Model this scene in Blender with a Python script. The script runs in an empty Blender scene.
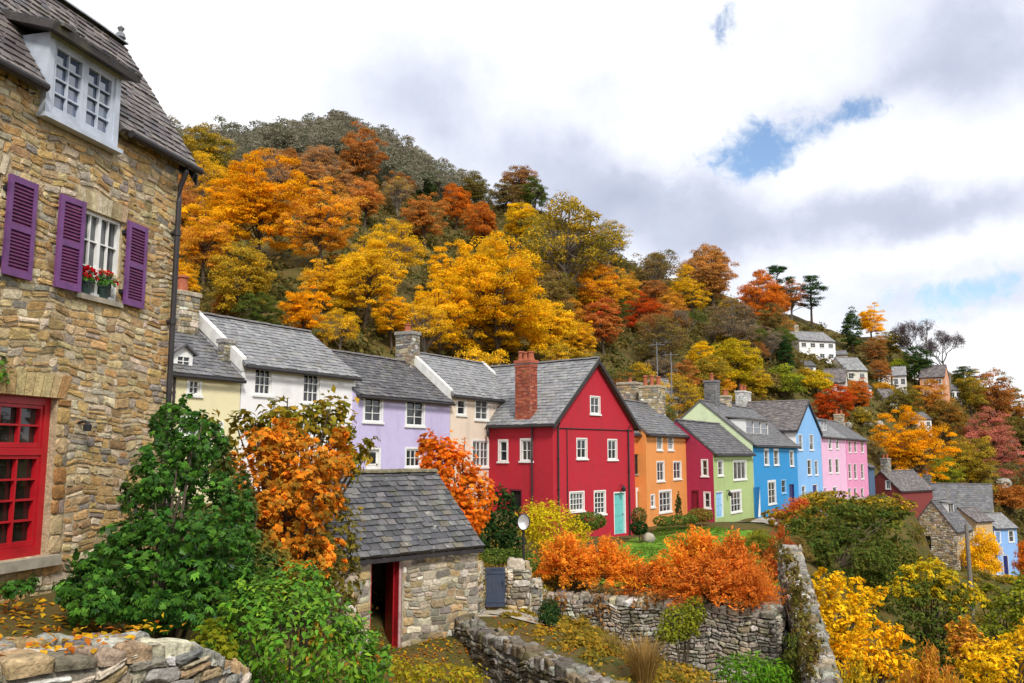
import bpy, math, random
import numpy as np
from mathutils import Vector
from mathutils.geometry import tessellate_polygon

scene = bpy.context.scene
COLL = scene.collection
R_ = random.Random(7)
NR = np.random.default_rng(11)

# ------------------------------------------------------------------ camera
FPX, CX, CY, HZ = 860.0, 512.0, 341.5, 455.0
PITCH = math.atan((HZ - CY) / FPX)
CT, ST = math.cos(PITCH), math.sin(PITCH)
CAMZ = 4.0
cam = bpy.data.cameras.new('camera')
cam_o = bpy.data.objects.new('camera', cam)
COLL.objects.link(cam_o)
cam_o.location = (0, 0, CAMZ)
cam_o.rotation_euler = (math.pi / 2 + PITCH, 0, 0)
cam.sensor_width = 36.0
cam.lens = 36.0 * FPX / 1024.0
cam.clip_start, cam.clip_end = 0.1, 8000
scene.camera = cam_o

def ray(px, py):
    u, v = (px - CX) / FPX, (CY - py) / FPX
    return Vector((u, CT - v * ST, ST + v * CT))

def at(px, py, Y):
    d = ray(px, py)
    k = Y / d.y
    return Vector((d.x * k, Y, CAMZ + d.z * k))

def pix(p):
    x, y, z = p[0], p[1], p[2] - CAMZ
    f = y * CT + z * ST
    g = -y * ST + z * CT
    return CX + FPX * x / f, CY - FPX * g / f

# ------------------------------------------------------------------ light
scene.view_settings.view_transform = 'Standard'
scene.view_settings.look = 'None'
scene.view_settings.gamma = 1.0
scene.view_settings.use_curve_mapping = False
scene.view_settings.exposure = 0.64
SUN_DIR = Vector((0.24, -0.66, 0.70)).normalized()
sun = bpy.data.lights.new('sun', 'SUN')
sun.energy = 2.3
sun.angle = math.radians(11)
sun.color = (1.0, 0.95, 0.87)
sun_o = bpy.data.objects.new('sun', sun)
COLL.objects.link(sun_o)
sun_o.rotation_euler = SUN_DIR.to_track_quat('Z', 'Y').to_euler()
scene.cycles.max_bounces = 6
scene.cycles.diffuse_bounces = 3
scene.cycles.glossy_bounces = 2
scene.cycles.transmission_bounces = 3
scene.cycles.transparent_max_bounces = 4
scene.cycles.caustics_reflective = False
scene.cycles.caustics_refractive = False

world = bpy.data.worlds.new('World')
scene.world = world
world.use_nodes = True

class NT:
    """a node-tree helper"""
    def __init__(s, tree):
        s.t = tree
        tree.nodes.clear()
    def n(s, typ, **kw):
        nd = s.t.nodes.new(typ)
        for k, v in kw.items():
            setattr(nd, k, v)
        return nd
    def put(s, sock, v):
        if v is None:
            return
        if isinstance(v, bpy.types.NodeSocket):
            s.t.links.new(v, sock)
        else:
            sock.default_value = v
    def math(s, op, a, b=None, c=None, clamp=False):
        nd = s.n('ShaderNodeMath', operation=op, use_clamp=clamp)
        for i, v in enumerate((a, b, c)):
            s.put(nd.inputs[i], v)
        return nd.outputs[0]
    def mix(s, fac, a, b, blend='MIX'):
        nd = s.n('ShaderNodeMix', data_type='RGBA', blend_type=blend)
        s.put(nd.inputs[0], fac); s.put(nd.inputs[6], a); s.put(nd.inputs[7], b)
        return nd.outputs[2]
    def noise(s, vec, scale, detail=4, rough=.55, dist=0.0):
        nd = s.n('ShaderNodeTexNoise')
        s.put(nd.inputs['Vector'], vec)
        nd.inputs['Scale'].default_value = scale
        nd.inputs['Detail'].default_value = detail
        nd.inputs['Roughness'].default_value = rough
        nd.inputs['Distortion'].default_value = dist
        return nd.outputs['Fac'], nd.outputs['Color']
    def ramp(s, fac, stops):
        nd = s.n('ShaderNodeValToRGB')
        s.put(nd.inputs[0], fac)
        el = nd.color_ramp.elements
        while len(el) < len(stops):
            el.new(0.5)
        for e, (p, c) in zip(el, stops):
            e.position = p
            e.color = (c[0], c[1], c[2], 1) if isinstance(c, (tuple, list)) else (c, c, c, 1)
        return nd.outputs[0]
    def smooth(s, x, a, b):
        nd = s.n('ShaderNodeMapRange', interpolation_type='SMOOTHSTEP')
        s.put(nd.inputs[0], x)
        nd.inputs[1].default_value, nd.inputs[2].default_value = a, b
        return nd.outputs[0]

def build_sky():
    N = NT(world.node_tree)
    tc = N.n('ShaderNodeTexCoord')
    D = tc.outputs['Generated']
    sep = N.n('ShaderNodeSeparateXYZ')
    N.put(sep.inputs[0], D)
    x, y, z = sep.outputs
    # cloud layer seen in perspective: project the direction on a plane overhead
    zz = N.math('ADD', N.math('MAXIMUM', z, 0.0), 0.22)
    cmb = N.n('ShaderNodeCombineXYZ')
    N.put(cmb.inputs[0], N.math('DIVIDE', x, zz))
    N.put(cmb.inputs[1], N.math('DIVIDE', y, zz))
    n1, _ = N.noise(cmb.outputs[0], 1.6, 7, .55, .3)
    n2, nc2 = N.noise(D, 7.0, 6, .58)
    n3, _ = N.noise(D, 3.2, 5, .55)
    sepn = N.n('ShaderNodeSeparateXYZ')
    N.put(sepn.inputs[0], nc2)
    n4, _ = N.noise(D, 19.0, 8, .62)
    n5, _ = N.noise(D, 46.0, 8, .66, .6)
    az = N.math('ARCTAN2', x, y)
    el = N.math('ARCSINE', z)
    az = N.math('ADD', az, N.math('MULTIPLY', N.math('SUBTRACT', sepn.outputs[0], .5), .16))
    el = N.math('ADD', el, N.math('MULTIPLY', N.math('SUBTRACT', sepn.outputs[1], .5), .10))
    def blob(px, py, rx, ry):
        d = ray(px, py).normalized()
        a0, e0 = math.atan2(d.x, d.y), math.asin(d.z)
        k = FPX
        p = N.math('MULTIPLY', N.math('SUBTRACT', az, a0), k / rx)
        q = N.math('MULTIPLY', N.math('SUBTRACT', el, e0), k / ry)
        r2 = N.math('ADD', N.math('MULTIPLY', p, p), N.math('MULTIPLY', q, q))
        return N.math('EXPONENT', N.math('MULTIPLY', r2, -1.0))
    tot = None
    for (px, py, rx, ry, w) in [
            (640, 205, 105, 40, -.66), (560, 150, 120, 50, -.30), (430, 95, 90, 50, -.34), (350, 70, 60, 40, -.14),
            (985, 45, 90, 60, -.52), (960, 212, 120, 22, -.50), (830, 225, 110, 22, -.26), (720, 250, 80, 20, -.30),
            (860, 95, 120, 16, -.20), (960, 265, 90, 12, -.15), (930, 300, 100, 25, -.25), (660, 135, 60, 34, .35), (870, 170, 110, 26, .30),
            (250, 40, 180, 60, .25), (960, 243, 90, 12, .20), (990, 350, 60, 22, .30), (720, 90, 60, 30, .15), (620, 40, 120, 40, .15)]:
        t = N.math('MULTIPLY', blob(px, py, rx, ry), w)
        tot = t if tot is None else N.math('ADD', tot, t)
    val = N.math('ADD', N.math('ADD', tot, .78), N.math('MULTIPLY', N.math('SUBTRACT', n1, .5), .55))
    val = N.math('ADD', val, N.math('MULTIPLY', N.math('SUBTRACT', n4, .5), .34))
    val = N.math('ADD', val, N.math('MULTIPLY', N.math('SUBTRACT', n2, .5), .55), clamp=True)
    cloud = N.ramp(val, [(0, (.40, .44, .57)), (.35, (.52, .56, .68)), (.62, (.71, .74, .83)), (.82, (.84, .86, .90)), (1, (.97, .97, .98))])
    gap = None
    for (px, py, rx, ry, w) in [(750, 142, 50, 36, .62), (800, 126, 74, 24, .46), (852, 108, 38, 18, .50), (735, 170, 36, 26, .40), (724, 30, 22, 17, .78),
                                (930, 298, 100, 20, .42), (1010, 385, 50, 12, .4), (990, 300, 70, 16, .30)]:
        t = N.math('MULTIPLY', blob(px, py, rx, ry), w)
        gap = t if gap is None else N.math('ADD', gap, t)
    gap = N.math('ADD', gap, N.math('MULTIPLY', N.math('SUBTRACT', n3, .5), .25))
    gap = N.math('ADD', gap, N.math('MULTIPLY', N.math('SUBTRACT', n2, .5), .5))
    gap = N.math('ADD', gap, N.math('MULTIPLY', N.math('SUBTRACT', n4, .5), 1.25))
    gap = N.math('ADD', gap, N.math('MULTIPLY', N.math('SUBTRACT', n5, .5), 1.25))
    # open sky elsewhere, away behind the camera
    mask = N.smooth(gap, .26, .95)
    sky = N.n('ShaderNodeTexSky', sky_type='NISHITA')
    sky.sun_disc = False
    sky.sun_elevation = math.asin(SUN_DIR.z)
    sky.sun_rotation = math.atan2(SUN_DIR.x, SUN_DIR.y)
    sky.air_density, sky.dust_density, sky.ozone_density = 1.0, .6, 2.0
    b1 = N.n('ShaderNodeBackground'); N.put(b1.inputs[0], sky.outputs[0]); b1.inputs[1].default_value = .12
    b2 = N.n('ShaderNodeBackground'); N.put(b2.inputs[0], cloud); b2.inputs[1].default_value = .81
    ms = N.n('ShaderNodeMixShader')
    N.put(ms.inputs[0], mask); N.put(ms.inputs[1], b2.outputs[0]); N.put(ms.inputs[2], b1.outputs[0])
    out = N.n('ShaderNodeOutputWorld')
    N.put(out.inputs[0], ms.outputs[0])
build_sky()

# ------------------------------------------------------------------ materials
MATS = {}
def _new(name):
    m = bpy.data.materials.new(name)
    m.use_nodes = True
    MATS[name] = m
    return m, NT(m.node_tree)

def _finish(N, bsdf):
    out = N.n('ShaderNodeOutputMaterial')
    N.put(out.inputs[0], bsdf)

def principled(N, col, rough=.7, bump=None, bstr=.3, bdist=.02, spec=.4, metal=0.0):
    p = N.n('ShaderNodeBsdfPrincipled')
    N.put(p.inputs['Base Color'], col)
    N.put(p.inputs['Roughness'], rough)
    p.inputs['Specular IOR Level'].default_value = spec
    p.inputs['Metallic'].default_value = metal
    if bump is not None:
        b = N.n('ShaderNodeBump')
        b.inputs['Strength'].default_value = bstr
        b.inputs['Distance'].default_value = bdist
        N.put(b.inputs['Height'], bump)
        N.put(p.inputs['Normal'], b.outputs[0])
    return p.outputs[0]

def c4(c):
    return (c[0], c[1], c[2], 1)

def render_paint(name, col, dirt=.30, rough=.75, rc=55):
    """limewash / masonry paint over roughcast, with rain streaks and blotches of its own"""
    m, N = _new(name)
    tc = N.n('ShaderNodeTexCoord').outputs['Object']
    a, _ = N.noise(tc, 1.1, 5, .6)
    mp = N.n('ShaderNodeMapping'); mp.inputs['Scale'].default_value = (2.3, 2.3, .35)
    N.put(mp.inputs[0], tc)
    s, _ = N.noise(mp.outputs[0], 1.0, 4, .6)
    f = N.math('MULTIPLY', N.smooth(N.math('ADD', N.math('MULTIPLY', a, .5), N.math('MULTIPLY', s, .5)), .46, .70), dirt * 2.2)
    d = tuple(.55 * v + .05 * w for v, w in zip(col, (.35, .32, .27)))
    colr = N.mix(f, c4(col), c4(d))
    a2, _ = N.noise(tc, 3.3, 3, .5)
    lite = tuple(min(.9, v * 1.10 + .012) for v in col)
    colr = N.mix(N.math('MULTIPLY', a2, .7), colr, c4(lite))
    b, _ = N.noise(tc, rc, 3, .6)
    b2, _ = N.noise(tc, 6, 3, .6)
    _finish(N, principled(N, colr, rough, N.math('ADD', b, b2), .35, .03, .3))
    return m

def simple(name, col, rough=.5, var=.15, scale=8, spec=.4, metal=0.0, bstr=.15):
    m, N = _new(name)
    tc = N.n('ShaderNodeTexCoord').outputs['Object']
    a, _ = N.noise(tc, scale, 5, .6)
    d = tuple(v * (1 - var * 2.0) for v in col)
    colr = N.mix(N.smooth(a, .35, .75), c4(col), c4(d))
    _finish(N, principled(N, colr, rough, a, bstr, .01, spec, metal))
    return m

def tinted(name, rough=.85, grain=14, gvar=.45, moss=0.0, moss_col=(.10, .11, .03), bstr=.6, bdist=.02, spec=.25, lich=0.0):
    """stone / slate / brick: each piece carries its own colour in the face attribute tint"""
    m, N = _new(name)
    at_ = N.n('ShaderNodeAttribute', attribute_name='tint')
    tc = N.n('ShaderNodeTexCoord').outputs['Object']
    a, _ = N.noise(tc, grain, 6, .62)
    b, _ = N.noise(tc, grain * 4, 4, .6)
    mul = N.math('ADD', N.math('MULTIPLY', N.math('SUBTRACT', a, .5), gvar * 3.0), 1.0)
    mul = N.math('ADD', mul, N.math('MULTIPLY', N.math('SUBTRACT', b, .5), gvar * 1.4))
    cm = N.n('ShaderNodeCombineColor')
    for i in range(3):
        N.put(cm.inputs[i], mul)
    col = N.mix(1.0, at_.outputs['Color'], cm.outputs[0], 'MULTIPLY')
    if moss:
        w, _ = N.noise(tc, 1.6, 6, .65)
        col = N.mix(N.math('MULTIPLY', N.smooth(w, .60 - .12 * moss, .72), .8), col, c4(moss_col))
    if lich:
        w, _ = N.noise(tc, 5.5, 5, .6)
        col = N.mix(N.math('MULTIPLY', N.smooth(w, .62, .70), lich), col, (.42, .40, .33, 1))
    h = N.math('ADD', a, N.math('MULTIPLY', b, .5))
    _finish(N, principled(N, col, rough, h, bstr, bdist, spec))
    return m

def leafmat(name, trans=.35, gloss=0.0):
    """leaves: object colour to second colour, mixed leaf by leaf (tint = value, mix, chance)"""
    m, N = _new(name)
    oi = N.n('ShaderNodeObjectInfo')
    sb = N.n('ShaderNodeAttribute', attribute_name='leaf_b', attribute_type='OBJECT')
    t = N.n('ShaderNodeAttribute', attribute_name='tint')
    sp = N.n('ShaderNodeSeparateColor')
    N.put(sp.inputs[0], t.outputs['Color'])
    col = N.mix(sp.outputs[1], oi.outputs['Color'], sb.outputs['Color'])
    cm = N.n('ShaderNodeCombineColor')
    for i in range(3):
        N.put(cm.inputs[i], sp.outputs[0])
    col = N.mix(1.0, col, cm.outputs[0], 'MULTIPLY')
    d = N.n('ShaderNodeBsdfDiffuse'); N.put(d.inputs[0], col)
    tr = N.n('ShaderNodeBsdfTranslucent'); N.put(tr.inputs[0], col)
    ms = N.n('ShaderNodeMixShader'); ms.inputs[0].default_value = trans
    N.put(ms.inputs[1], d.outputs[0]); N.put(ms.inputs[2], tr.outputs[0])
    o = ms.outputs[0]
    if gloss:
        g = N.n('ShaderNodeBsdfGlossy'); g.inputs['Roughness'].default_value = .42
        g.inputs[0].default_value = (.9, .9, .9, 1)
        fr = N.n('ShaderNodeFresnel'); fr.inputs[0].default_value = 1.42
        m2 = N.n('ShaderNodeMixShader'); N.put(m2.inputs[0], N.math('MULTIPLY', fr.outputs[0], gloss))
        N.put(m2.inputs[1], o); N.put(m2.inputs[2], g.outputs[0])
        o = m2.outputs[0]
    _finish(N, o)
    return m

def barkmat(name, col):
    m, N = _new(name)
    tc = N.n('ShaderNodeTexCoord').outputs['Object']
    mp = N.n('ShaderNodeMapping'); mp.inputs['Scale'].default_value = (30, 30, 5)
    N.put(mp.inputs[0], tc)
    a, _ = N.noise(mp.outputs[0], 1, 5, .6)
    c = N.mix(a, c4(tuple(v * .5 for v in col)), c4(tuple(v * 1.5 for v in col)))
    _finish(N, principled(N, c, .9, a, .5, .02, .2))
    return m

def glassmat(name, tone, spec=.75):
    m, N = _new(name)
    tc = N.n('ShaderNodeTexCoord').outputs['Object']
    a, _ = N.noise(tc, 2.4, 3, .5)
    col = N.ramp(a, [(.35, tuple(v * .5 for v in tone)), (.6, tone), (.72, tuple(v * 2.2 for v in tone))])
    w, _ = N.noise(tc, 1.7, 2, .5)
    _finish(N, principled(N, col, .05, w, .05, .02, spec))
    return m

def ground_material():
    m, N = _new('ground_soil')
    tc = N.n('ShaderNodeTexCoord').outputs['Object']
    a, _ = N.noise(tc, .12, 6, .6)
    b, _ = N.noise(tc, 1.3, 6, .65)
    c, _ = N.noise(tc, 9.0, 5, .65)
    col = N.ramp(N.math('ADD', N.math('MULTIPLY', a, .45), N.math('MULTIPLY', b, .55)),
                 [(.30, (.035, .05, .012)), (.44, (.07, .075, .02)), (.52, (.11, .075, .025)), (.62, (.10, .10, .03)), (.75, (.16, .10, .035))])
    col = N.mix(N.math('MULTIPLY', N.smooth(c, .5, .8), .55), col, (.20, .11, .03, 1))
    _finish(N, principled(N, col, .95, N.math('ADD', b, c), .8, .06, .1))
    return m

def lawn_material():
    m, N = _new('lawn_turf')
    tc = N.n('ShaderNodeTexCoord').outputs['Object']
    b, _ = N.noise(tc, 1.0, 6, .65)
    c, _ = N.noise(tc, 25, 4, .65)
    col = N.ramp(N.math('ADD', N.math('MULTIPLY', b, .6), N.math('MULTIPLY', c, .4)),
                 [(.32, (.06, .14, .014)), (.5, (.12, .25, .022)), (.68, (.21, .29, .045))])
    _finish(N, principled(N, col, .95, c, .8, .03, .1))
    return m

M = {}
M['leaf'] = leafmat('leaf', .38)
M['leaf_gloss'] = leafmat('leaf_gloss', .30, .32)
M['needle'] = leafmat('needle', .12)
M['bark'] = barkmat('bark', (.085, .062, .045))
M['bark_pale'] = barkmat('bark_pale', (.20, .17, .14))
M['twig'] = barkmat('twig', (.12, .095, .075))
M['stone_warm'] = tinted('warm_rubble_stone', .9, 11, .5, .25, (.12, .11, .04), .8, .025)
M['stone_grey'] = tinted('grey_rubble_stone', .92, 9, .7, .8, (.085, .085, .025), .8, .03, lich=.6)
M['stone_far'] = tinted('far_rubble_stone', .92, 3, .5, .3, (.14, .12, .06), .6, .05)
M['slate'] = tinted('roof_slate', .55, 7, .35, .30, (.15, .14, .08), .4, .012, .45, .5)
M['slate_moss'] = tinted('mossy_slate', .7, 8, .45, .75, (.13, .13, .05), .5, .012, .35, .8)
M['slate_barn'] = tinted('shed_slate', .62, 8, .4, .35, (.12, .11, .055), .5, .014, .35, .7)
M['brick'] = tinted('chimney_brick', .9, 14, .4, .15, bstr=.5, bdist=.01)
M['tile'] = simple('ridge_tile', (.18, .165, .16), .7, .2, 5)
M['ochre_ridge'] = simple('ridge_tile_ochre', (.36, .29, .19), .8, .2, 5)
M['white_wood'] = simple('white_joinery', (.80, .80, .78), .45, .06, 6)
M['blue_white_wood'] = simple('dormer_joinery', (.52, .57, .66), .5, .14, 3)
M['red_wood'] = simple('red_joinery', (.45, .010, .018), .38, .12, 5, .5)
M['shed_red_wood'] = simple('shed_door_paint', (.36, .012, .018), .5, .2, 5)
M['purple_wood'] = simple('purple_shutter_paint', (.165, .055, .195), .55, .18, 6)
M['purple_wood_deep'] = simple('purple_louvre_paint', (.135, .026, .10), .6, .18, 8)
M['aqua_wood'] = simple('aqua_door_paint', (.16, .52, .50), .4, .08, 5)
M['sky_wood'] = simple('pale_blue_door_paint', (.28, .55, .82), .4, .08, 5)
M['navy_wood'] = simple('navy_door_paint', (.02, .025, .14), .4, .1, 5)
M['maroon_wood'] = simple('maroon_door_paint', (.20, .008, .03), .5, .1, 5)
M['brown_wood'] = simple('brown_door_paint', (.10, .05, .03), .6, .2, 5)
M['black_iron'] = simple('black_iron', (.018, .018, .020), .5, .1, 10)
M['lead'] = simple('lead_flashing', (.22, .23, .25), .55, .15, 5)
M['dark_trim'] = simple('dark_fascia', (.035, .030, .032), .55, .2, 5)
M['void'] = simple('painted_dark_doorway', (.012, .010, .009), .95, .2, 3)  # near-black colour standing in for the unlit inside of a doorway
M['glass'] = glassmat('window_glass', (.020, .024, .028))
M['glass_lit'] = glassmat('window_glass_curtained', (.10, .105, .11))  # paler pane tone, as of a net curtain behind the glass
M['glass_sky'] = glassmat('dormer_glass_painted_sky', (.07, .11, .20), 2.2)  # blue sky reflection put into the pane colour, besides the real gloss
M['glass_warm'] = glassmat('window_glass_dim', (.030, .026, .020))
M['terracotta'] = simple('terracotta_pot', (.42, .12, .055), .75, .2, 8)
M['bin_blue'] = simple('slate_blue_boards', (.045, .062, .105), .5, .12, 6)
M['flag'] = simple('flagstone', (.42, .37, .29), .85, .25, 3, bstr=.5)
M['path'] = simple('path_paving', (.38, .34, .30), .9, .2, 1.2, bstr=.4)
M['pole_wood'] = simple('weathered_pole', (.22, .19, .16), .9, .2, 9)
M['mortar_cap'] = simple('white_limewash', (.74, .73, .70), .8, .12, 4)
M['ground'] = ground_material()
M['lawn'] = lawn_material()
for k, c in dict(red=(.43, .014, .030), lavender=(.52, .47, .70), white=(.80, .79, .79), cream=(.74, .62, .50), yellow=(.75, .68, .42),
                 orange=(.72, .28, .075), orange_deep=(.66, .19, .045), maroon=(.33, .018, .06), green=(.38, .49, .20), pale_green=(.64, .74, .47),  # the second orange has the recess's shade put into its colour
                 blue=(.022, .26, .58), light_blue=(.22, .46, .80), pink=(.78, .46, .65), pink_deep=(.74, .29, .48), brownred=(.20, .035, .03),
                 steel=(.07, .13, .22), tan=(.50, .36, .20), salmon=(.62, .30, .17), stucco=(.62, .58, .50), soft_blue=(.24, .42, .74)).items():
    M[k] = render_paint(k + '_render', c)

# ------------------------------------------------------------------ object helpers
def link(o, parent=None):
    COLL.objects.link(o)
    if parent is not None:
        o.parent = parent
    return o

LABELS = {}
def tag(o, label=None, cat=None, group=None, kind=None):
    if label:
        o['label'] = label
    if cat:
        o['category'] = cat
        o['kind'] = kind or 'thing'
    elif kind:
        o['kind'] = kind
    if group:
        o['group'] = group
    return o

def empty(name, loc=(0, 0, 0), rz=0.0, label=None, cat=None, group=None):
    o = bpy.data.objects.new(name, None)
    o.location = loc
    o.rotation_euler = (0, 0, rz)
    o.empty_display_size = .3
    link(o)
    return tag(o, label, cat, group)

def np_mesh(name, v, f, tint=None, smooth=False):
    """v (N,3); f (M,k) array of one polygon size; tint (M,3)"""
    me = bpy.data.meshes.new(name)
    v = np.asarray(v, np.float32); f = np.asarray(f, np.int32)
    me.vertices.add(len(v)); me.vertices.foreach_set('co', v.ravel())
    k = f.shape[1]
    me.loops.add(f.size); me.loops.foreach_set('vertex_index', f.ravel())
    me.polygons.add(len(f))
    me.polygons.foreach_set('loop_start', np.arange(0, f.size, k, dtype=np.int32))
    if smooth:
        me.polygons.foreach_set('use_smooth', np.ones(len(f), bool))
    if tint is not None:
        a = me.attributes.new('tint', 'FLOAT_COLOR', 'FACE')
        t = np.ones((len(f), 4), np.float32); t[:, :3] = tint
        a.data.foreach_set('color', t.ravel())
    me.update(calc_edges=True)
    me.validate()
    return me

class MB:
    """collects polygons with a tint per face and a material slot per face"""
    def __init__(s):
        s.v, s.f, s.t, s.mi = [], [], [], []
    def add(s, verts, faces, tint=(1, 1, 1), mi=0):
        o = len(s.v)
        s.v.extend(tuple(p) for p in verts)
        for f in faces:
            s.f.append(tuple(i + o for i in f))
            s.t.append(tint); s.mi.append(mi)
    def box(s, x0, x1, y0, y1, z0, z1, tint=(1, 1, 1), fr=None, mi=0):
        p = [(x0, y0, z0), (x1, y0, z0), (x1, y1, z0), (x0, y1, z0), (x0, y0, z1), (x1, y0, z1), (x1, y1, z1), (x0, y1, z1)]
        if fr:
            p = [fr(*q) for q in p]
        s.add(p, [(0, 3, 2, 1), (4, 5, 6, 7), (0, 1, 5, 4), (1, 2, 6, 5), (2, 3, 7, 6), (3, 0, 4, 7)], tint, mi)
    def bev(s, x0, x1, y0, y1, z0, z1, b, tint=(1, 1, 1), fr=None, mi=0):
        """a box with its four upright edges and top edge chamfered"""
        def loop(i, z):
            return [(x0 + b + i, y0 + i, z), (x1 - b - i, y0 + i, z), (x1 - i, y0 + b + i, z), (x1 - i, y1 - b - i, z),
                    (x1 - b - i, y1 - i, z), (x0 + b + i, y1 - i, z), (x0 + i, y1 - b - i, z), (x0 + i, y0 + b + i, z)]
        p = loop(0, z0) + loop(0, z1 - b) + loop(b, z1)
        if fr:
            p = [fr(*q) for q in p]
        F = [tuple(reversed(range(8))), tuple(range(16, 24))]
        for r in (0, 8):
            for i in range(8):
                j = (i + 1) % 8
                F.append((r + i, r + j, r + 8 + j, r + 8 + i))
        s.add(p, F, tint, mi)
    def tube(s, pts, rad, n=6, tint=(1, 1, 1), mi=0, caps=True):
        pts = [Vector(p) for p in pts]
        vs, fs = [], []
        for i, p in enumerate(pts):
            d = (pts[min(i + 1, len(pts) - 1)] - pts[max(i - 1, 0)]).normalized()
            a = d.orthogonal().normalized() if abs(d.z) > .99 else d.cross(Vector((0, 0, 1))).normalized()
            b = d.cross(a)
            r = rad[i] if isinstance(rad, (list, tuple)) else rad
            for k in range(n):
                t = 2 * math.pi * k / n
                vs.append(p + a * (r * math.cos(t)) + b * (r * math.sin(t)))
        for i in range(len(pts) - 1):
            for k in range(n):
                l = (k + 1) % n
                fs.append((i * n + k, i * n + l, i * n + n + l, i * n + n + k))
        if caps:
            fs.append(tuple(reversed(range(n))))
            fs.append(tuple(range(len(pts) * n - n, len(pts) * n)))
        s.add(vs, fs, tint, mi)
    def lathe(s, prof, n=16, c=(0, 0, 0), tint=(1, 1, 1), mi=0):
        vs, fs = [], []
        for (r, z) in prof:
            for k in range(n):
                t = 2 * math.pi * k / n
                vs.append((c[0] + r * math.cos(t), c[1] + r * math.sin(t), c[2] + z))
        for i in range(len(prof) - 1):
            for k in range(n):
                l = (k + 1) % n
                fs.append((i * n + k, i * n + l, i * n + n + l, i * n + n + k))
        fs.append(tuple(reversed(range(n))))
        fs.append(tuple(range(len(prof) * n - n, len(prof) * n)))
        s.add(vs, fs, tint, mi)
    def build(s, name, mats, parent=None, smooth=False):
        me = bpy.data.meshes.new(name)
        me.from_pydata(s.v, [], s.f)
        mats = mats if isinstance(mats, (list, tuple)) else [mats]
        for m in mats:
            me.materials.append(m)
        if len(mats) > 1:
            me.polygons.foreach_set('material_index', np.array(s.mi, np.int32))
        a = me.attributes.new('tint', 'FLOAT_COLOR', 'FACE')
        t = np.ones((len(s.f), 4), np.float32)
        t[:, :3] = np.array(s.t, np.float32).reshape(-1, 3)
        a.data.foreach_set('color', t.ravel())
        if smooth:
            me.polygons.foreach_set('use_smooth', np.ones(len(s.f), bool))
        me.update()
        return link(bpy.data.objects.new(name, me), parent)

def vary(rng, c, v=.15, h=.05):
    k = 1 + rng.uniform(-v, v)
    return tuple(max(0.004, x * k * (1 + rng.uniform(-h, h))) for x in c)

# ------------------------------------------------------------------ terrain
ROW = Vector((0.5145, 0.8575))
CTRL = np.array([
    # camera bank and the house on it
    (0, 0, 1.6), (-3, 2, 1.8), (3, 2, .8), (0, -8, 2), (-10, -5, 2.4), (10, -8, 1), (-8, 6, 2.4), (-6, 9, 2.4), (-5.2, 11, 2.3), (-5, 13, 2.1), (-9, 15, 2.4), (-14, 12, 2.6),
    (-4.2, 9.5, 2.2), (-3, 9.3, .9), (-2.2, 8, .7), (-1, 7, .3), (-2.4, 11, .9), (-3.5, 14, 1.3), (-1.6, 12, .3), (-4.5, 18, 1.6), (-7, 22, 2.2),
    # yard by the shed, and lower bed
    (-2.2, 16.6, .28), (-1.6, 15, .12), (-1.1, 17.6, .35), (-.6, 16.6, -.05), (.1, 13.6, -.9), (1, 11, -1.2), (2, 7, -1), (-.3, 15, -.45),
    (.4, 19, .25), (-.3, 20.6, .40), (1.2, 18, .15), (1.4, 21.5, -.05), (2.3, 16, -.15), (3.2, 19, -.5), (3.2, 22, -1.0), (1.3, 24.6, -.95), (3, 24, -1.5), (5, 23.2, -2.2), (6.6, 22.4, -2.8), (5, 21.5, -2.2), (5.5, 20, -2), (4, 14, -2), (6.5, 22, -2.2), (3, 11, -2.2), (6, 15, -3),
    # garden and lawn above the retaining wall
    (-1.4, 23, .75), (.2, 25, .5), (1.5, 28, .2), (3.2, 27.5, -.25), (5, 26.5, -.35), (7, 25.6, -.4), (3, 32, .05), (5, 36, .05), (7, 40, .15), (8, 36, -.1), (7.5, 30, -.3), (9, 44, .3), (11, 47, .35), (2.5, 37, .25),
    (0, 33, 1), (-1, 38, 1.5), (-4, 33, 2.2), (-8, 28, 2.6), (-6, 36, 2.5), (0, 42, 1.5), (-4, 26, 1.7),
    # in front of the terrace, and the bank falling to the valley
    (13, 49, .2), (16, 55, 0), (20, 62, 0), (26, 72, -.1), (34, 86, -.2), (40, 96, -.4), (17, 51, -.3), (21, 58, -.4), (25, 66, -.5), (33, 78, -.9), (40, 90, -1.5),
    (11, 38, -.5), (13, 42, -.4), (9.5, 31, -1.0), (10.5, 26, -2.6), (8.3, 24, -2.0), (9, 20, -3.4), (12, 30, -3.2), (16, 36, -4.2), (16, 44, -2.4), (22, 52, -5.8), (28, 62, -6.8), (36, 74, -8), (44, 86, -9), (22, 45, -7.6), (30, 58, -8.2), (31, 70, -5), (39, 82, -6.5), (43, 91, -8.6), (45, 99, -8.4),
    (13, 22, -5), (12, 14, -4), (20, 30, -7), (18, 15, -7), (26, 42, -8), (34, 58, -8.4), (42, 72, -9), (49, 93, -9.5), (56, 96, -10.2), (63, 104, -11.3), (62, 84, -12.5), (80, 100, -14), (45, 50, -12), (60, 30, -16), (30, 10, -11), (90, 60, -20),
    (50, 112, -6), (44, 108, -2.5), (-20, 35, 4), (-30, 20, 4), (-30, -20, 3), (30, -30, -6), (0, -40, 2),
], float)
HPX = [-900, -300, 0, 175, 330, 400, 450, 540, 600, 650, 700, 760, 800, 850, 900, 950, 985, 1024, 1100, 1300, 1900]
HE = [.29, .30, .312, .324, .364, .338, .303, .286, .248, .214, .196, .172, .154, .131, .113, .090, .062, .040, .02, .015, .01]
HD = [260, 270, 275, 275, 270, 262, 245, 220, 200, 192, 190, 200, 208, 218, 226, 232, 260, 300, 340, 360, 380]
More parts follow.
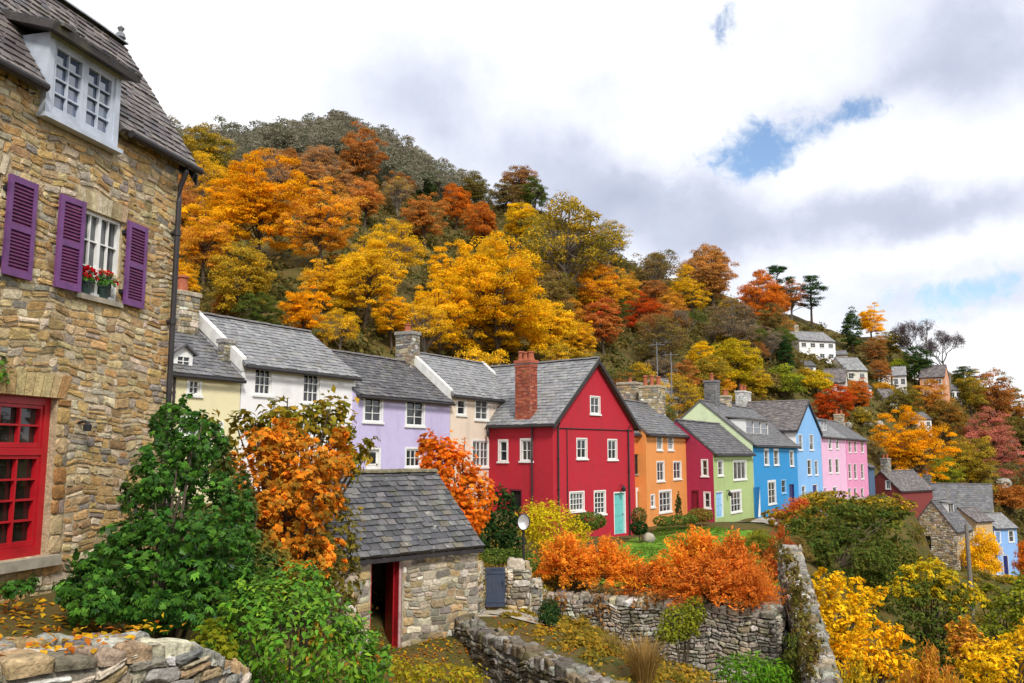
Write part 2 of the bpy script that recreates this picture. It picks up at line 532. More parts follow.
HR0 = [46, 44, 43, 45, 52, 56, 60, 64, 68, 73, 82, 95, 103, 112, 120, 126, 128, 130, 135, 140, 150]
HZ0 = [5, 5, 4.5, 4.5, 4, 3.5, 3, 2.6, 2.4, 2.2, 2, 1.6, 1.2, .4, -2.5, -6, -9, -11, -14, -20, -24]

def height(x, y):
    x = np.atleast_1d(np.asarray(x, float)); y = np.atleast_1d(np.asarray(y, float))
    R = np.hypot(x, y)
    d2 = (x[:, None] - CTRL[None, :, 0]) ** 2 + (y[:, None] - CTRL[None, :, 1]) ** 2 + .25
    w = 1.0 / d2 ** 2.1
    near = (w * CTRL[None, :, 2]).sum(1) / w.sum(1)
    az = np.arctan2(x, y)
    pxa = CX + FPX * np.tan(np.clip(az, -1.35, 1.35)) * 1.0086
    E = np.interp(pxa, HPX, HE); Dc = np.interp(pxa, HPX, HD); R0 = np.interp(pxa, HPX, HR0); z0 = np.interp(pxa, HPX, HZ0)
    sec = 1.0 / np.maximum(.3, np.cos(np.clip(az, -1.25, 1.25)))
    Dc, R0 = Dc * sec ** .6, R0 * sec
    zc = CAMZ + E * Dc
    t = np.clip((R - R0) / (Dc - R0), 0, None)
    s = np.where(t <= 1, t * (1.12 - .12 * t), np.maximum(1.0 - (t - 1) * .55, -.2))
    hill = z0 + (zc - z0) * s
    hill = hill + np.sin(x * .071 + 1.3) * np.cos(y * .063) * np.clip((R - 70) / 60, 0, 1) * 1.4 + np.sin(x * .19 + y * .13) * np.clip((R - 60) / 60, 0, 1) * .6
    b = np.clip((R - (R0 - 12)) / 18, 0, 1); b = b * b * (3 - 2 * b)
    front = np.clip((np.cos(az) + .15) / .3, 0, 1)
    b = b * front
    far = np.clip((R - 900) / 600, 0, 1)
    z = near * (1 - b) + hill * b
    return z * (1 - far) + (-12) * far

def gz(x, y):
    return float(height(x, y)[0])

def ground_hit(px, py, r0=20.0, r1=400.0):
    """first place past r0 where the line of sight through a pixel meets the ground"""
    d = ray(px, py)
    ys = np.linspace(r0, r1, 1500)
    xs = d.x / d.y * ys
    zs = CAMZ + d.z / d.y * ys
    hit = np.nonzero(height(xs, ys) >= zs)[0]
    i = hit[0] if len(hit) else len(ys) - 1
    return Vector((xs[i], ys[i], float(height(xs[i], ys[i])[0])))

def build_ground():
    front = np.radians(np.linspace(-62, 62, 330))
    back = np.radians(np.linspace(62, 298, 60)[1:-1])
    az = np.concatenate([front, back])
    rr = [0.6]
    while rr[-1] < 3500:
        r = rr[-1]
        rr.append(r + max(.28, min(r * .022, 400)) if r < 320 else r * 1.18)
    rr = np.array(rr)
    A, Rg = np.meshgrid(az, rr)
    X, Y = np.sin(A) * Rg, np.cos(A) * Rg
    Z = height(X.ravel(), Y.ravel())
    v = np.stack([X.ravel(), Y.ravel(), Z], 1)
    nr, na = A.shape
    i, j = np.meshgrid(np.arange(nr - 1), np.arange(na), indexing='ij')
    j2 = (j + 1) % na
    f = np.stack([i * na + j, i * na + j2, (i + 1) * na + j2, (i + 1) * na + j], -1).reshape(-1, 4)[:, ::-1]
    me = np_mesh('ground', v, f, None, True)
    # closing fan at the camera's feet
    o = link(bpy.data.objects.new('ground', me))
    me.materials.append(M['ground'])
    tag(o, 'sloping hillside ground of scrub and leaf litter', None, None, 'structure')
build_ground()

def drape(name, outline, mat, lift, step=.6, label=None):
    """a sheet following the ground inside a quad given by four corners"""
    a, b, c, d = [np.array(p, float) for p in outline]
    n = max(2, int(np.linalg.norm(b - a) / step)); m = max(2, int(np.linalg.norm(d - a) / step))
    S, T = np.meshgrid(np.linspace(0, 1, n), np.linspace(0, 1, m), indexing='ij')
    P = (a * ((1 - S) * (1 - T))[..., None] + b * (S * (1 - T))[..., None] + c * (S * T)[..., None] + d * ((1 - S) * T)[..., None]).reshape(-1, 2)
    z = height(P[:, 0], P[:, 1]) + lift
    i, j = np.meshgrid(np.arange(n - 1), np.arange(m - 1), indexing='ij')
    f = np.stack([i * m + j, (i + 1) * m + j, (i + 1) * m + j + 1, i * m + j + 1], -1).reshape(-1, 4)
    me = np_mesh(name, np.column_stack([P, z]), f, None, True)
    me.materials.append(mat)
    o = link(bpy.data.objects.new(name, me))
    return tag(o, label, None, None, 'structure')
drape('lawn', [(1.6, 28.6), (8.4, 27.8), (14.6, 47.0), (5.6, 40.6)], M['lawn'], .05, .5, 'small green lawn in front of the red and orange houses')
drape('path', [(12.6, 50.0), (15.6, 48.4), (39.0, 92.0), (37.3, 93.0)], M['path'], .06, .9, 'pale path running along the doors of the terrace')
drape('garden_path', [(-.55, 20.2), (.9, 19.6), (1.6, 20.6), (-.1, 21.2)], M['flag'], .04, .3, 'flagstones in front of the slate blue garden gate')

# ------------------------------------------------------------------ masonry
PAL_WARM = [((.46, .31, .13), 5), ((.50, .38, .21), 6), ((.37, .31, .23), 2), ((.58, .48, .33), 4), ((.34, .225, .11), 3), ((.44, .27, .11), 4), ((.27, .235, .20), 1.3), ((.50, .33, .14), 3)]
PAL_GREY = [((.30, .28, .25), 4), ((.19, .18, .17), 4), ((.42, .40, .36), 3), ((.25, .20, .14), 3), ((.36, .31, .22), 3), ((.52, .50, .46), 1)]
PAL_SHED = [((.42, .36, .27), 4), ((.26, .23, .19), 3), ((.54, .47, .36), 4), ((.36, .27, .15), 4), ((.20, .17, .13), 2), ((.47, .33, .17), 2), ((.62, .58, .50), 1)]
PAL_PALE = [((.42, .385, .32), 4), ((.33, .30, .25), 4), ((.25, .225, .18), 3), ((.52, .49, .43), 2), ((.37, .31, .22), 3)]
PAL_DARK = [((.20, .18, .15), 4), ((.13, .11, .09), 4), ((.30, .28, .25), 2), ((.17, .13, .08), 3)]

def pick(rng, pal):
    t = rng.uniform(0, sum(w for _, w in pal))
    for c, w in pal:
        t -= w
        if t <= 0:
            return c
    return pal[-1][0]

def stonework(mb, fr, u0, u1, z0, ztop, rng, pal, hh=(.08, .2), ww=(.16, .48), proud=(.012, .035), gap=.012, holes=(), wob=.02, zbot=None, rough=.15, lean=0.0):
    """lay stones course by course on the face fr(u, z, out)"""
    zt = ztop if callable(ztop) else (lambda u: ztop)
    zb = zbot if zbot else (lambda u: z0)
    ph = [rng.uniform(0, 9) for _ in range(4)]
    def warp(u, z):
        e = min(1, max(0, (u - u0) / .15), max(0, (u1 - u) / .15))
        return (u + e * wob * (.7 * math.sin(3.1 * z + ph[0] + 1.3 * u) + .5 * math.sin(11 * z + 3 * u + ph[3])), z + wob * (math.sin(1.9 * u + ph[1]) + .7 * math.sin(4.3 * u + ph[2] + 2 * z) + .5 * math.sin(9.7 * u + ph[0] + 3.3 * z)))
    z = z0
    zmax = max(zt(u0 + (u1 - u0) * k / 12) for k in range(13))
    while z < zmax - .02:
        h = rng.uniform(*hh)
        u = u0 - rng.uniform(0, ww[1])
        while u < u1:
            w = rng.uniform(*ww) * (.7 + .6 * h / hh[1])
            a, b, c, d = max(u, u0), min(u + w, u1), z, z + h
            u += w
            mid = (a + b) / 2
            top = zt(mid)
            if c > top - .03 or d < zb(mid) + .02 or b - a < .05:
                continue
            d = min(d, top)
            c = max(c, zb(mid))
            bad = False
            for (ha, hb, hc, hd) in holes:
                if b > ha and a < hb and d > hc and c < hd:
                    if d - hc < .45 * h: d = hc
                    elif hd - c < .45 * h: c = hd
                    elif a < ha: b = ha; u = max(u, hb - rng.uniform(0, .1)) if b < hb else u
                    elif b > hb: a = hb
                    else: bad = True
            if bad or b - a < .04 or d - c < .025:
                continue
            parts = [(a, b, c, d)]
            if d - c > .75 * hh[1] and rng.random() < .35:
                m = c + (d - c) * rng.uniform(.35, .65)
                parts = [(a, b, c, m), (a, b, m, d)]
            for (a2, b2, c2, d2) in parts:
                if b2 - a2 < 2.5 * gap or d2 - c2 < 2.5 * gap:
                    continue
                _stone(mb, fr, a2 + gap / 2, b2 - gap / 2, c2 + gap / 2, d2 - gap / 2, rng, vary(rng, pick(rng, pal), .22, .06), rng.uniform(*proud), warp, rough)
        z += h

def _stone(mb, fr, a, b, c, d, rng, col, pr, warp, rough):
    w, h = b - a, d - c
    k = min(w, h)
    cut = k * rng.uniform(.10, .26)
    J = lambda s: rng.uniform(-s, s)
    r = k * rough * .5
    def ring(ins, out):
        pts = [(a + cut + ins, c + ins), (b - cut - ins, c + ins), (b - ins, c + cut + ins), (b - ins, d - cut - ins),
               (b - cut - ins, d - ins), (a + cut + ins, d - ins), (a + ins, d - cut - ins), (a + ins, c + cut + ins)]
        res = []
        for (u, z) in pts:
            u2, z2 = warp(u + J(r), z + J(r))
            res.append(fr(u2, z2, out + J(pr * .2) if out > 0 else out))
        return res
    ins = k * .12
    v = ring(0, -.01) + ring(ins * .35, pr * .75) + ring(ins + k * .06, pr)
    u2, z2 = warp((a + b) / 2 + J(w * .15), (c + d) / 2 + J(h * .15))
    v.append(fr(u2, z2, pr * rng.uniform(.9, 1.25)))
    F = []
    for o in (0, 8):
        for i in range(8):
            j = (i + 1) % 8
            F.append((o + i, o + j, o + 8 + j, o + 8 + i))
    for i in range(8):
        F.append((16 + i, 16 + (i + 1) % 8, 24))
    mb.add(v, F, col)

def panel(mb, fr, outline, holes, tint=(1, 1, 1), reveal=.12, mi=0):
    """a flat wall face with openings and their reveals; holes are (u0,u1,z0,z1)"""
    loops = [[Vector((u, z, 0)) for u, z in outline]]
    for (a, b, c, d) in holes:
        loops.append([Vector((a, c, 0)), Vector((a, d, 0)), Vector((b, d, 0)), Vector((b, c, 0))])
    flat = [p for l in loops for p in l]
    tri = tessellate_polygon(loops)
    verts = [fr(p.x, p.y, 0) for p in flat]
    n = (Vector(fr(0, 0, 1)) - Vector(fr(0, 0, 0)))
    F = []
    for t in tri:
        A, B, C = (Vector(verts[i]) for i in t)
        nn = (B - A).cross(C - A)
        if nn.length < 1e-9:
            continue
        F.append(tuple(t) if nn.dot(n) > 0 else tuple(reversed(t)))
    mb.add(verts, F, tint, mi)
    for (a, b, c, d) in holes:
        q = [(a, c), (b, c), (b, d), (a, d)]
        vv = [fr(u, z, 0) for u, z in q] + [fr(u, z, -reveal) for u, z in q]
        mb.add(vv, [(i, (i + 1) % 4, 4 + (i + 1) % 4, 4 + i) for i in range(4)], tint, mi)

SLATE = [((.135, .135, .143), 5), ((.16, .158, .165), 4), ((.115, .115, .123), 3), ((.185, .18, .18), 1.5), ((.15, .138, .13), 2)]
SLATE_LIGHT = [((.22, .22, .226), 5), ((.255, .255, .258), 4), ((.19, .19, .198), 3), ((.29, .285, .28), 1.5)]
SLATE_DARK = [((.085, .083, .09), 4), ((.12, .115, .12), 4), ((.07, .068, .075), 3), ((.15, .14, .135), 2)]
SLATE_BROWN = [((.125, .105, .105), 4), ((.16, .14, .135), 4), ((.09, .078, .082), 3), ((.19, .165, .15), 2)]

def slates(mb, A, B, C, Dd, rng, pal=SLATE, rh=.22, sw=.30, th=.014):
    """courses of slates on the slope A-B (eave) to D-C (ridge)"""
    A, B, C, Dd = (Vector(p) for p in (A, B, C, Dd))
    n = (B - A).cross(Dd - A).normalized()
    if n.z < 0:
        n = -n
    rows = max(2, int((((Dd - A).length + (C - B).length) / 2) / rh))
    for i in range(rows):
        t0, t1 = i / rows, min(1, (i + 1.25) / rows)
        L0, R0 = A.lerp(Dd, t0), B.lerp(C, t0)
        L1, R1 = A.lerp(Dd, t1), B.lerp(C, t1)
        w = (R0 - L0).length
        cols = max(1, int(w / sw))
        s = 0 if i % 2 else -.5
        while s < cols:
            k0, k1 = max(0, s / cols), min(1, (s + 1 + rng.uniform(-.12, .12)) / cols)
            s1 = (s + 1)
            if k1 - k0 > .004:
                g = .006 / max(w, .1)
                lift = th * rng.uniform(.4, 2.2); dr = (Dd - A).normalized() * (rng.uniform(-.015, .015) - (.05 if rng.random() < .012 else 0))
                p0, p1 = L0.lerp(R0, k0 + g) + dr, L0.lerp(R0, k1 - g) + dr
                p3, p2 = L1.lerp(R1, k0 + g), L1.lerp(R1, k1 - g)
                up, lo = n * (lift + .012), n * .002
                v = [p0 + up, p1 + up * rng.uniform(.8, 1.2), p2 + lo, p3 + lo, p0 - n * .01, p1 - n * .01]
                mb.add(v, [(0, 1, 2, 3), (4, 5, 1, 0), (4, 0, 3), (1, 5, 2)], vary(rng, pick(rng, pal), .10, .03))
            s = s1

def slab(mb, A, B, C, Dd, th, tint):
    A, B, C, Dd = (Vector(p) for p in (A, B, C, Dd))
    n = (B - A).cross(Dd - A).normalized()
    if n.z < 0:
        n = -n
    v = [A, B, C, Dd] + [p - n * th for p in (A, B, C, Dd)]
    mb.add(v, [(0, 1, 2, 3), (7, 6, 5, 4), (0, 4, 5, 1), (1, 5, 6, 2), (2, 6, 7, 3), (3, 7, 4, 0)], tint)

def ridge_tiles(name, parent, P0, P1, mat, rng, r=.11, step=.42):
    mb = MB()
    P0, P1 = Vector(P0), Vector(P1)
    n = max(1, int((P1 - P0).length / step))
    d = (P1 - P0).normalized(); s = d.cross(Vector((0, 0, 1))).normalized(); up = s.cross(d)
    for i in range(n):
        a, b = P0.lerp(P1, i / n), P0.lerp(P1, (i + .985) / n)
        dz = Vector((0, 0, rng.uniform(-.008, .012)))
        vs = []
        for q in (a, b):
            for k in range(7):
                t = math.pi * k / 6
                vs.append(q + dz + s * (r * math.cos(t) * 1.1) + up * (r * .75 * math.sin(t) - .02))
        fs = [(k, k + 1, k + 8, k + 7) for k in range(6)] + [tuple(range(7)), tuple(range(13, 6, -1))]
        mb.add(vs, fs)
    return mb.build(name, mat, parent)

def window(parent, fr, u0, u1, z0, z1, cols=2, rows=2, frame='white_wood', glass='glass', set_in=.07, surround=0.0, sill=True, fw=.055, bar=.026, mull=False, transom=None, sur_mat=None, proud=.018):
    """frame with glazing bars, its pane a child, an outside sill"""
    b = MB()
    y1, y0 = -set_in + .035, -set_in - .03
    fb = lambda a, bb, c, d, p0=y0, p1=y1: b.box(a, bb, p0, p1, c, d, fr=lambda x, y, z: fr(x, z, y))
    fb(u0, u0 + fw, z0, z1); fb(u1 - fw, u1, z0, z1)
    fb(u0 + fw, u1 - fw, z1 - fw, z1); fb(u0 + fw, u1 - fw, z0, z0 + fw * 1.2)
    iu0, iu1, iz0, iz1 = u0 + fw, u1 - fw, z0 + fw * 1.2, z1 - fw
    yb0, yb1 = y0 + .018, y1 - .008
    if mull:
        m = (u0 + u1) / 2
        fb(m - fw * .6, m + fw * .6, iz0, iz1, y0 + .006, y1 - .003)
    zs = [iz0 + (iz1 - iz0) * k / rows for k in range(1, rows)]
    for k in range(1, cols):
        uu = iu0 + (iu1 - iu0) * k / cols
        if mull and abs(uu - (u0 + u1) / 2) < .01:
            continue
        fb(uu - bar / 2, uu + bar / 2, iz0, iz1, yb0, yb1)
    for zz in zs:
        fb(iu0, iu1, zz - bar / 2, zz + bar / 2, yb0 + .004, yb1 - .003)
    if surround:
        s = surround
        for (a, bb, c, d) in ((u0 - s, u0 - .002, z0 - s * .6, z1 + s), (u1 + .002, u1 + s, z0 - s * .6, z1 + s), (u0 - .001, u1 + .001, z1 + .002, z1 + s)):
            b.box(a, bb, -.01, proud, c, d, fr=lambda x, y, z: fr(x, z, y))
    wo = b.build('window', M[frame], parent)
    if glass == 'glass':
        glass = R_.choice(('glass', 'glass', 'glass_warm', 'glass_lit'))
    g = MB()
    g.box(iu0 - .01, iu1 + .01, y0 - .004, y0 + .012, iz0 - .01, iz1 + .01, fr=lambda x, y, z: fr(x, z, y))
    g.build('pane', M[glass], wo)
    if sill:
        s = MB()
        s.box(u0 - .05 - surround, u1 + .05 + surround, -set_in, .06, z0 - .075, z0 - .003, fr=lambda x, y, z: fr(x, z, y))
        s.build('sill', M[sur_mat or (frame if frame != 'dark_trim' else 'flag')], wo)
    return wo

def door(parent, fr, u0, u1, z0, z1, mat, frame='white_wood', set_in=.10, panels=True, glass=False, label=None, fw=.07, knob=True):
    b = MB()
    bx = lambda mb, a, bb, c, d, p0, p1: mb.box(a, bb, p0, p1, c, d, fr=lambda x, y, z: fr(x, z, y))
    bx(b, u0 + fw, u1 - fw, z0, z1 - fw, -set_in - .04, -set_in)
    w, h = u1 - u0 - 2 * fw, z1 - z0 - fw
    if panels:
        for i in range(2):
            for (c, d) in ((.08, .36), (.44, .66), (.72, .93)):
                a = u0 + fw + w * (.12 + .42 * i)
                bx(b, a, a + w * .34, z0 + h * c, z0 + h * d, -set_in - .002, -set_in + .014)
    o = b.build('door', M[mat], parent)
    if label:
        o['label'] = label
    f = MB()
    bx(f, u0, u0 + fw, z0, z1, -set_in - .05, -.01); bx(f, u1 - fw, u1, z0, z1, -set_in - .05, -.01)
    bx(f, u0 + fw, u1 - fw, z1 - fw, z1, -set_in - .05, -.01)
    f.build('door_frame', M[frame], o)
    if glass:
        g = MB()
        bx(g, u0 + fw + w * .18, u1 - fw - w * .18, z0 + h * .5, z0 + h * .9, -set_in, -set_in + .016)
        g.build('pane', M['glass'], o)
    if knob:
        k = MB()
        c = fr(u1 - fw - w * .1, z0 + h * .47, -set_in + .03)
        k.lathe([(.0, -.03), (.025, -.025), (.03, 0), (.025, .025), (.0, .03)], 8, c)
        k.build('handle', M['black_iron'], o)
    return o

# ------------------------------------------------------------------ houses
class House:
    def __init__(s, name, label, O, d, W, D, zb, ze, rise, cols, kind='side', group=None, cat='house', slate=SLATE, slate_mat='slate', oh=(.18, .10), rh=.21, sw=.26, ridge='tile', seed=1):
        s.O = Vector((O[0], O[1])); s.d = Vector((d[0], d[1])).normalized(); s.b = Vector((-s.d.y, s.d.x))
        s.W, s.D, s.zb, s.ze, s.rise, s.kind = W, D, zb, ze, rise, kind
        s.cols = cols if isinstance(cols, dict) else dict(front=cols, left=cols, right=cols, back=cols)
        s.rng = random.Random(seed)
        s.root = empty(name, (s.O.x, s.O.y, 0), math.atan2(s.d.y, s.d.x), label, cat, group)
        s.holes = dict(front=[], left=[], right=[], back=[])
        s.slate, s.slate_mat, s.oh, s.rh, s.sw, s.ridge = slate, slate_mat, oh, rh, sw, ridge
        s.todo = []
    def fr(s, side):
        W, D = s.W, s.D
        if side == 'front': return lambda u, z, o: (u, -o, z)
        if side == 'left': return lambda u, z, o: (-o, D - u, z)
        if side == 'right': return lambda u, z, o: (W + o, u, z)
        return lambda u, z, o: (W - u, D + o, z)
    def uv(s, side, px, py):
        """where the sight line through a pixel of the survey photo meets a wall"""
        o, d = {'front': (s.O, s.d), 'left': (s.O + s.b * s.D, -s.b), 'right': (s.O + s.d * s.W, s.b)}[side]
        r = ray(px, py)
        det = r.x * (-d.y) - (-d.x) * r.y
        t = (o.x * (-d.y) + d.x * o.y) / det
        P = Vector((r.x * t, r.y * t))
        return (P - o).dot(d), CAMZ + r.z * t
    def rect(s, side, x0, y0, x1, y1):
        xm, ym = (x0 + x1) / 2, (y0 + y1) / 2
        u0, u1 = s.uv(side, x0, ym)[0], s.uv(side, x1, ym)[0]
        z1, z0 = s.uv(side, xm, y0)[1], s.uv(side, xm, y1)[1]
        return min(u0, u1), max(u0, u1), z0, z1
    def win(s, side, box, px=True, **kw):
        r = s.rect(side, *box) if px else box
        s.holes[side].append(r)
        s.todo.append(('w', side, r, kw))
        return r
    def door(s, side, box, mat, px=True, **kw):
        r = s.rect(side, *box) if px else box
        s.holes[side].append(r)
        s.todo.append(('d', side, r, dict(mat=mat, **kw)))
        return r
    def outline(s, side):
        L = s.W if side in ('front', 'back') else s.D
        gab = (s.kind == 'side') == (side in ('left', 'right'))
        p = [(0, s.zb), (L, s.zb), (L, s.ze)]
        if gab:
            p.append((L / 2, s.ze + s.rise))
        p.append((0, s.ze))
        return p
    def build(s, reveal=.12, gutter=True, roof=True):
        groups = {}
        for side in ('front', 'left', 'right', 'back'):
            groups.setdefault(s.cols[side], []).append(side)
        one = len(groups) == 1
        for mat, sides in groups.items():
            mb = MB()
            for sd in sides:
                panel(mb, s.fr(sd), s.outline(sd), s.holes[sd], reveal=reveal)
            nm = 'wall' if one else ('front_wall' if 'front' in sides else 'side_wall')
            mb.build(nm, M[mat], s.root)
        for (k, sd, r, kw) in s.todo:
            if k == 'w':
                window(s.root, s.fr(sd), *r, **kw)
            else:
                door(s.root, s.fr(sd), *r, **kw)
        if roof:
            s.make_roof(gutter)
    def make_roof(s, gutter=True):
        W, D, ze, zr = s.W, s.D, s.ze, s.ze + s.rise
        e, v = s.oh
        mb = MB()
        rng = s.rng
        base = s.slate[2][0]
        up = .09
        if s.kind == 'side':
            k = s.rise / (D / 2)
            f = [(-v, -e, ze - e * k + up), (W + v, -e, ze - e * k + up), (W + v, D / 2, zr + up), (-v, D / 2, zr + up)]
            b = [(W + v, D + e, ze - e * k + up), (-v, D + e, ze - e * k + up), (-v, D / 2, zr + up), (W + v, D / 2, zr + up)]
            rd = ((-v, D / 2, zr + up + .01), (W + v, D / 2, zr + up + .01))
            gut = [((-v, -e - .03, ze - e * k), (W + v, -e - .03, ze - e * k))]
        else:
            k = s.rise / (W / 2)
            f = [(-e, D + v, ze - e * k + up), (-e, -v, ze - e * k + up), (W / 2, -v, zr + up), (W / 2, D + v, zr + up)]
            b = [(W + e, -v, ze - e * k + up), (W + e, D + v, ze - e * k + up), (W / 2, D + v, zr + up), (W / 2, -v, zr + up)]
            rd = ((W / 2, -v, zr + up + .01), (W / 2, D + v, zr + up + .01))
            gut = [((-e - .03, D, ze - e * k), (-e - .03, -v, ze - e * k)), ((W + e + .03, -v, ze - e * k), (W + e + .03, D, ze - e * k))]
        for q in (f, b):
            slab(mb, *q, .085, vary(rng, base, .05))
            slates(mb, *q, rng, s.slate, s.rh, s.sw)
        ro = mb.build('roof', M[s.slate_mat], s.root)
        ridge_tiles('ridge', ro, rd[0], rd[1], M[s.ridge], rng)
        if s.kind == 'gable':
            t = MB()
            for (p, q) in ((f[1], f[2]), (b[0], b[3])):
                P, Q = Vector(p), Vector(q)
                for (y0, y1, h0, h1) in ((-.02, .05, .02, .18),):
                    vv = []
                    for X in (P, Q):
                        vv += [(X.x, X.y - .035, X.z - .04), (X.x, X.y + .03, X.z - .04), (X.x, X.y + .03, X.z - .24), (X.x, X.y - .035, X.z - .24)]
                    t.add(vv, [(0, 1, 5, 4), (1, 2, 6, 5), (2, 3, 7, 6), (3, 0, 4, 7), (0, 3, 2, 1), (4, 5, 6, 7)])
            t.build('bargeboard', M['dark_trim'], s.root)
        if gutter:
            for (p, q) in gut:
                g = MB()
                g.tube([p, q], .06, 8)
                g.build('gutter', M['dark_trim'], s.root)
        return ro
    def roofz(s, y):
        return s.ze + s.rise * (1 - abs(y - s.D / 2) / (s.D / 2))
    def downpipe(s, side, u, z0=None, mat='dark_trim'):
        fr = s.fr(side)
        mb = MB()
        z0 = s.zb + .5 if z0 is None else z0
        mb.tube([fr(u, s.ze - .05, .16), fr(u, s.ze - .25, .07), fr(u, z0, .07)], .04, 8)
        z = z0 + .6
        while z < s.ze - .5:
            mb.tube([fr(u, z, .07), fr(u, z + .06, .07)], .055, 8)
            z += 1.3
        mb.build('downpipe', M[mat], s.root)
    def stack(s, x0, x1, y0, y1, z0, z1, mat='stone_grey', pal=PAL_GREY, pots=2, pot_h=.45, pot_mat='terracotta', cap=None, brick=False, pot_r=.13):
        rng = s.rng
        mb = MB()
        mb.box(x0, x1, y0, y1, z0, z1, vary(rng, (.30, .27, .22) if not brick else (.42, .36, .30), .05))
        faces = [(lambda u, z, o: (x0 + u, y0 - o, z), x1 - x0), (lambda u, z, o: (x0 - o, y1 - u, z), y1 - y0),
                 (lambda u, z, o: (x1 + o, y0 + u, z), y1 - y0), (lambda u, z, o: (x1 - u, y1 + o, z), x1 - x0)]
        for fr, L in faces:
            if brick:
                brickwork(mb, fr, 0, L, z0, z1 - .2, rng)
            else:
                stonework(mb, fr, 0, L, z0, z1 - .12, rng, pal, (.10, .22), (.16, .42), (.012, .03), .012, wob=.01)
        m = .06
        mb.bev(x0 - m, x1 + m, y0 - m, y1 + m, z1 - .14, z1, .02, vary(rng, pal[0][0] if not brick else (.36, .10, .06), .1))
        if brick:
            mb.bev(x0 - m * .5, x1 + m * .5, y0 - m * .5, y1 + m * .5, z1 - .32, z1 - .24, .015, (.33, .085, .05))
        c = mb.build('chimney', M[mat], s.root)
        for k in range(pots):
            pb = MB()
            L = (y1 - y0) >= (x1 - x0)
            t = (k + .5) / pots
            cx, cy = ((x0 + x1) / 2, y0 + (y1 - y0) * t) if L else (x0 + (x1 - x0) * t, (y0 + y1) / 2)
            r, h = pot_r, pot_h * rng.uniform(.9, 1.1)
            pb.lathe([(r * 1.15, 0), (r * 1.15, .05), (r * .92, .08), (r * .80, h * .8), (r * 1.02, h * .86), (r * 1.02, h * .96), (r * .8, h), (r * .6, h * .9)], 12, (cx, cy, z1 - .002))
            pb.build('chimney_pot', M[pot_mat], c)
        return c

def brickwork(mb, fr, u0, u1, z0, z1, rng, bl=.225, bh=.075):
    z, i = z0, 0
    while z < z1 - .02:
        u = u0 - (bl / 2 if i % 2 else 0)
        while u < u1 - .01:
            a, b = max(u, u0), min(u + bl, u1)
            if b - a > .03:
                c = vary(rng, pick(rng, [((.33, .075, .04), 4), ((.25, .055, .035), 3), ((.42, .13, .07), 3), ((.19, .06, .045), 1)]), .15, .05)
                mb.box(a + .005, b - .005, -.01, rng.uniform(.006, .014), z + .005, z + bh - .005, c, fr=lambda x, y, zz: fr(x, zz, y))
            u += bl
        z += bh; i += 1

def row_house(name, label, pxL, pxR, X0, **kw):
    """a terrace house whose front lies on the line X = X0 + 0.6 Y, between two sight lines"""
    rl, rr = ray(pxL, HZ), ray(pxR, HZ)
    yl = X0 / (rl.x / rl.y - .6); yr = X0 / (rr.x / rr.y - .6)
    O = (X0 + .6 * yl, yl)
    W = (yr - yl) / .8575
    return House(name, label, O, ROW, W, **kw)

TER = 'painted houses of the terrace'

# --- yellow cottage
h = row_house('cottage', 'pale yellow cottage with a small white dormer, tucked behind the big stone house', 140, 237.5, -25.2, D=4.8, zb=.8, ze=6.45, rise=1.75, cols='yellow', group=TER, slate=SLATE, seed=3, oh=(.18, .02))
h.win('front', (188.5, 380, 199.5, 395), cols=2, rows=2, surround=.07, set_in=.05)
h.win('front', (181, 419, 199, 436), cols=2, rows=2, surround=.09, set_in=.05)
h.win('front', (212, 423, 222, 437), cols=2, rows=2, surround=.06, set_in=.05)
h.build()
h.downpipe('front', h.uv('front', 172, 400)[0])
def dormer(h, u0, u1, z0, z1, wall='white_wood', cheek='white_wood', y=.35, gabled=False, cols=2, rows=2, roof_mat='slate', pal=SLATE_DARK, over=.12, glass='glass', mull=False, nwin=1):
    """a dormer standing on the front slope of house h"""
    k = h.rise / (h.D / 2)
    depth = lambda z: (z - h.ze) / k
    fr = lambda u, z, o: (u, y - o, z)
    b = MB()
    w = u1 - u0
    yb = depth(z1) + .2
    b.box(u0, u0 + .07, y, yb, z0 - .3, z1); b.box(u1 - .07, u1, y, yb, z0 - .3, z1)
    b.box(u0 + .07, u1 - .07, y, yb, z1 - .08, z1); b.box(u0 + .07, u1 - .07, y, y + .06, z0 - .3, z0)
    d = b.build('dormer', M[cheek], h.root)
    wd = (w - .14) / nwin
    for i in range(nwin):
        a = u0 + .07 + wd * i
        window(d, fr, a + .002, a + wd - .002, z0, z1 - .08, cols, rows, wall, glass, .03, 0, i == 0 and nwin == 1, .05, .025, mull)
    r = MB()
    if gabled:
        zp = z1 + w * .42
        m = (u0 + u1) / 2
        yr = depth(zp) + .1
        fq = [(u0 - over, yr, z1 - .03), (u0 - over, y - over, z1 - .03), (m, y - over, zp), (m, yr, zp)]
        bq = [(u1 + over, y - over, z1 - .03), (u1 + over, yr, z1 - .03), (m, yr, zp), (m, y - over, zp)]
        for q in (fq, bq):
            slab(r, *q, .05, pal[0][0]); slates(r, *q, h.rng, pal, .2, .22)
        b2 = MB(); b2.add([(u0, y + .01, z1 - .02), (u1, y + .01, z1 - .02), (m, y + .01, zp - .05), (u0, y + .3, z1 - .02), (u1, y + .3, z1 - .02), (m, y + .3, zp - .05)], [(0, 1, 2), (5, 4, 3), (0, 2, 5, 3), (1, 4, 5, 2)])
        b2.build('dormer_gable', M[cheek], d)
    else:
        q = [(u0 - over, y - over * 1.6, z1 + .04), (u1 + over, y - over * 1.6, z1 + .04), (u1 + over, depth(z1 + .25) + .15, z1 + .25), (u0 - over, depth(z1 + .25) + .15, z1 + .25)]
        slab(r, *q, .07, pal[0][0]); slates(r, *q, h.rng, pal, .2, .26)
    r.build('dormer_roof', M[roof_mat], d)
    return d
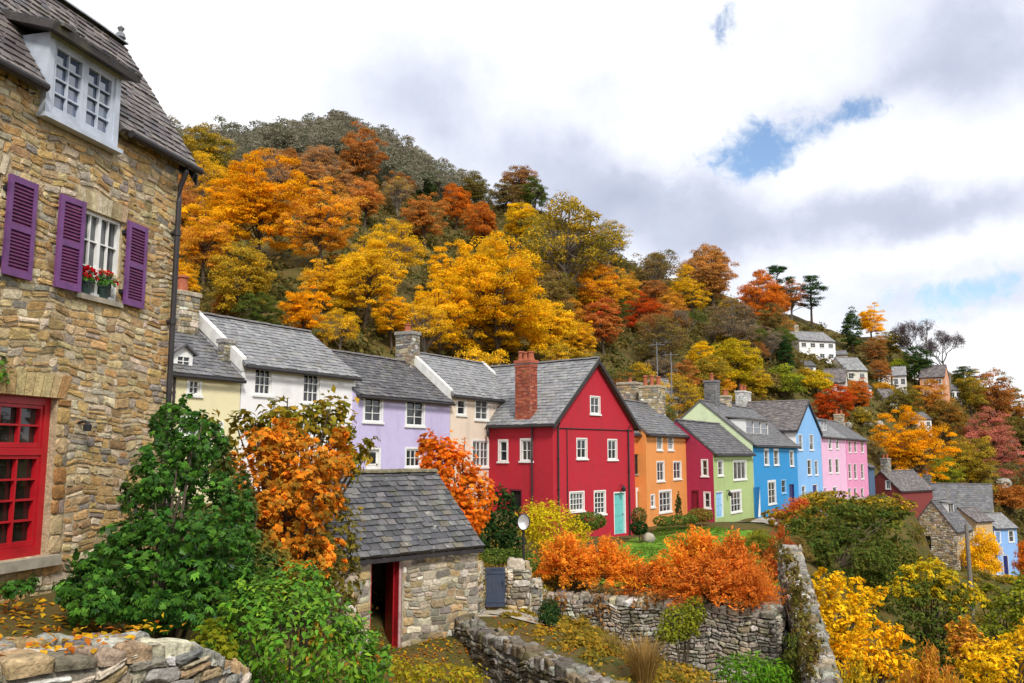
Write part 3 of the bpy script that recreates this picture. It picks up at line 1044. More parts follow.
a, b_, c, d_ = h.rect('front', 178, 353, 196.5, 370.5)
dormer(h, a, b_, c + .10, d_ + .02, y=.18, gabled=True)
h.stack(h.W - 1.0, h.W - .2, 1.9, 2.7, 7.4, 9.35, mat='stone_grey', pal=PAL_SHED, pots=1, pot_h=.55, pot_r=.2)
h.stack(h.W - 2.7, h.W - 2.2, 2.1, 2.7, 7.4, 8.45, mat='stone_grey', pal=PAL_GREY, pots=0)

# --- white house
h = row_house('townhouse', 'tall white rendered house with two sash windows beside the yellow cottage', 238.5, 354, -25.2, D=4.9, zb=.5, ze=6.95, rise=1.75, cols='white', group=TER, slate=SLATE_LIGHT, seed=4, oh=(.22, .02))
h.win('front', (255, 367, 271.5, 395), cols=3, rows=3, set_in=.08, surround=.05)
h.win('front', (303.5, 373.5, 319.5, 403), cols=3, rows=3, set_in=.08, surround=.05)
h.win('front', (293, 421, 311, 437), cols=3, rows=2, set_in=.06, surround=.06)
h.build()
def coping(h, x, w=.2, lift=.12, front=True):
    """the white verge wall that stands above the slates at a gable"""
    mb = MB()
    ys = [-.02, h.D / 2, h.D + .02]
    zs = [h.ze + .02, h.ze + h.rise + .08, h.ze + .02]
    v = []
    for y, z in zip(ys, zs):
        v += [(x - w / 2, y, z - .3), (x + w / 2, y, z - .3), (x + w / 2, y, z + lift), (x - w / 2, y, z + lift)]
    F = []
    for o in (0, 4):
        for i in range(4):
            j = (i + 1) % 4
            F.append((o + i, o + j, o + 4 + j, o + 4 + i))
    mb.add(v, F + [(3, 2, 1, 0), (8, 9, 10, 11)])
    return mb.build('verge', M['mortar_cap'], h.root)
coping(h, .05, .2, .16)
h.stack(-.28, .18, .55, .85, 7.0, 7.75, mat='stone_grey', pal=PAL_GREY, pots=0)

# --- lavender house
h = row_house('townhouse', 'lavender painted house with four white sash windows and a dark slate roof', 354.5, 449.5, -25, D=4.7, zb=.5, ze=6.30, rise=1.75, cols='lavender', group=TER, slate=SLATE_DARK, seed=5, oh=(.2, .02))
for bx_ in ((364.5, 397, 381.5, 422), (406.5, 400.5, 423.5, 426)):
    h.win('front', bx_, cols=2, rows=3, surround=.09, set_in=.05)
h.win('front', (406, 449, 420.5, 467), cols=3, rows=2, surround=.07, set_in=.05)
h.door('front', (366, 447, 381, 478), 'white_wood', glass=True, fw=.09)
h.build()

# --- cream house
h = row_house('townhouse', 'cream house with a tall grey slate roof joined to the red gabled house', 450, 524, -25, D=4.8, zb=.3, ze=6.65, rise=1.9, cols='cream', group=TER, slate=SLATE_LIGHT, seed=6, oh=(.2, .02))
h.win('front', (457.5, 400, 465.5, 415), cols=1, rows=2, surround=.07, set_in=.05)
h.win('front', (475.5, 400, 488, 420), cols=2, rows=3, surround=.06, set_in=.05)
h.win('front', (472.5, 441, 488.5, 467), cols=4, rows=3, surround=.08, set_in=.05, mull=True)
h.build()
coping(h, .06, .24, .15)
coping(h, h.W - .06, .22, .12)
ua, za = h.uv('front', 484, 432)
lb = MB(); lb.tube([(ua, -.02, za + .15), (ua, -.18, za + .2), (ua, -.22, za + .1)], .02, 6); lb.lathe([(.02, -.22), (.07, -.2), (.08, 0), (.05, .06), (.01, .1)], 8, (ua, -.22, za))
tag_l = lb.build('wall_lamp', M['black_iron'], h.root)
h.stack(-.28, .32, 1.95, 2.85, 6.6, 9.5, mat='stone_grey', pal=PAL_GREY, pots=1, pot_h=.35, pot_r=.16)

# --- red gabled house
RED_D = Vector((.643, .766))
O = at(553, HZ, 37.5)
r_ = ray(634.5, HZ); k_ = r_.x / r_.y
Wr = (O.x - k_ * O.y) / (k_ * RED_D.y - RED_D.x)
h = House('townhouse', 'tall crimson house with a steep front gable and an aqua door', (O.x, O.y), RED_D, Wr, 8.0, -1.2, 5.45, 2.95, 'red', 'gable', TER, slate=SLATE_LIGHT, seed=7, oh=(.22, .22))
h.win('front', (590.5, 397, 599.5, 414), cols=2, rows=2, surround=.05, set_in=.05)
h.win('front', (577, 439, 586.5, 458.5), cols=2, rows=2, surround=.05, set_in=.05)
h.win('front', (608, 440, 616.5, 459.5), cols=2, rows=2, surround=.05, set_in=.05)
h.win('front', (570, 492.5, 583.5, 511), cols=4, rows=3, surround=.06, set_in=.05)
h.win('front', (594.5, 491.5, 605, 514), cols=3, rows=4, surround=.06, set_in=.05)
h.door('front', (614, 491.5, 626, 534), 'aqua_wood', label='aqua front door in a white frame')
h.win('left', (499.5, 441, 507, 461.5), cols=1, rows=2, surround=.08, set_in=.05)
h.win('left', (521.5, 440, 531.5, 461), cols=2, rows=2, surround=.08, set_in=.05)
h.door('left', (509, 489, 522, 512), 'void', frame='maroon_wood', panels=False, knob=False)
h.build()
h.downpipe('front', .30); h.downpipe('front', h.uv('front', 628, 480)[0], 0)
h.downpipe('left', h.uv('left', 533, 470)[0])
cb = MB()
zc_ = h.ze - .28
cb.tube([(.35, -.03, zc_), (h.W - .2, -.03, zc_ + .02)], .022, 6); cb.tube([(1.0, -.03, zc_), (1.0, -.03, .8)], .022, 6)
cb.build('cable', M['dark_trim'], h.root)
ul, zl = h.uv('front', 620, 488)
lb = MB(); lb.tube([(ul, 0, zl + .12), (ul, -.15, zl + .16), (ul, -.2, zl + .08)], .02, 6); lb.lathe([(.02, -.18), (.09, -.15), (.11, 0), (.06, .08), (.01, .12)], 8, (ul, -.2, zl))
lb.build('wall_lamp', M['black_iron'], h.root)
uc0, uc1 = h.uv('left', 515, 420)[0], h.uv('left', 530, 420)[0]
yc0, yc1 = h.D - max(uc0, uc1), h.D - min(uc0, uc1)
h.stack(.02, .52, yc0, yc1, 5.2, 8.25, mat='brick', brick=True, pots=3, pot_h=.42, pot_r=.15)
HRED = h

# --- orange house
h = row_house('townhouse', 'narrow orange three-storey house between the crimson gable and the maroon wall', 646, 686.5, -20.4, D=4.4, zb=-1, ze=5.2, rise=1.8, cols='orange', group=TER, slate=SLATE, seed=8, oh=(.2, .05))
for bx_ in ((657, 436, 662, 450), (668, 437, 673, 450), (657, 462, 664, 481), (673.5, 462, 681, 479)):
    h.win('front', bx_, cols=2, rows=2, surround=.06, set_in=.05)
h.win('front', (659.5, 491.5, 671, 512), cols=3, rows=3, surround=.10, set_in=.05)
h.win('front', (651, 495, 654.5, 507), cols=1, rows=2, surround=.05, set_in=.05)
h.build()
h.stack(h.W - .7, h.W + .45, 1.4, 2.65, 5.4, 8.15, mat='stone_far', pal=PAL_SHED, pots=3, pot_h=.62, pot_r=.15)
h.stack(h.W - .3, h.W + .95, 3.0, 4.25, 3.2, 8.45, mat='stone_far', pal=PAL_SHED, pots=1, pot_h=.3, pot_r=.13)
# its set-back wing towards the crimson house, shade put into its orange
hw = row_house('townhouse', 'deep orange recessed house front with a white doorcase beside the crimson gable', 628, 646, -20.95, D=3.9, zb=-1, ze=5.2, rise=1.8, cols='orange_deep', group=TER, slate=SLATE, seed=9, oh=(.2, .0))
hw.win('front', (634.5, 455, 638, 474), cols=1, rows=2, surround=.05, set_in=.05, frame='dark_trim')
hw.door('front', (636, 487, 645.5, 514), 'glass', frame='white_wood', panels=False, fw=.22, knob=False, set_in=.06)
hw.build()

# --- green house with its maroon side wall
h = row_house('cottage', 'low sage green cottage with a maroon side wall and a pale blue door', 713, 752, -18.5, D=4.3, zb=-1, ze=4.15, rise=1.85, cols=dict(front='green', left='maroon', right='green', back='green'), group=TER, slate=SLATE_DARK, seed=10, oh=(.2, .03))
h.win('front', (718, 461, 723, 475.5), cols=1, rows=2, surround=.07, set_in=.05)
h.win('front', (733.5, 461.5, 746, 479.5), cols=3, rows=1, surround=.09, set_in=.05, glass='glass_lit')
h.win('front', (731, 491.5, 741, 512), cols=3, rows=3, surround=.12, set_in=.05)
h.door('front', (716, 491, 723.5, 517.5), 'sky_wood', label='pale blue plank front door')
h.win('left', (702, 460, 707.5, 476), cols=1, rows=2, surround=.05, set_in=.05)
h.win('left', (704.5, 492.5, 710, 508), cols=1, rows=2, surround=.05, set_in=.05)
h.door('left', (691, 490, 699, 513), 'maroon_wood', frame='maroon_wood', panels=False)
h.build()
u_, z_ = h.uv('front', 726.5, 493)
lb = MB(); lb.tube([(u_, 0, z_ + .12), (u_, -.15, z_ + .16), (u_, -.2, z_ + .08)], .03, 6); lb.lathe([(.02, -.2), (.1, -.15), (.12, 0), (.06, .08), (.01, .12)], 8, (u_, -.2, z_))
lb.build('wall_lamp', M['black_iron'], h.root)

# --- bright blue house with its pale green gable
h = row_house('townhouse', 'bright blue house with a white dormer and a pale green gable end', 753, 798, -18.5, D=7.0, zb=-2, ze=4.75, rise=2.9, cols=dict(front='blue', left='pale_green', right='white', back='white'), group=TER, slate=SLATE, seed=11, oh=(.22, .05))
for bx_ in ((764.5, 450, 768.5, 465), (774, 450, 778.5, 465), (790, 451.5, 793.5, 466)):
    h.win('front', bx_, cols=1, rows=2, surround=.10, set_in=.05, glass='glass_lit')
h.win('front', (768.5, 482, 775.5, 504), cols=2, rows=3, surround=.14, set_in=.05)
h.win('front', (781.5, 480, 786, 493), cols=1, rows=2, surround=.05, set_in=.05, frame='sky_wood')
h.door('front', (754.5, 487, 760.5, 517.5), 'white_wood', glass=True)
h.door('front', (789.5, 484, 794.5, 510), 'navy_wood', frame='navy_wood')
h.build()
a, b_, c, d_ = h.rect('front', 754.5, 428, 776.5, 441)
dormer(h, a + .6, b_ + .6, 5.45, 6.45, y=.75, cols=1, rows=2, pal=SLATE, glass='glass_lit', nwin=3)
h.stack(2.4, 3.2, 3.1, 4.0, 6.8, 9.3, mat='slate', pal=SLATE, pots=1, pot_h=.6)
h.stack(5.6, 6.3, 3.2, 3.9, 6.8, 8.4, mat='stone_far', pal=PAL_SHED, pots=2, pot_h=.5, pot_r=.16)

# --- pale blue gabled house
h = row_house('townhouse', 'pale blue house with a steep pointed gable beside the pink houses', 797, 821.5, -18.5, D=6.4, zb=-2, ze=5.95, rise=2.5, cols=dict(front='light_blue', left='white', right='white', back='white'), kind='gable', group=TER, slate=SLATE_BROWN, seed=12, oh=(.2, .12))
for bx_ in ((798.5, 435, 802.5, 450), (809.5, 435, 813.5, 450), (807.5, 460, 811.5, 475), (815, 461, 818, 475), (802, 486, 805.5, 498)):
    h.win('front', bx_, cols=1, rows=2, surround=.05, set_in=.06)
h.door('front', (813, 484, 818, 504), 'navy_wood')
h.build()
h.stack(h.W / 2 - 1.0, h.W / 2 + 1.0, 5.0, 5.8, 7.6, 9.5, mat='stone_far', pal=[((.55, .55, .53), 1)], pots=2, pot_h=.5, pot_r=.17)

# --- pink houses
h = row_house('townhouse', 'rose pink house with a blue dormer next to the pale blue gable', 822, 846, -18.5, D=5.6, zb=-2, ze=5.7, rise=2.1, cols='pink', group=TER, slate=SLATE_LIGHT, seed=13, oh=(.22, .02))
for bx_ in ((828.5, 438, 831.5, 449), (836, 438, 838.5, 449)):
    h.win('front', bx_, cols=1, rows=2, surround=.10, set_in=.05, glass='glass_lit')
for bx_ in ((829, 459, 832, 473), (835.5, 459, 839, 473), (823.5, 488, 826.5, 500), (833, 487, 837, 502)):
    h.win('front', bx_, cols=1, rows=2, surround=.06, set_in=.05)
h.build()
dormer(h, 2.6, 5.6, 6.25, 7.15, y=.6, cols=1, rows=2, cheek='sky_wood', pal=SLATE, nwin=2)
h = row_house('townhouse', 'rose pink end house with columns of dark windows, last of the terrace', 846.5, 867, -18.5, D=5.6, zb=-4, ze=5.7, rise=1.9, cols='pink_deep', group=TER, slate=SLATE, seed=14, oh=(.22, .08))
for px_ in (848.5, 854, 861):
    h.win('front', (px_, 441, px_ + 2.6, 452.5), cols=1, rows=2, surround=.04, set_in=.06)
    h.win('front', (px_, 464, px_ + 2.8, 479), cols=1, rows=2, surround=.04, set_in=.06)
    h.win('front', (px_, 488, px_ + 2.8, 500), cols=1, rows=2, surround=.04, set_in=.06)
h.build()
h.stack(h.W - .8, h.W - .1, 2.2, 3.2, 6.6, 8.6, mat='stone_far', pal=PAL_SHED, pots=2, pot_h=.5, pot_r=.16)

# --- houses in the valley
def free_house(name, label, px, Y, d, W, D, zb, ze, rise, cols, **kw):
    P = at(px, HZ, Y)
    return House(name, label, (P.x, P.y), d, W, D, zb, ze, rise, cols, **kw)
VAL = 'houses lower down by the valley'
h = free_house('house', 'small slate blue house squeezed behind the last pink house', 868, 101, ROW, 4.0, 5, -6, 2.6, 1.3, 'steel', group=VAL, slate=SLATE_DARK, seed=20)
h.build()
h = free_house('house', 'brownish red gabled house behind the olive tree, past the pink terrace', 898, 104, (.78, .62), 8, 4.6, -8, -.2, 2.2, 'brownred', group=VAL, slate=SLATE_BROWN, seed=21)
h.win('left', (886, 481, 890, 489), cols=2, rows=2, surround=.08, set_in=.05)
h.build(); h.stack(1, 1.8, 1.9, 2.8, 1.2, 3.6, mat='stone_far', pal=PAL_GREY, pots=2)
h = free_house('house', 'tan house with the broad plain slate roof behind the rubble stone house', 922, 113, (.86, -.50), 7.6, 6.4, -12, -3.0, 3.2, 'tan', group=VAL, slate=SLATE, seed=22, rh=.32, sw=.4)
h.win('right', (1.6, 2.4, -3.6, -2.2), px=False, cols=2, rows=2, surround=.07, set_in=.05); h.build()
h.stack(-.3, .6, 2.6, 3.6, -1, 1.4, mat='slate', pal=SLATE, pots=1)
h = free_house('stone_house', 'old rubble stone house with a wide gable and arched dark window', 951, 95, (.70, .714), 5.2, 4.7, -13, -4.15, 3.1, 'stucco', group=VAL, slate=SLATE_DARK, seed=23, rh=.32, sw=.4)
def stone_house_walls(h, pal, mat, **kw):
    mb = MB()
    rng = h.rng
    for sd in ('front', 'left', 'right', 'back'):
        panel(mb, h.fr(sd), h.outline(sd), h.holes[sd], (.36, .31, .23), .2)
        L = h.W if sd in ('front', 'back') else h.D
        gab = (h.kind == 'side') == (sd in ('left', 'right'))
        top = (lambda u, L=L: h.ze + h.rise * (1 - abs(u - L / 2) / (L / 2)) - .03) if gab else h.ze
        stonework(mb, h.fr(sd), 0, L, h.zb, top, rng, pal, holes=[(a - .02, b + .02, c - .02, d + .02) for a, b, c, d in h.holes[sd]], **kw)
    mb.build('wall', M[mat], h.root)
h.win('left', (921.5, 536, 931, 549), cols=2, rows=2, frame='dark_trim', sill=False, set_in=.12)
h.win('left', (924, 555, 931.5, 565), cols=2, rows=2, frame='dark_trim', sill=False, set_in=.12)
h.door('front', (960.5, 554, 968, 579), 'void', frame='flag', panels=False, knob=False)  # flat near-black leaf stands in for the unlit opening
stone_house_walls(h, PAL_SHED, 'stone_far', hh=(.16, .34), ww=(.2, .5), proud=(.02, .06), gap=.03, wob=.04)
for (k, sd, r, kw) in h.todo:
    (window if k == 'w' else door)(h.root, h.fr(sd), *r, **kw)
h.make_roof()
dormer(h, 2.0, 3.9, -2.4, -1.3, y=1.3, cols=2, rows=1, pal=SLATE_LIGHT, glass='glass_lit')
h = free_house('house', 'small buff cottage wedged between the rubble stone house and the sky blue cottage', 971, 101, (.86, .51), 3.3, 4, -13, -3.6, 1.4, 'tan', group=VAL, slate=SLATE_BROWN, seed=24)
for bx_ in ((973.5, 532, 976.5, 545), (978.5, 533, 981.5, 546), (984, 533, 987, 545)):
    h.win('front', bx_, cols=1, rows=2, surround=.06, set_in=.05)
h.build()
h = free_house('cottage', 'little sky blue cottage down in the valley with white window frames', 990.5, 104, (.93, .36), 3.4, 4, -13.5, -4.6, 1.5, 'soft_blue', group=VAL, slate=SLATE_LIGHT, seed=25)
for bx_ in ((995, 532, 1000, 543), (1009, 531, 1013.5, 542)):
    h.win('front', bx_, cols=1, rows=2, surround=.12, set_in=.05, glass='glass_lit')
h.win('front', (996.5, 561, 1000, 574), cols=1, rows=2, surround=.06, set_in=.05)
h.door('front', (1003.5, 555, 1009, 580), 'navy_wood', frame='white_wood')
h.build()

# --- barn behind the stone chimneys
h = free_house('barn', 'grey roofed barn on the slope behind the rubble chimneys', 637, 84, (.95, .31), 4.6, 4.5, 2, 9.6, 2.0, 'stucco', group=None, cat='barn', slate=SLATE_LIGHT, seed=30, slate_mat='slate_moss')
h.build()

# --- houses up the hillside
HILL = 'pale houses scattered up the wooded hillside'
def hill_house(label, px0, px1, py_eave, py_base, d, D, rise, col, slate=SLATE, seed=40, nwin=2, storeys=1, name='house', dorm=False):
    P = ground_hit((px0 + px1) / 2, py_base, 80)
    Y = P.y
    A = at(px0, py_base, Y)
    dd = Vector(d).normalized()
    r = ray(px1, py_base); k = r.x / r.y
    W = (A.x - k * A.y) / (k * dd.y - dd.x)
    ze = CAMZ + (HZ - py_eave) / FPX * Y
    zb0 = CAMZ + (HZ - py_base) / FPX * Y
    h = House(name, label, (A.x, A.y), d, W, D, zb0 - 5, ze, rise, col, group=HILL, slate=slate, seed=seed, rh=.4, sw=.5)
    H = (ze - zb0) / storeys
    for st in range(storeys):
        for i in range(nwin):
            c = W * (i + .5) / nwin
            w = min(.55, W / nwin * .32)
            z0 = zb0 + H * st + H * .34
            h.win('front', (c - w, c + w, z0, z0 + H * .42), px=False, cols=2, rows=2, surround=.08, set_in=.05)
    h.win('right', (D * .3, D * .3 + .9, ze - H * .65, ze - H * .25), px=False, cols=2, rows=2, surround=.08, set_in=.05)
    h.build()
    return h
hh = hill_house('large white villa high on the hill below the tall dark pines', 800, 836, 340, 361, (.95, .30), 7, 2.2, 'white', SLATE_LIGHT, 41, 4, 2, 'villa')
hh.stack(1.2, 2.2, 3, 4, hh.ze + 1.2, hh.ze + 3.4, mat='stone_far', pal=PAL_SHED, pots=2)
hill_house('small cream annexe at the foot of the white villa', 836, 848, 355, 366, (.9, -.2), 4, 1.0, 'cream', SLATE, 42, 1)
hill_house('grey roofed stone cottage just down the slope from the white villa', 846, 868, 370, 384, (.95, .2), 6, 2.6, 'stucco', SLATE_LIGHT, 43, 2)
hill_house('long low white bungalow under the yellow green bush on the hillside', 872, 891, 374, 383, (.98, .05), 5, 1.2, 'white', SLATE_DARK, 44, 3)
hill_house('white gabled house next to the long low bungalow on the hillside', 893, 907, 376, 390, (.9, -.4), 5, 2.0, 'white', SLATE_LIGHT, 45, 2)
hill_house('tiny white cottage in front of the dark evergreens on the hill', 911, 920, 370, 380, (.95, .2), 4, 1.4, 'white', SLATE_LIGHT, 46, 1)
hill_house('salmon coloured house under the bare grey tree on the hill', 921, 946, 378, 400, (.8, -.55), 6, 2.6, 'salmon', SLATE_BROWN, 47, 2, 2)
hill_house('small white house just down the slope from the salmon coloured house', 950, 962, 390, 401, (.95, .2), 4, 1.3, 'white', SLATE, 48, 2)
hill_house('white cottage half hidden above the round golden tree', 913, 932, 419, 431, (.95, .25), 5, 1.6, 'white', SLATE, 49, 3)
hill_house('weathered stone cottage lower down between the red tree and the villa', 824, 846, 383, 397, (.85, -.4), 5, 2.4, 'stucco', SLATE_BROWN, 50, 2)
hill_house('tiny white garden house by the dark conifer beneath the villa', 805, 816, 366, 373, (.97, .1), 3.5, .9, 'white', SLATE_DARK, 51, 1)

hill_house('tiny white cottage directly under the tall pale utility pole', 862, 872, 388, 397, (.95, .2), 4, 1.2, 'white', SLATE_DARK, 52, 1)
hill_house('pale cottage alone on the far slope above the dusky pink tree', 986, 997, 408, 416, (.9, .3), 4, 1.4, 'white', SLATE, 53, 2)
hill_house('low grey stone cottage between the bungalow and the white cottage further down', 884, 898, 398, 408, (.95, .1), 4, 1.6, 'stucco', SLATE_BROWN, 54, 2)
hill_house('small pale house at the edge of the picture beyond the rusty trees', 1010, 1022, 446, 456, (.9, .3), 4, 1.3, 'white', SLATE, 55, 2)
hill_house('buff cottage on the slope just above the pink terrace roofs', 850, 862, 405, 414, (.95, .1), 4, 1.5, 'tan', SLATE_BROWN, 56, 1)

# ------------------------------------------------------------------ the near stone house
LD = Vector((.2350, .9720))
LO = Vector((-8.5 + .2419 * 7.5, 7.5))
LH = House('stone_house', 'big ochre rubble stone house with purple shutters and a red window', LO, LD, 5.88, 5.2, 1.4, 8.74, 2.3, 'stucco', seed=60, slate=SLATE_BROWN)
F_ = LH.fr('front')
rw = (LH.uv('front', 53, 470)[0] - 1.62, LH.uv('front', 53, 470)[0], 2.76, 4.72)
uw = LH.rect('front', 79, 214, 120.5, 298)
uw = (uw[0], uw[1], uw[2], uw[3])
uw2 = (uw[0] - 2.16, uw[1] - 2.16, uw[2] + .02, uw[3] + .02)
LH.holes['front'] = [rw, uw, uw2]
def near_house():
    mb = MB()
    rng = random.Random(5)
    for sd in ('front', 'left', 'right', 'back'):
        L = LH.W if sd in ('front', 'back') else LH.D
        panel(mb, LH.fr(sd), [(0, LH.zb), (L, LH.zb), (L, LH.ze), (0, LH.ze)], LH.holes[sd], (.44, .35, .22), .24)
    vs = (rw[0] - .2, rw[1] + .13, rw[3] + .0, rw[3] + .30)
    lint = (uw[0] - .12, uw[1] + .12, uw[3], uw[3] + .26)
    lint2 = (uw2[0] - .12, uw2[1] + .12, uw2[3], uw2[3] + .26)
    qr = [(rw[1], rw[1] + .22, rw[2] - .0, rw[3])]
    stonework(mb, F_, 0, LH.W, LH.zb, LH.ze + .1, rng, PAL_WARM, (.05, .145), (.07, .27), (.005, .024), .020, holes=[rw, uw, uw2, vs, lint, lint2, (LH.rect('front', 50.5, 90, 123, 100)[0] - .12, LH.rect('front', 50.5, 90, 123, 100)[1] - .06, 8.14, 9.6)] + qr, wob=.03, rough=.42)
    stonework(mb, LH.fr('right'), 0, LH.D, LH.zb, LH.ze, rng, PAL_WARM, (.07, .16), (.14, .45), (.008, .03), .014)
    W0 = lambda u, z: (u, z)
    # dressed stones beside the red window
    z = rw[2]
    while z < rw[3] - .02:
        hgt = min(rng.uniform(.14, .26), rw[3] - z)
        w = rng.choice((.22, .22, .13))
        _stone(mb, F_, rw[1] + .006, rw[1] + w - .006, z + .006, z + hgt - .006, rng, vary(rng, pick(rng, [((.40, .25, .10), 3), ((.47, .36, .20), 3), ((.34, .17, .06), 2)]), .15), .03, W0, .06)
        if w < .2:
            _stone(mb, F_, rw[1] + w + .004, rw[1] + .216, z + .006, z + hgt - .006, rng, vary(rng, (.25, .2, .15), .15), .02, W0, .1)
        z += hgt
    # voussoirs and lintels
    def arch(x0, x1, z0, hgt, n, fan, cols):
        m = (x0 + x1) / 2
        for i in range(n):
            a, b = x0 + (x1 - x0) * i / n, x0 + (x1 - x0) * (i + 1) / n
            cc = vary(rng, pick(rng, cols), .12)
            ta, tb = m + (a - m) * fan, m + (b - m) * fan
            g = .007
            pr = rng.uniform(.02, .035)
            up = hgt + rng.uniform(-.015, .015)
            q = [(a + g, z0 + .004), (b - g, z0 + .004), (tb - g, z0 + up), (ta + g, z0 + up)]
            v = [F_(u, z, -.01) for u, z in q] + [F_(u * .94 + .06 * (a + b) / 2, z, pr) for u, z in q]
            mb.add(v, [(4, 5, 6, 7), (0, 1, 5, 4), (1, 2, 6, 5), (2, 3, 7, 6), (3, 0, 4, 7)], cc)
    arch(rw[0] - .06, rw[1] + .10, rw[3], .30, 13, 1.12, [((.50, .38, .19), 3), ((.44, .30, .13), 3), ((.40, .24, .09), 2)])
    for q in (uw, uw2):
        arch(q[0] - .04, q[1] + .04, q[3], .25, 9, 1.14, [((.46, .36, .22), 3), ((.52, .44, .30), 3), ((.36, .27, .15), 2)])
    mb.build('wall', M['stone_warm'], LH.root)
near_house()
def near_house_windows():
    # red casement window with a transom
    a, b, c, d = rw
    f = MB()
    bx = lambda mb, u0, u1, z0, z1, p0, p1: mb.box(u0, u1, p0, p1, z0, z1, fr=lambda x, y, z: F_(x, z, y))
    S = -.15
    fw = .095
    bx(f, a, a + fw, c, d, S - .06, S + .05); bx(f, b - fw, b, c, d, S - .06, S + .05)
    bx(f, a + fw, b - fw, d - fw, d, S - .06, S + .05); bx(f, a + fw, b - fw, c, c + .12, S - .06, S + .07)
    tz = c + (d - c) * .655
    bx(f, a + fw, b - fw, tz - .045, tz + .045, S - .06, S + .045)
    m = (a + b) / 2
    wo = f.build('window', M['red_wood'], LH.root)
    wo['label'] = 'red framed casement window with many small panes'
    for (x0, x1) in ((a + fw, m), (m, b - fw)):
        for (z0, z1, nr) in ((c + .12, tz - .045, 4), (tz + .045, d - fw, 2)):
            s = MB()
            e = .045
            bx(s, x0 + .004, x0 + e, z0 + .004, z1 - .004, S - .045, S + .03); bx(s, x1 - e, x1 - .004, z0 + .004, z1 - .004, S - .045, S + .03)
            bx(s, x0 + e, x1 - e, z0 + .004, z0 + e + .02, S - .045, S + .03); bx(s, x0 + e, x1 - e, z1 - e, z1 - .004, S - .045, S + .03)
            mm = (x0 + x1) / 2
            bx(s, mm - .013, mm + .013, z0 + e, z1 - e, S - .035, S + .022)
            for k in range(1, nr):
                zz = z0 + e + .02 + (z1 - z0 - 2 * e - .02) * k / nr
                bx(s, x0 + e, x1 - e, zz - .012, zz + .012, S - .032, S + .018)
            s.build('sash', M['red_wood'], wo)
            g = MB(); bx(g, x0 + e, x1 - e, z0 + e, z1 - e, S - .052, S - .046)
            g.build('pane', M['glass_warm'], wo)
    s = MB(); bx(s, a - .15, b + .14, c - .13, c - .004, -.2, .10); s.build('sill', M['flag'], wo)
    # upper windows and shutters
    for q in (uw, uw2):
        window(LH.root, F_, *q, cols=4, rows=3, frame='white_wood', glass='glass', set_in=.07, fw=.045, bar=.018, mull=True, sur_mat='flag')
    sh1 = LH.rect('front', 53, 196, 80, 292)
    sh2 = LH.rect('front', 125.5, 221, 147, 309)
    zlo, zhi = uw[2] - .02, uw[3] + .04
    for (u0, u1, ang) in ((uw[0] - .48, uw[0] - .055, .05), (uw[1] + .03, uw[1] + .48, -.04), (uw2[1] + .05, uw2[1] + .50, -.03), (uw2[0] - .50, uw2[0] - .03, .04)):
        s = MB(); lv = MB()
        o = lambda x: .055 + ang * (x - u0)
        fx = lambda x, y, z: F_(x, z, y + o(x))
        bb = lambda mb, x0, x1, z0, z1, p0, p1: mb.box(x0, x1, p0, p1, z0, z1, fr=fx)
        e = .065
        bb(s, u0, u0 + e, zlo, zhi, 0, .04); bb(s, u1 - e, u1, zlo, zhi, 0, .04)
        zm = (zlo + zhi) / 2 - .05
        for zz, hh_ in ((zlo, .09), (zm, .08), (zhi - .08, .08)):
            bb(s, u0 + e, u1 - e, zz, zz + hh_, .003, .037)
        for (z0, z1) in ((zlo + .09, zm), (zm + .08, zhi - .08)):
            n = int((z1 - z0) / .042)
            for k in range(n):
                za = z0 + (z1 - z0) * k / n
                v = [fx(u0 + e, .004, za + .045), fx(u1 - e, .004, za + .045), fx(u1 - e, .033, za), fx(u0 + e, .033, za),
                     fx(u0 + e, .004, za + .037), fx(u1 - e, .004, za + .037), fx(u1 - e, .033, za - .008), fx(u0 + e, .033, za - .008)]
                lv.add(v, [(3, 2, 1, 0), (4, 5, 6, 7), (2, 3, 7, 6), (0, 1, 5, 4), (1, 2, 6, 5), (3, 0, 4, 7)])
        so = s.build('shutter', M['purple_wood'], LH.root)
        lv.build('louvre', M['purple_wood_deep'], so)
        xh = u1 if ang > 0 else u0
        for zz in (zlo + .16, zhi - .2):
            hg = MB()
            hg.box(xh - .03, xh + .03, -.06, .0, zz, zz + .05, fr=lambda x, y, z: F_(x, z, y + .055))
            hg.build('hinge', M['black_iron'], so)
    # roof: steep front slope, flat top, steep back slope
    rng = random.Random(8)
    W, D, ze = LH.W, LH.D, LH.ze
    k = 2.16 / 1.4
    e, v = .16, .30
    zr, yr = ze + 2.16, 1.4
    mb = MB()
    f0 = [(-v, -e, ze - e * k + .1), (W + v, -e, ze - e * k + .1), (W + v, yr, zr), (-v, yr, zr)]
    f1 = [(-v, yr, zr), (W + v, yr, zr), (W + v, D - yr, zr + .01), (-v, D - yr, zr + .01)]
    f2 = [(W + v, D + e, ze - e * k + .1), (-v, D + e, ze - e * k + .1), (-v, D - yr, zr), (W + v, D - yr, zr)]
    da = LH.rect('front', 50.5, 90, 123, 100)
    du0, du1, dz1 = da[0] - .18, da[1] - .17, 9.30
    A0, B0, C0, D0 = (Vector(p) for p in f0)
    tt = (dz1 + .02 - A0.z) / (D0.z - A0.z)
    ka, kb = (du0 - .02 + v) / (W + 2 * v), (du1 + .02 + v) / (W + 2 * v)
    e0 = lambda q: A0.lerp(B0, q); r0 = lambda q: D0.lerp(C0, q)
    parts0 = [(A0, e0(ka), r0(ka), D0), (e0(kb), B0, C0, r0(kb)), (e0(ka).lerp(r0(ka), tt), e0(kb).lerp(r0(kb), tt), r0(kb), r0(ka))]
    for q in parts0 + [f1, f2]:
        slab(mb, *q, .09, (.08, .07, .07))
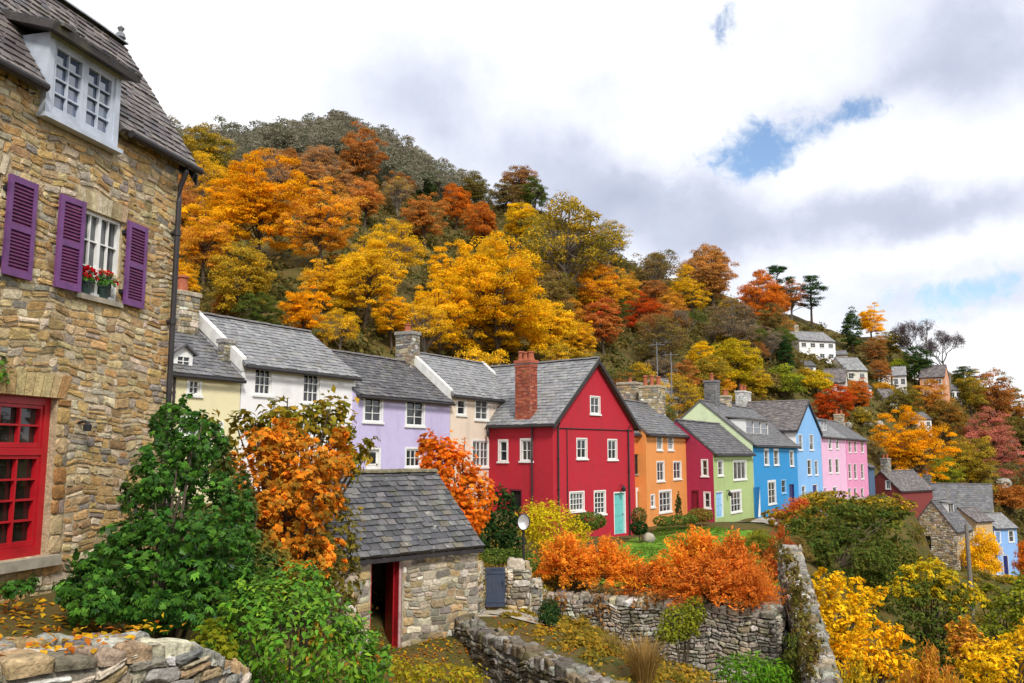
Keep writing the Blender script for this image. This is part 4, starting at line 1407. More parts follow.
    for q in parts0:
        slates(mb, *q, rng, SLATE_BROWN, .145, .17, .011)
    slates(mb, *f2, rng, SLATE_BROWN, .2, .24)
    # gable infill at both ends
    for x in (.0, W):
        mb.add([(x, 0, ze), (x, yr, zr - .1), (x, D - yr, zr - .1), (x, D, ze)], [(0, 1, 2, 3) if x == 0 else (3, 2, 1, 0)], (.3, .24, .16))
    ro = mb.build('roof', M['slate'], LH.root)
    ridge_tiles('ridge', ro, (-v, yr, zr + .02), (W + v, yr, zr + .02), M['lead'], rng, .09, .5)
    fb = MB(); fb.lathe([(.05, 0), (.09, .03), (.07, .1), (.03, .14), (.06, .2), (.0, .26)], 10, (W + v - .1, yr, zr + .06)); fb.build('finial', M['lead'], ro)
    t = MB()
    P0, P1 = Vector(f0[1]), Vector(f0[2])
    t.add([(P0.x - .05, P0.y, P0.z - .1), (P0.x - .02, P0.y, P0.z - .1), (P0.x - .02, P0.y, P0.z - .3), (P0.x - .05, P0.y, P0.z - .3), (P1.x - .05, P1.y, P1.z - .1), (P1.x - .02, P1.y, P1.z - .1), (P1.x - .02, P1.y, P1.z - .3), (P1.x - .05, P1.y, P1.z - .3)],
          [(0, 1, 5, 4), (1, 2, 6, 5), (2, 3, 7, 6), (3, 0, 4, 7), (0, 3, 2, 1), (4, 5, 6, 7)])
    t.box(-v, du0 - .06, .0, .06, ze - .26, ze - .02); t.box(du1 + .06, W + v - .06, .0, .06, ze - .26, ze - .02)
    t.build('fascia', M['dark_trim'], ro)
    # dormer
    da = LH.rect('front', 50.5, 90, 123, 100)
    u0, u1 = da[0], da[1]
    u0, u1 = u0 - .18, u1 - .17
    z0, z1 = 8.34, 9.30
    yb = (z1 + .12 - ze) / k + .12
    dm = MB()
    dm.box(u0, u0 + .10, -.10, yb, z0 - .06, z1 + .06); dm.box(u1 - .10, u1, -.10, yb, z0 - .06, z1 + .06)
    dm.box(u0 + .10, u1 - .10, -.10, .06, z1 - .02, z1 + .06)
    dm.box(u0 - .05, u1 + .05, -.16, -.02, z0 - .12, z0 - .062)
    dm.box(u0 + .1, u1 - .1, -.10, .0, z0 - .062, z0 + .02)
    do = dm.build('dormer', M['blue_white_wood'], LH.root)
    m = (u0 + u1) / 2
    fd = lambda u, z, o: (u, -.06 - o, z)
    for (a, b) in ((u0 + .102, m - .002), (m + .002, u1 - .102)):
        window(do, fd, a, b, z0 + .02, z1 - .02, 2, 4, 'blue_white_wood', 'glass_sky', .02, 0, False, .06, .022)
    rf = MB()
    q = [(u0 - .16, -.30, z1 + .10), (u1 + .16, -.30, z1 + .10), (u1 + .16, (z1 + .42 - ze) / k + .1, z1 + .42), (u0 - .16, (z1 + .42 - ze) / k + .1, z1 + .42)]
    slab(rf, *q, .10, (.06, .052, .052)); slates(rf, *q, rng, SLATE_DARK, .14, .17, .011)
    rf.build('dormer_roof', M['slate'], do)
    # gutter and downpipe
    zg = ze - e * k + .05
    for (ga, gb) in ((-v, u0 - .12), (u1 + .12, W + v - .03)):
        g = MB()
        g.tube([(ga, -e - .06, zg), (gb, -e - .06, zg)], .055, 10)
        g.build('gutter', M['dark_trim'], LH.root)
    dp = MB()
    xp = W - .10
    dp.tube([(xp, -e - .06, zg - .02), (xp, -e - .05, zg - .12), (xp + .02, -.10, zg - .36), (xp + .02, -.09, zg - .6), (xp + .02, -.09, 2.0)], .042, 10)
    for zz in (7.4, 6.0, 4.6, 3.2):
        dp.tube([(xp + .02, -.09, zz), (xp + .02, -.09, zz + .09)], .055, 10)
        dp.box(xp - .04, xp + .08, -.085, .0, zz + .02, zz + .06)
    dp.build('downpipe', M['dark_trim'], LH.root)
    ul, zl = LH.uv('front', 78, 423)
    lb = MB(); lb.tube([F_(ul, zl, -.01), F_(ul, zl + .02, .1), F_(ul, zl + .0, .15)], .018, 8)
    c = F_(ul, zl - .06, .15)
    lb.lathe([(.02, -.05), (.05, -.045), (.055, .03), (.03, .06), (.012, .08)], 10, c)
    lb.build('wall_lamp', M['black_iron'], LH.root)
near_house_windows()

# ------------------------------------------------------------------ foliage machinery
def unit(v):
    return v / np.maximum(1e-9, np.linalg.norm(v, axis=-1, keepdims=True))

def leaf_arrays(c, nrm, tip, size, shape='quad', aspect=.6, rng=NR):
    """leaves at centres c with normals nrm and tip directions; returns verts, quads, leaf-of-face"""
    n = len(c)
    nrm = unit(nrm)
    t = unit(tip - nrm * (tip * nrm).sum(1, keepdims=True) + 1e-4)
    s = np.cross(nrm, t)
    sz = (size if np.ndim(size) else np.full(n, size))[:, None]
    if shape == 'quad':
        a = c - t * sz * .5; b = c + t * sz * .5
        l = c + s * sz * aspect * .5 + nrm * sz * .08; r = c - s * sz * aspect * .5 + nrm * sz * .08
        V = np.stack([a, r, b, l], 1).reshape(-1, 3)
        F = np.arange(4 * n).reshape(n, 4)
        return V, F, np.arange(n)
    if shape == 'leaf':      # folded along the midrib, pointed
        base = c - t * sz * .5
        tipp = c + t * sz * .55 - nrm * sz * .12
        l = c - t * sz * .08 + s * sz * aspect * .5 + nrm * sz * .10
        r = c - t * sz * .08 - s * sz * aspect * .5 + nrm * sz * .10
        mid = c + nrm * sz * -.02
        V = np.stack([base, r, tipp, l, mid], 1).reshape(-1, 3)
        o = np.arange(n)[:, None] * 5
        F = np.concatenate([o + np.array([[0, 1, 2, 4]]), o + np.array([[0, 4, 2, 3]])], 1).reshape(-1, 4)
        return V, F, np.repeat(np.arange(n), 2)
    if shape == 'palm':      # five leaflets in a fan
        Vs, Fs, Ls = [], [], []
        off = 0
        for k, (ang, ln) in enumerate(((-1.15, .62), (-.55, .85), (0, 1.0), (.55, .85), (1.15, .62))):
            t2 = t * math.cos(ang) + s * math.sin(ang)
            c2 = c - t * sz * .30 + t2 * sz * ln * .36
            V, F, L = leaf_arrays(c2, nrm + t2 * .12, t2 - nrm * .15, sz[:, 0] * ln * .68, 'leaf', .52, rng)
            Vs.append(V); Fs.append(F + off); Ls.append(L); off += len(V)
        return np.concatenate(Vs), np.concatenate(Fs), np.concatenate(Ls)

def leaf_tint(n, rng, cl=None, v=.24, mixbase=.35, mixvar=.28):
    val = rng.uniform(1 - v, 1 + v, n)
    mixv = np.clip(mixbase + rng.normal(0, mixvar, n), 0, 1)
    if cl is not None:
        cv = rng.uniform(.74, 1.24, cl.max() + 1); cm = rng.normal(0, .22, cl.max() + 1)
        val = val * cv[cl]; mixv = np.clip(mixv + cm[cl], 0, 1)
    return np.stack([val, mixv, rng.uniform(0, 1, n)], 1)

def sphere_dirs(n, rng):
    return unit(rng.normal(0, 1, (n, 3)))

def crown_arrays(seed, n_clump=80, per=75, leaf=.030, rc=(.085, .15), sx=.5, sz=.43, cz=.74, low=-.55, lump=.22, fill=.5, shape='quad', aspect=.65, pointed=0.0, mixvar=.25):
    """a crown one unit wide: leaf clumps on an uneven ellipsoid; returns arrays and the clump centres"""
    rng = np.random.default_rng(seed)
    d = sphere_dirs(n_clump * 3, rng)
    d = d[d[:, 2] > low][:n_clump]
    lobes = sphere_dirs(7, rng)
    bump = np.zeros(len(d))
    for l in lobes:
        bump = np.maximum(bump, np.clip((d @ l - .55) / .45, 0, 1))
    rad = (1 - lump) + lump * 1.25 * bump + rng.normal(0, .05, len(d))
    rad = rad * np.where(rng.random(len(d)) < fill, rng.uniform(.80, 1.0, len(d)), rng.uniform(.40, .85, len(d)))
    C = d * rad[:, None]
    if pointed:
        C[:, :2] *= (1 - pointed * (C[:, 2:3] * .5 + .5))
    C = C * np.array([sx - rc[0] * .5, sx - rc[0] * .5, sz]) + np.array([0, 0, cz])
    r = rng.uniform(rc[0], rc[1], len(C))
    cl = np.repeat(np.arange(len(C)), per)
    n = len(cl)
    dd = sphere_dirs(n, rng)
    dd[:, 2] = np.where(dd[:, 2] < -.2, -dd[:, 2] * .6, dd[:, 2])
    q = rng.uniform(.35, 1.05, n) ** .6
    P = C[cl] + dd * (r[cl] * q)[:, None] * np.array([1.05, 1.05, .78])
    nrm = dd * .8 + np.array([0, 0, .5]) + rng.normal(0, .55, (n, 3))
    tip = dd * .5 + rng.normal(0, .7, (n, 3)) - np.array([0, 0, .35])
    size = leaf * rng.uniform(.65, 1.35, n)
    V, F, L = leaf_arrays(P, nrm, tip, size, shape, aspect, rng)
    T = leaf_tint(n, rng, cl, mixvar=mixvar)[L]
    return V, F, T, C, r

def limb_mesh(name, C, seed, base_r=.030, fork=.36, n=26, zb=-.06, thin=.004):
    rng = random.Random(seed)
    mb = MB()
    lean = Vector((rng.uniform(-.04, .04), rng.uniform(-.04, .04), 0))
    top = Vector((lean.x * 1.6, lean.y * 1.6, fork + .30))
    trunk = [Vector((0, 0, zb)), Vector((0, 0, .03)), Vector((lean.x * .5, lean.y * .5, fork * .5)), Vector((lean.x, lean.y, fork)), top]
    mb.tube(trunk, [base_r * 1.45, base_r, base_r * .85, base_r * .72, base_r * .35], 8)
    idx = list(range(len(C))); rng.shuffle(idx)
    for i in idx[:n]:
        t = rng.uniform(.15, 1)
        a = Vector((lean.x, lean.y, fork)).lerp(top, t) if rng.random() < .8 else Vector((lean.x * .8, lean.y * .8, fork * rng.uniform(.7, 1)))
        e = Vector(C[i])
        m = a.lerp(e, .5) + Vector((rng.uniform(-.03, .03), rng.uniform(-.03, .03), -.02 + .05 * rng.random()))
        r0 = base_r * rng.uniform(.28, .5)
        mb.tube([a, m, e], [r0, r0 * .6, thin], 5, caps=False)
        for _ in range(3):
            b = m.lerp(e, rng.uniform(0, .8)); o = Vector((rng.uniform(-1, 1), rng.uniform(-1, 1), rng.uniform(-.2, 1))) * rng.uniform(.06, .14)
            mb.tube([b, b + o * .5 + Vector((0, 0, .01)), b + o], [r0 * .4, r0 * .25, thin * .5], 4, caps=False)
    o = mb.build(name, M['bark'])
    me = o.data
    bpy.data.objects.remove(o)
    return me

def bare_arrays(seed, depth=6, spread=.62, up=.25, leafy=0, trunk_h=.26, r0=.026, leaf=.028):
    """a leafless crown: recursive twigs; returns trunk builder and twig builder, and twig ends"""
    rng = random.Random(seed)
    tr, tw, ends = MB(), MB(), []
    def grow(p, d, l, r, k):
        d = d.normalized()
        q = p + d * l * .55 + Vector((rng.uniform(-1, 1), rng.uniform(-1, 1), rng.uniform(-.5, 1))) * l * .09
        e = q + (d + Vector((rng.uniform(-1, 1), rng.uniform(-1, 1), rng.uniform(-.3, .8))) * .22).normalized() * l * .5
        (tr if k >= depth - 2 else tw).tube([p, q, e], [r, r * .82, r * .62], 6 if k >= depth - 1 else 3, caps=False)
        if k <= 2:
            ends.append((q + e) / 2); ends.append(e)
        if k == 0:
            return
        for i in range(rng.choice((2, 3, 3) if k > 1 else (3, 4))):
            ax = Vector((rng.uniform(-1, 1), rng.uniform(-1, 1), rng.uniform(-.5, .9))).normalized()
            nd = d * (1 - spread * .45) + ax * spread + Vector((0, 0, up * .35))
            grow(p.lerp(e, rng.uniform(.75, 1)) if i else e, nd, l * rng.uniform(.62, .84), r * .58, k - 1)
    grow(Vector((0, 0, -.05)), Vector((rng.uniform(-.05, .05), rng.uniform(-.05, .05), 1)), trunk_h, r0, depth)
    return tr, tw, np.array([tuple(e) for e in ends])

TREES = {}
def tree_kind(key, crown, trunk, leaf='leaf', bark=None):
    crown.materials.clear() if len(crown.materials) else None
    crown.materials.append(M[leaf])
    if bark:
        trunk.materials.clear(); trunk.materials.append(M[bark])
    TREES[key] = (crown, trunk)

def make_kinds():
    for i in range(5):
        V, F, T, C, r = crown_arrays(100 + i, 140, 140, .023, (.06, .13), cz=.60, sz=.50, lump=.32 + .03 * i, fill=.6, low=-.85)
        tree_kind('round%d' % i, np_mesh('round_crown', V, F, T), limb_mesh('limbs', C, 100 + i))
    for i in range(3):   # thin crowns whose limbs show
        V, F, T, C, r = crown_arrays(130 + i, 140, 80, .021, (.06, .12), cz=.62, sz=.50, lump=.24, fill=.5, low=-.65)
        tree_kind('thin%d' % i, np_mesh('thin_crown', V, F, T), limb_mesh('limbs', C, 130 + i, .032, .3, 60), bark='bark_pale')
    for i in range(2):   # fine-leaved hero crowns for the nearest trees
        V, F, T, C, r = crown_arrays(150 + i, 230, 170, .0165, (.045, .105), cz=.58, sz=.53, lump=.48, fill=.62, low=-.85)
        tree_kind('fine%d' % i, np_mesh('fine_crown', V, F, T), limb_mesh('limbs', C, 150 + i, .024, .3, 50))
    for i in range(2):   # upright evergreens
        V, F, T, C, r = crown_arrays(170 + i, 100, 80, .035, (.08, .13), sx=.40, sz=.62, cz=.72, low=-.95, lump=.12, fill=.75, pointed=.55)
        tree_kind('cone%d' % i, np_mesh('cone_crown', V, F, T), limb_mesh('limbs', C, 170 + i, .03, .3, 10), 'needle')
    for i in range(3):   # bare, twiggy
        tr, tw, ends = bare_arrays(190 + i)
        for mb in (tr, tw):
            pass
        allv = np.array([tuple(v) for v in tw.v]); s = 1.0 / max(np.ptp(allv[:, 0]), np.ptp(allv[:, 1]))
        sel = NR.choice(len(ends), 7000)
        P = ends[sel]
        n = len(P)
        V, F, L = leaf_arrays(P + NR.normal(0, .022 / s, (n, 3)), NR.normal(0, 1, (n, 3)) + np.array([0, 0, .4]), NR.normal(0, 1, (n, 3)), .034 / s * NR.uniform(.5, 1.2, n), 'quad', .22)
        T = leaf_tint(n, NR)[L]
        # twigs ride in the crown with their own slot
        Vt = allv; Ft = [f for f in tw.f]
        o = tw.build('twigs', M['twig']); me_tw = o.data; bpy.data.objects.remove(o)
        o = tr.build('bare_trunk', M['bark_pale']); me_tr = o.data; bpy.data.objects.remove(o)
        mv = np.array([tuple(v.co) for v in me_tw.vertices]) * s; me_tw.vertices.foreach_set('co', mv.astype(np.float32).ravel())
        mv = np.array([tuple(v.co) for v in me_tr.vertices]) * s; me_tr.vertices.foreach_set('co', mv.astype(np.float32).ravel())
        leafme = np_mesh('sparse_leaves', V * s, F, T)
        leafme.materials.append(M['leaf'])
        TREES['bare%d' % i] = (leafme, me_tr, me_tw)
    for i in range(4):   # domed shrubs
        V, F, T, C, r = crown_arrays(210 + i, 85, 90, .036, (.10, .17), sx=.5, sz=.42, cz=.30, low=-.35, lump=.2, fill=.7)
        tree_kind('shrub%d' % i, np_mesh('shrub_crown', V, F, T), limb_mesh('stems', C, 210 + i, .014, .05, 30, -.05, .003))
    for i in range(3):   # feathery shrubs of arching sprays
        rng = np.random.default_rng(230 + i)
        P, Nn, Tt, cl = [], [], [], []
        ns = 230
        stems = MB()
        for k in range(ns):
            az = rng.uniform(0, 2 * math.pi); tilt = rng.uniform(.05, 1.35) ** 1.0
            L = rng.uniform(.42, .60)
            d = np.array([math.sin(tilt) * math.cos(az), math.sin(tilt) * math.sin(az), math.cos(tilt)])
            pts = []
            for q in np.linspace(.0, 1, 15):
                p = d * L * q + np.array([0, 0, .02 - .16 * math.sin(tilt) * q * q])
                pts.append(p)
                if q > .38:
                    for m in range(4):
                        P.append(p + rng.normal(0, .016, 3)); cl.append(k)
                        side = rng.normal(0, 1, 3); side -= d * (side @ d)
                        Tt.append(d * .9 + side * .9 + np.array([0, 0, .1])); Nn.append(rng.normal(0, .7, 3) + np.array([0, 0, .8]))
            if k % 6 == 0:
                stems.tube([pts[0], pts[5], pts[10], pts[14]], [.007, .005, .003, .001], 4, caps=False)
        P, Nn, Tt, cl = np.array(P), np.array(Nn), np.array(Tt), np.array(cl)
        V, F, L = leaf_arrays(P, Nn, Tt, .050 * rng.uniform(.6, 1.3, len(P)), 'quad', .30)
        T = leaf_tint(len(P), rng, cl)[L]
        o = stems.build('feather_stems', M['bark']); me = o.data; bpy.data.objects.remove(o)
        tree_kind('feather%d' % i, np_mesh('feather_crown', V, F, T), me)
    for i in range(2):   # umbrella pines: flat plates of needles on a tall bare trunk
        rng = np.random.default_rng(250 + i); rr = random.Random(250 + i)
        Cs = []
        for k in range(36):
            zz = rng.uniform(.50, 1.16); lim = .46 * (1 - max(0, (zz - .75) / .6)) * (.55 + .45 * min(1, (zz - .4) / .3))
            az, q = rng.uniform(0, 6.28), rng.uniform(.15, 1)
            Cs.append((math.cos(az) * lim * q, math.sin(az) * lim * q, zz))
        Cs = np.array(Cs)
        cl = np.repeat(np.arange(len(Cs)), 200)
        dd = sphere_dirs(len(cl), rng)
        Pp = Cs[cl] + dd * rng.uniform(.2, 1, (len(cl), 1)) * np.array([.135, .135, .036])
        V, F, L = leaf_arrays(Pp, dd + np.array([0, 0, .8]), rng.normal(0, 1, (len(cl), 3)), .030 * rng.uniform(.6, 1.3, len(cl)), 'quad', .4)
        T = leaf_tint(len(cl), rng, cl)[L]
        mb = MB()
        mb.tube([(0, 0, -.06), (.01, 0, .3), (-.015, .01, .7), (.01, 0, 1.1)], [.028, .021, .016, .006], 8)
        for c in Cs:
            z0 = max(.35, c[2] - rr.uniform(.05, .14))
            mb.tube([(0, 0, z0), (c[0] * .5, c[1] * .5, z0 + (c[2] - z0) * .3), tuple(c)], [.009, .006, .003], 5, caps=False)
        o = mb.build('pine_trunk', M['bark']); me = o.data; bpy.data.objects.remove(o)
        tree_kind('pine%d' % i, np_mesh('pine_crown', V, F, T), me, 'needle')
make_kinds()

C_ = {   # name: (first colour, second colour, words)
    'gold': ((.90, .56, .016), (.80, .40, .012), 'golden'),
    'ochre': ((.72, .44, .028), (.50, .31, .03), 'ochre yellow'),
    'amber': ((.90, .47, .014), (.84, .34, .010), 'amber orange'),
    'rust': ((.58, .21, .04), (.42, .18, .04), 'rust orange'),
    'orange': ((.68, .19, .012), (.54, .12, .010), 'bright orange'),
    'copper': ((.68, .31, .07), (.50, .28, .085), 'coppery'),
    'red': ((.54, .05, .018), (.54, .12, .016), 'scarlet'),
    'crimson': ((.27, .014, .022), (.32, .03, .02), 'crimson'),
    'pinkred': ((.56, .18, .14), (.46, .20, .09), 'dusky pink red'),
    'yellow': ((.78, .52, .018), (.46, .34, .02), 'yellow'),
    'lime': ((.36, .36, .025), (.20, .27, .02), 'yellow green'),
    'olive': ((.20, .185, .035), (.34, .23, .035), 'olive'),
    'brown': ((.27, .165, .06), (.21, .17, .055), 'brown'),
    'green': ((.10, .165, .03), (.17, .20, .035), 'green'),
    'dark': ((.022, .055, .016), (.04, .08, .02), 'dark green'),
    'grey': ((.27, .23, .17), (.21, .20, .14), 'grey brown'),
    'purple': ((.17, .13, .15), (.13, .10, .10), 'purple grey'),
}
FORM = {'round': 'rounded', 'thin': 'thin crowned', 'fine': 'spreading', 'cone': 'upright', 'bare': 'nearly bare', 'shrub': 'domed', 'feather': 'feathery', 'pine': 'flat topped'}

# places one can find in the photo, to tell trees apart
MARKS = [('the yellow cottage', 195, 380), ('the white house', 280, 375), ('the lavender house', 400, 395), ('the cream house', 470, 390), ('the crimson gable', 597, 365), ('the orange house', 660, 425),
         ('the pale green gable', 705, 410), ('the bright blue house', 775, 440), ('the pale blue gable', 805, 410), ('the pink terrace end', 850, 440), ('the white villa', 820, 345), ('the salmon house', 935, 385),
         ('the rubble stone house', 930, 520), ('the brick chimney', 526, 365), ('the rubble chimneys', 665, 390), ('the tall pines', 795, 295), ('the grey hilltop wood', 320, 140), ('the grey hilltop wood edge', 430, 165),
         ('the broad slate roof', 955, 480), ('the hillside bungalow', 882, 378), ('the big stone house', 175, 200), ('the purple grey bare tree', 937, 355), ('the big golden tree', 490, 300), ('the half bare giant', 565, 240)]
USED = set()
def describe(col, form, px, py, what='tree', size=None):
    def rel(m):
        dx, dy = px - m[1], py - m[2]
        if abs(dx) < 14 and abs(dy) < 14: return 'right by'
        if abs(dy) > abs(dx) * 1.2:
            return ('high above' if dy < -110 else 'above') if dy < 0 else 'below'
        return 'level with' if abs(dy) < 12 and abs(dx) > 40 else ('uphill from' if dy < 0 else 'downhill from')
    ms = sorted(MARKS, key=lambda m: (m[1] - px) ** 2 + (m[2] - py) ** 2)
    sizes = [size] if size else ['', 'small', 'broad', 'slender', 'ragged', 'compact', 'tall', 'leaning']
    best = None
    for sz in sizes:
        for i in range(4):
            for j in range(i + 1, 6):
                A, B = ms[i], ms[j]
                s = ' '.join(w for w in (sz, col, form, what, rel(A), A[0] + ', towards', B[0]) if w)
                if len(s.split()) > 16: continue
                if s not in USED:
                    USED.add(s)
                    return s
    return s

NT_ = [0]
def place_tree(kind, px, py, w, col, depth=None, name=None, label=None, group='trees on the autumn hillside', cat='tree', frac=None, rot=None, zs=1.0, col2=None, wpx=True, base=None, what='tree', squash=1.0):
    """stand a tree so that its crown centre lies on a sight line, w pixels (or metres) wide, feet on the ground"""
    key = kind if kind[-1].isdigit() else kind + str(NT_[0] % sum(k[:-1] == kind for k in TREES))
    NT_[0] += 1
    fam = key[:-1]
    frac = frac if frac is not None else {'shrub': .30, 'feather': .28, 'pine': .8, 'cone': .72, 'bare': .62}.get(fam, .60)
    r = ray(px, py); kx, kz = r.x / r.y, r.z / r.y
    if base is not None:
        Y, x = base[1], base[0]
        W = w
    elif depth is None:
        ys = np.linspace(48, 330, 1400)
        g = height(kx * ys, ys)
        want = CAMZ + kz * ys - frac * zs * w * ys / FPX
        R0 = np.interp(px, HPX, HR0)
        ok = np.nonzero((g >= want) & (ys > R0 - 2))[0]
        Y = ys[ok[0]] if len(ok) else ys[-1]
        x = kx * Y
        W = w * Y / FPX
    else:
        Y, x = depth, kx * depth
        W = w * Y / FPX if wpx else w
    z = gz(x, Y)
    if depth is not None and base is None:      # lift or sink the crown centre by the tree's own height
        zc = CAMZ + kz * Y
        zs = max(.35, (zc - z) / (frac * W))
        if zs > 2.2: zs = 2.2
    c1, c2, words_ = C_[col]
    if col2: c2 = C_[col2][0]
    nm = name or ('pine_tree' if fam == 'pine' else 'shrub' if fam in ('shrub', 'feather') else 'evergreen_tree' if fam == 'cone' else 'tree')
    lab = label or describe(words_, FORM[fam], px, py, what)
    o = empty(nm, (x, Y, z), R_.uniform(0, 6.28) if rot is None else rot, lab, cat, group)
    o.scale = (W, W * squash, W * zs)
    me = TREES[key]
    cr = link(bpy.data.objects.new('crown', me[0]), o)
    k = R_.uniform(.88, 1.12)
    cr.color = (c1[0] * k, c1[1] * k, c1[2] * k, 1)
    cr['leaf_b'] = [c2[0], c2[1], c2[2]]
    link(bpy.data.objects.new('trunk' if fam not in ('shrub', 'feather') else 'stem', me[1]), o)
    if len(me) > 2:
        link(bpy.data.objects.new('twigs', me[2]), o)
    return o

# ------------------------------------------------------------------ trees of the hillside
HILLTREES = [
    # kind, px, py, width px, colour [, second colour]
    ('fine0', 262, 205, 104, 'amber'), ('fine1', 500, 300, 124, 'gold'), ('fine1', 322, 222, 84, 'amber', 'copper'), ('round2', 214, 226, 70, 'amber', 'gold'), ('fine0', 440, 312, 80, 'gold', 'amber'), ('round4', 548, 330, 66, 'gold', 'ochre'), ('fine0', 460, 276, 70, 'gold'), ('fine1', 366, 276, 92, 'gold', 'ochre'), ('thin0', 396, 250, 70, 'ochre', 'gold'), ('thin2', 566, 250, 116, 'olive', 'ochre'), ('round1', 474, 192, 34, 'olive', 'brown'), ('round2', 506, 197, 36, 'brown', 'olive'), ('round3', 534, 196, 36, 'green', 'olive'), ('round0', 572, 208, 36, 'olive', 'brown'), ('thin1', 592, 220, 34, 'brown', 'grey'), ('round4', 458, 180, 28, 'dark', 'green'),
    ('round0', 205, 250, 62, 'amber', 'copper'), ('round1', 242, 285, 78, 'ochre', 'olive'), ('round2', 305, 312, 56, 'amber'), ('round3', 182, 285, 42, 'amber', 'ochre'),
    ('round4', 258, 314, 46, 'green', 'olive'), ('round0', 226, 306, 32, 'rust'), ('round1', 365, 203, 46, 'copper', 'rust'), ('round2', 425, 218, 50, 'copper', 'rust'), ('round3', 456, 206, 42, 'orange', 'rust'),
    ('round4', 482, 224, 46, 'rust', 'orange'), ('round0', 522, 226, 46, 'yellow', 'gold'), ('round1', 600, 297, 60, 'amber', 'rust'), ('round2', 641, 314, 42, 'red', 'orange'), ('round3', 603, 325, 50, 'copper', 'red'),
    ('round4', 636, 247, 24, 'crimson'), ('round0', 690, 297, 40, 'ochre', 'gold'), ('thin1', 655, 278, 62, 'brown', 'olive'), ('round1', 712, 279, 56, 'copper', 'brown'), ('round2', 757, 303, 50, 'orange', 'rust'),
    ('thin2', 735, 330, 64, 'brown', 'grey'), ('round3', 700, 362, 38, 'yellow', 'gold'), ('round4', 737, 366, 58, 'yellow', 'lime'), ('thin0', 663, 342, 64, 'brown', 'olive'), ('cone0', 629, 383, 22, 'dark', 'green'),
    ('cone1', 785, 356, 30, 'dark'), ('shrub0', 784, 388, 46, 'lime', 'green'), ('shrub1', 815, 387, 36, 'yellow', 'lime'), ('round0', 832, 408, 46, 'red', 'orange'), ('round1', 858, 398, 34, 'orange', 'rust'),
    ('round2', 871, 322, 34, 'amber', 'gold'), ('cone0', 852, 330, 34, 'dark', 'green'), ('bare1', 922, 352, 52, 'purple'), ('bare2', 946, 362, 52, 'purple'), ('round3', 918, 366, 36, 'dark', 'green'), ('round4', 890, 345, 30, 'olive', 'ochre'),
    ('fine0', 911, 449, 78, 'amber'), ('fine1', 984, 446, 74, 'pinkred'), ('round0', 968, 468, 64, 'olive', 'ochre'), ('round1', 944, 478, 42, 'lime', 'green'), ('shrub2', 1012, 504, 46, 'rust'),
    ('bare1', 680, 247, 30, 'purple'), ('bare2', 746, 273, 28, 'purple'), ('round2', 442, 182, 26, 'dark', 'green'), ('round3', 552, 190, 36, 'dark', 'green'), ('round4', 520, 186, 44, 'brown', 'rust'), ('round0', 492, 184, 30, 'green', 'olive'),
    ('round1', 424, 187, 30, 'dark', 'green'), ('round2', 500, 330, 60, 'gold', 'ochre'), ('thin1', 425, 330, 66, 'ochre', 'gold'), ('round3', 930, 402, 40, 'rust', 'ochre'), ('round4', 905, 404, 36, 'olive'), ('round0', 948, 420, 44, 'olive', 'rust'),
    ('round1', 990, 400, 54, 'rust', 'brown'), ('round2', 970, 392, 40, 'olive', 'ochre'), ('round3', 1010, 415, 50, 'rust', 'olive'), ('round4', 1020, 440, 50, 'olive', 'brown'), ('shrub3', 805, 378, 22, 'ochre', 'olive'),
    ('thin2', 608, 242, 46, 'olive', 'ochre'), ('round0', 655, 300, 40, 'rust', 'brown'), ('thin0', 340, 330, 50, 'ochre', 'gold'), ('round1', 392, 320, 50, 'amber', 'gold'), ('round2', 322, 285, 50, 'ochre', 'amber'), ('shrub0', 867, 375, 20, 'brown'),
    ('shrub1', 898, 368, 20, 'lime'), ('round3', 935, 376, 20, 'dark'), ('round4', 963, 380, 30, 'dark', 'olive'), ('thin1', 770, 345, 34, 'grey', 'brown'), ('round0', 580, 340, 40, 'ochre', 'amber'), ('round2', 620, 290, 40, 'ochre', 'rust'),
    ('round1', 875, 352, 30, 'brown', 'rust'), ('shrub2', 884, 392, 24, 'ochre', 'rust'), ('shrub3', 862, 420, 26, 'olive', 'ochre'), ('round0', 880, 372, 26, 'rust', 'brown'), ('round4', 755, 385, 34, 'ochre', 'lime'), ('shrub0', 720, 388, 30, 'rust', 'gold'),
    ('round3', 340, 183, 40, 'copper', 'grey'), ('round4', 312, 178, 36, 'copper', 'grey'), ('thin1', 398, 196, 40, 'grey', 'ochre'), ('round2', 228, 200, 44, 'amber', 'copper'), ('round1', 190, 215, 44, 'copper', 'rust'), ('round0', 180, 245, 44, 'copper', 'amber'),
]
taken = []
for t in HILLTREES:
    k, px, py, w, c = t[:5]
    o = place_tree(k, px, py, w, c, col2=t[5] if len(t) > 5 else None)
    taken.append((px, py, w, o.location.y))
def nearest_colour(px, py, rng):
    d = sorted(((px - t[1]) ** 2 + (py - t[2]) ** 2) * rng.uniform(.4, 1.8) for t in HILLTREES)
    b = min([t for t in HILLTREES if t[4] not in ('pinkred', 'crimson', 'purple')], key=lambda t: ((px - t[1]) ** 2 + (py - t[2]) ** 2) * rng.uniform(.3, 2.0))
    return b[4], (b[5] if len(b) > 5 else None)

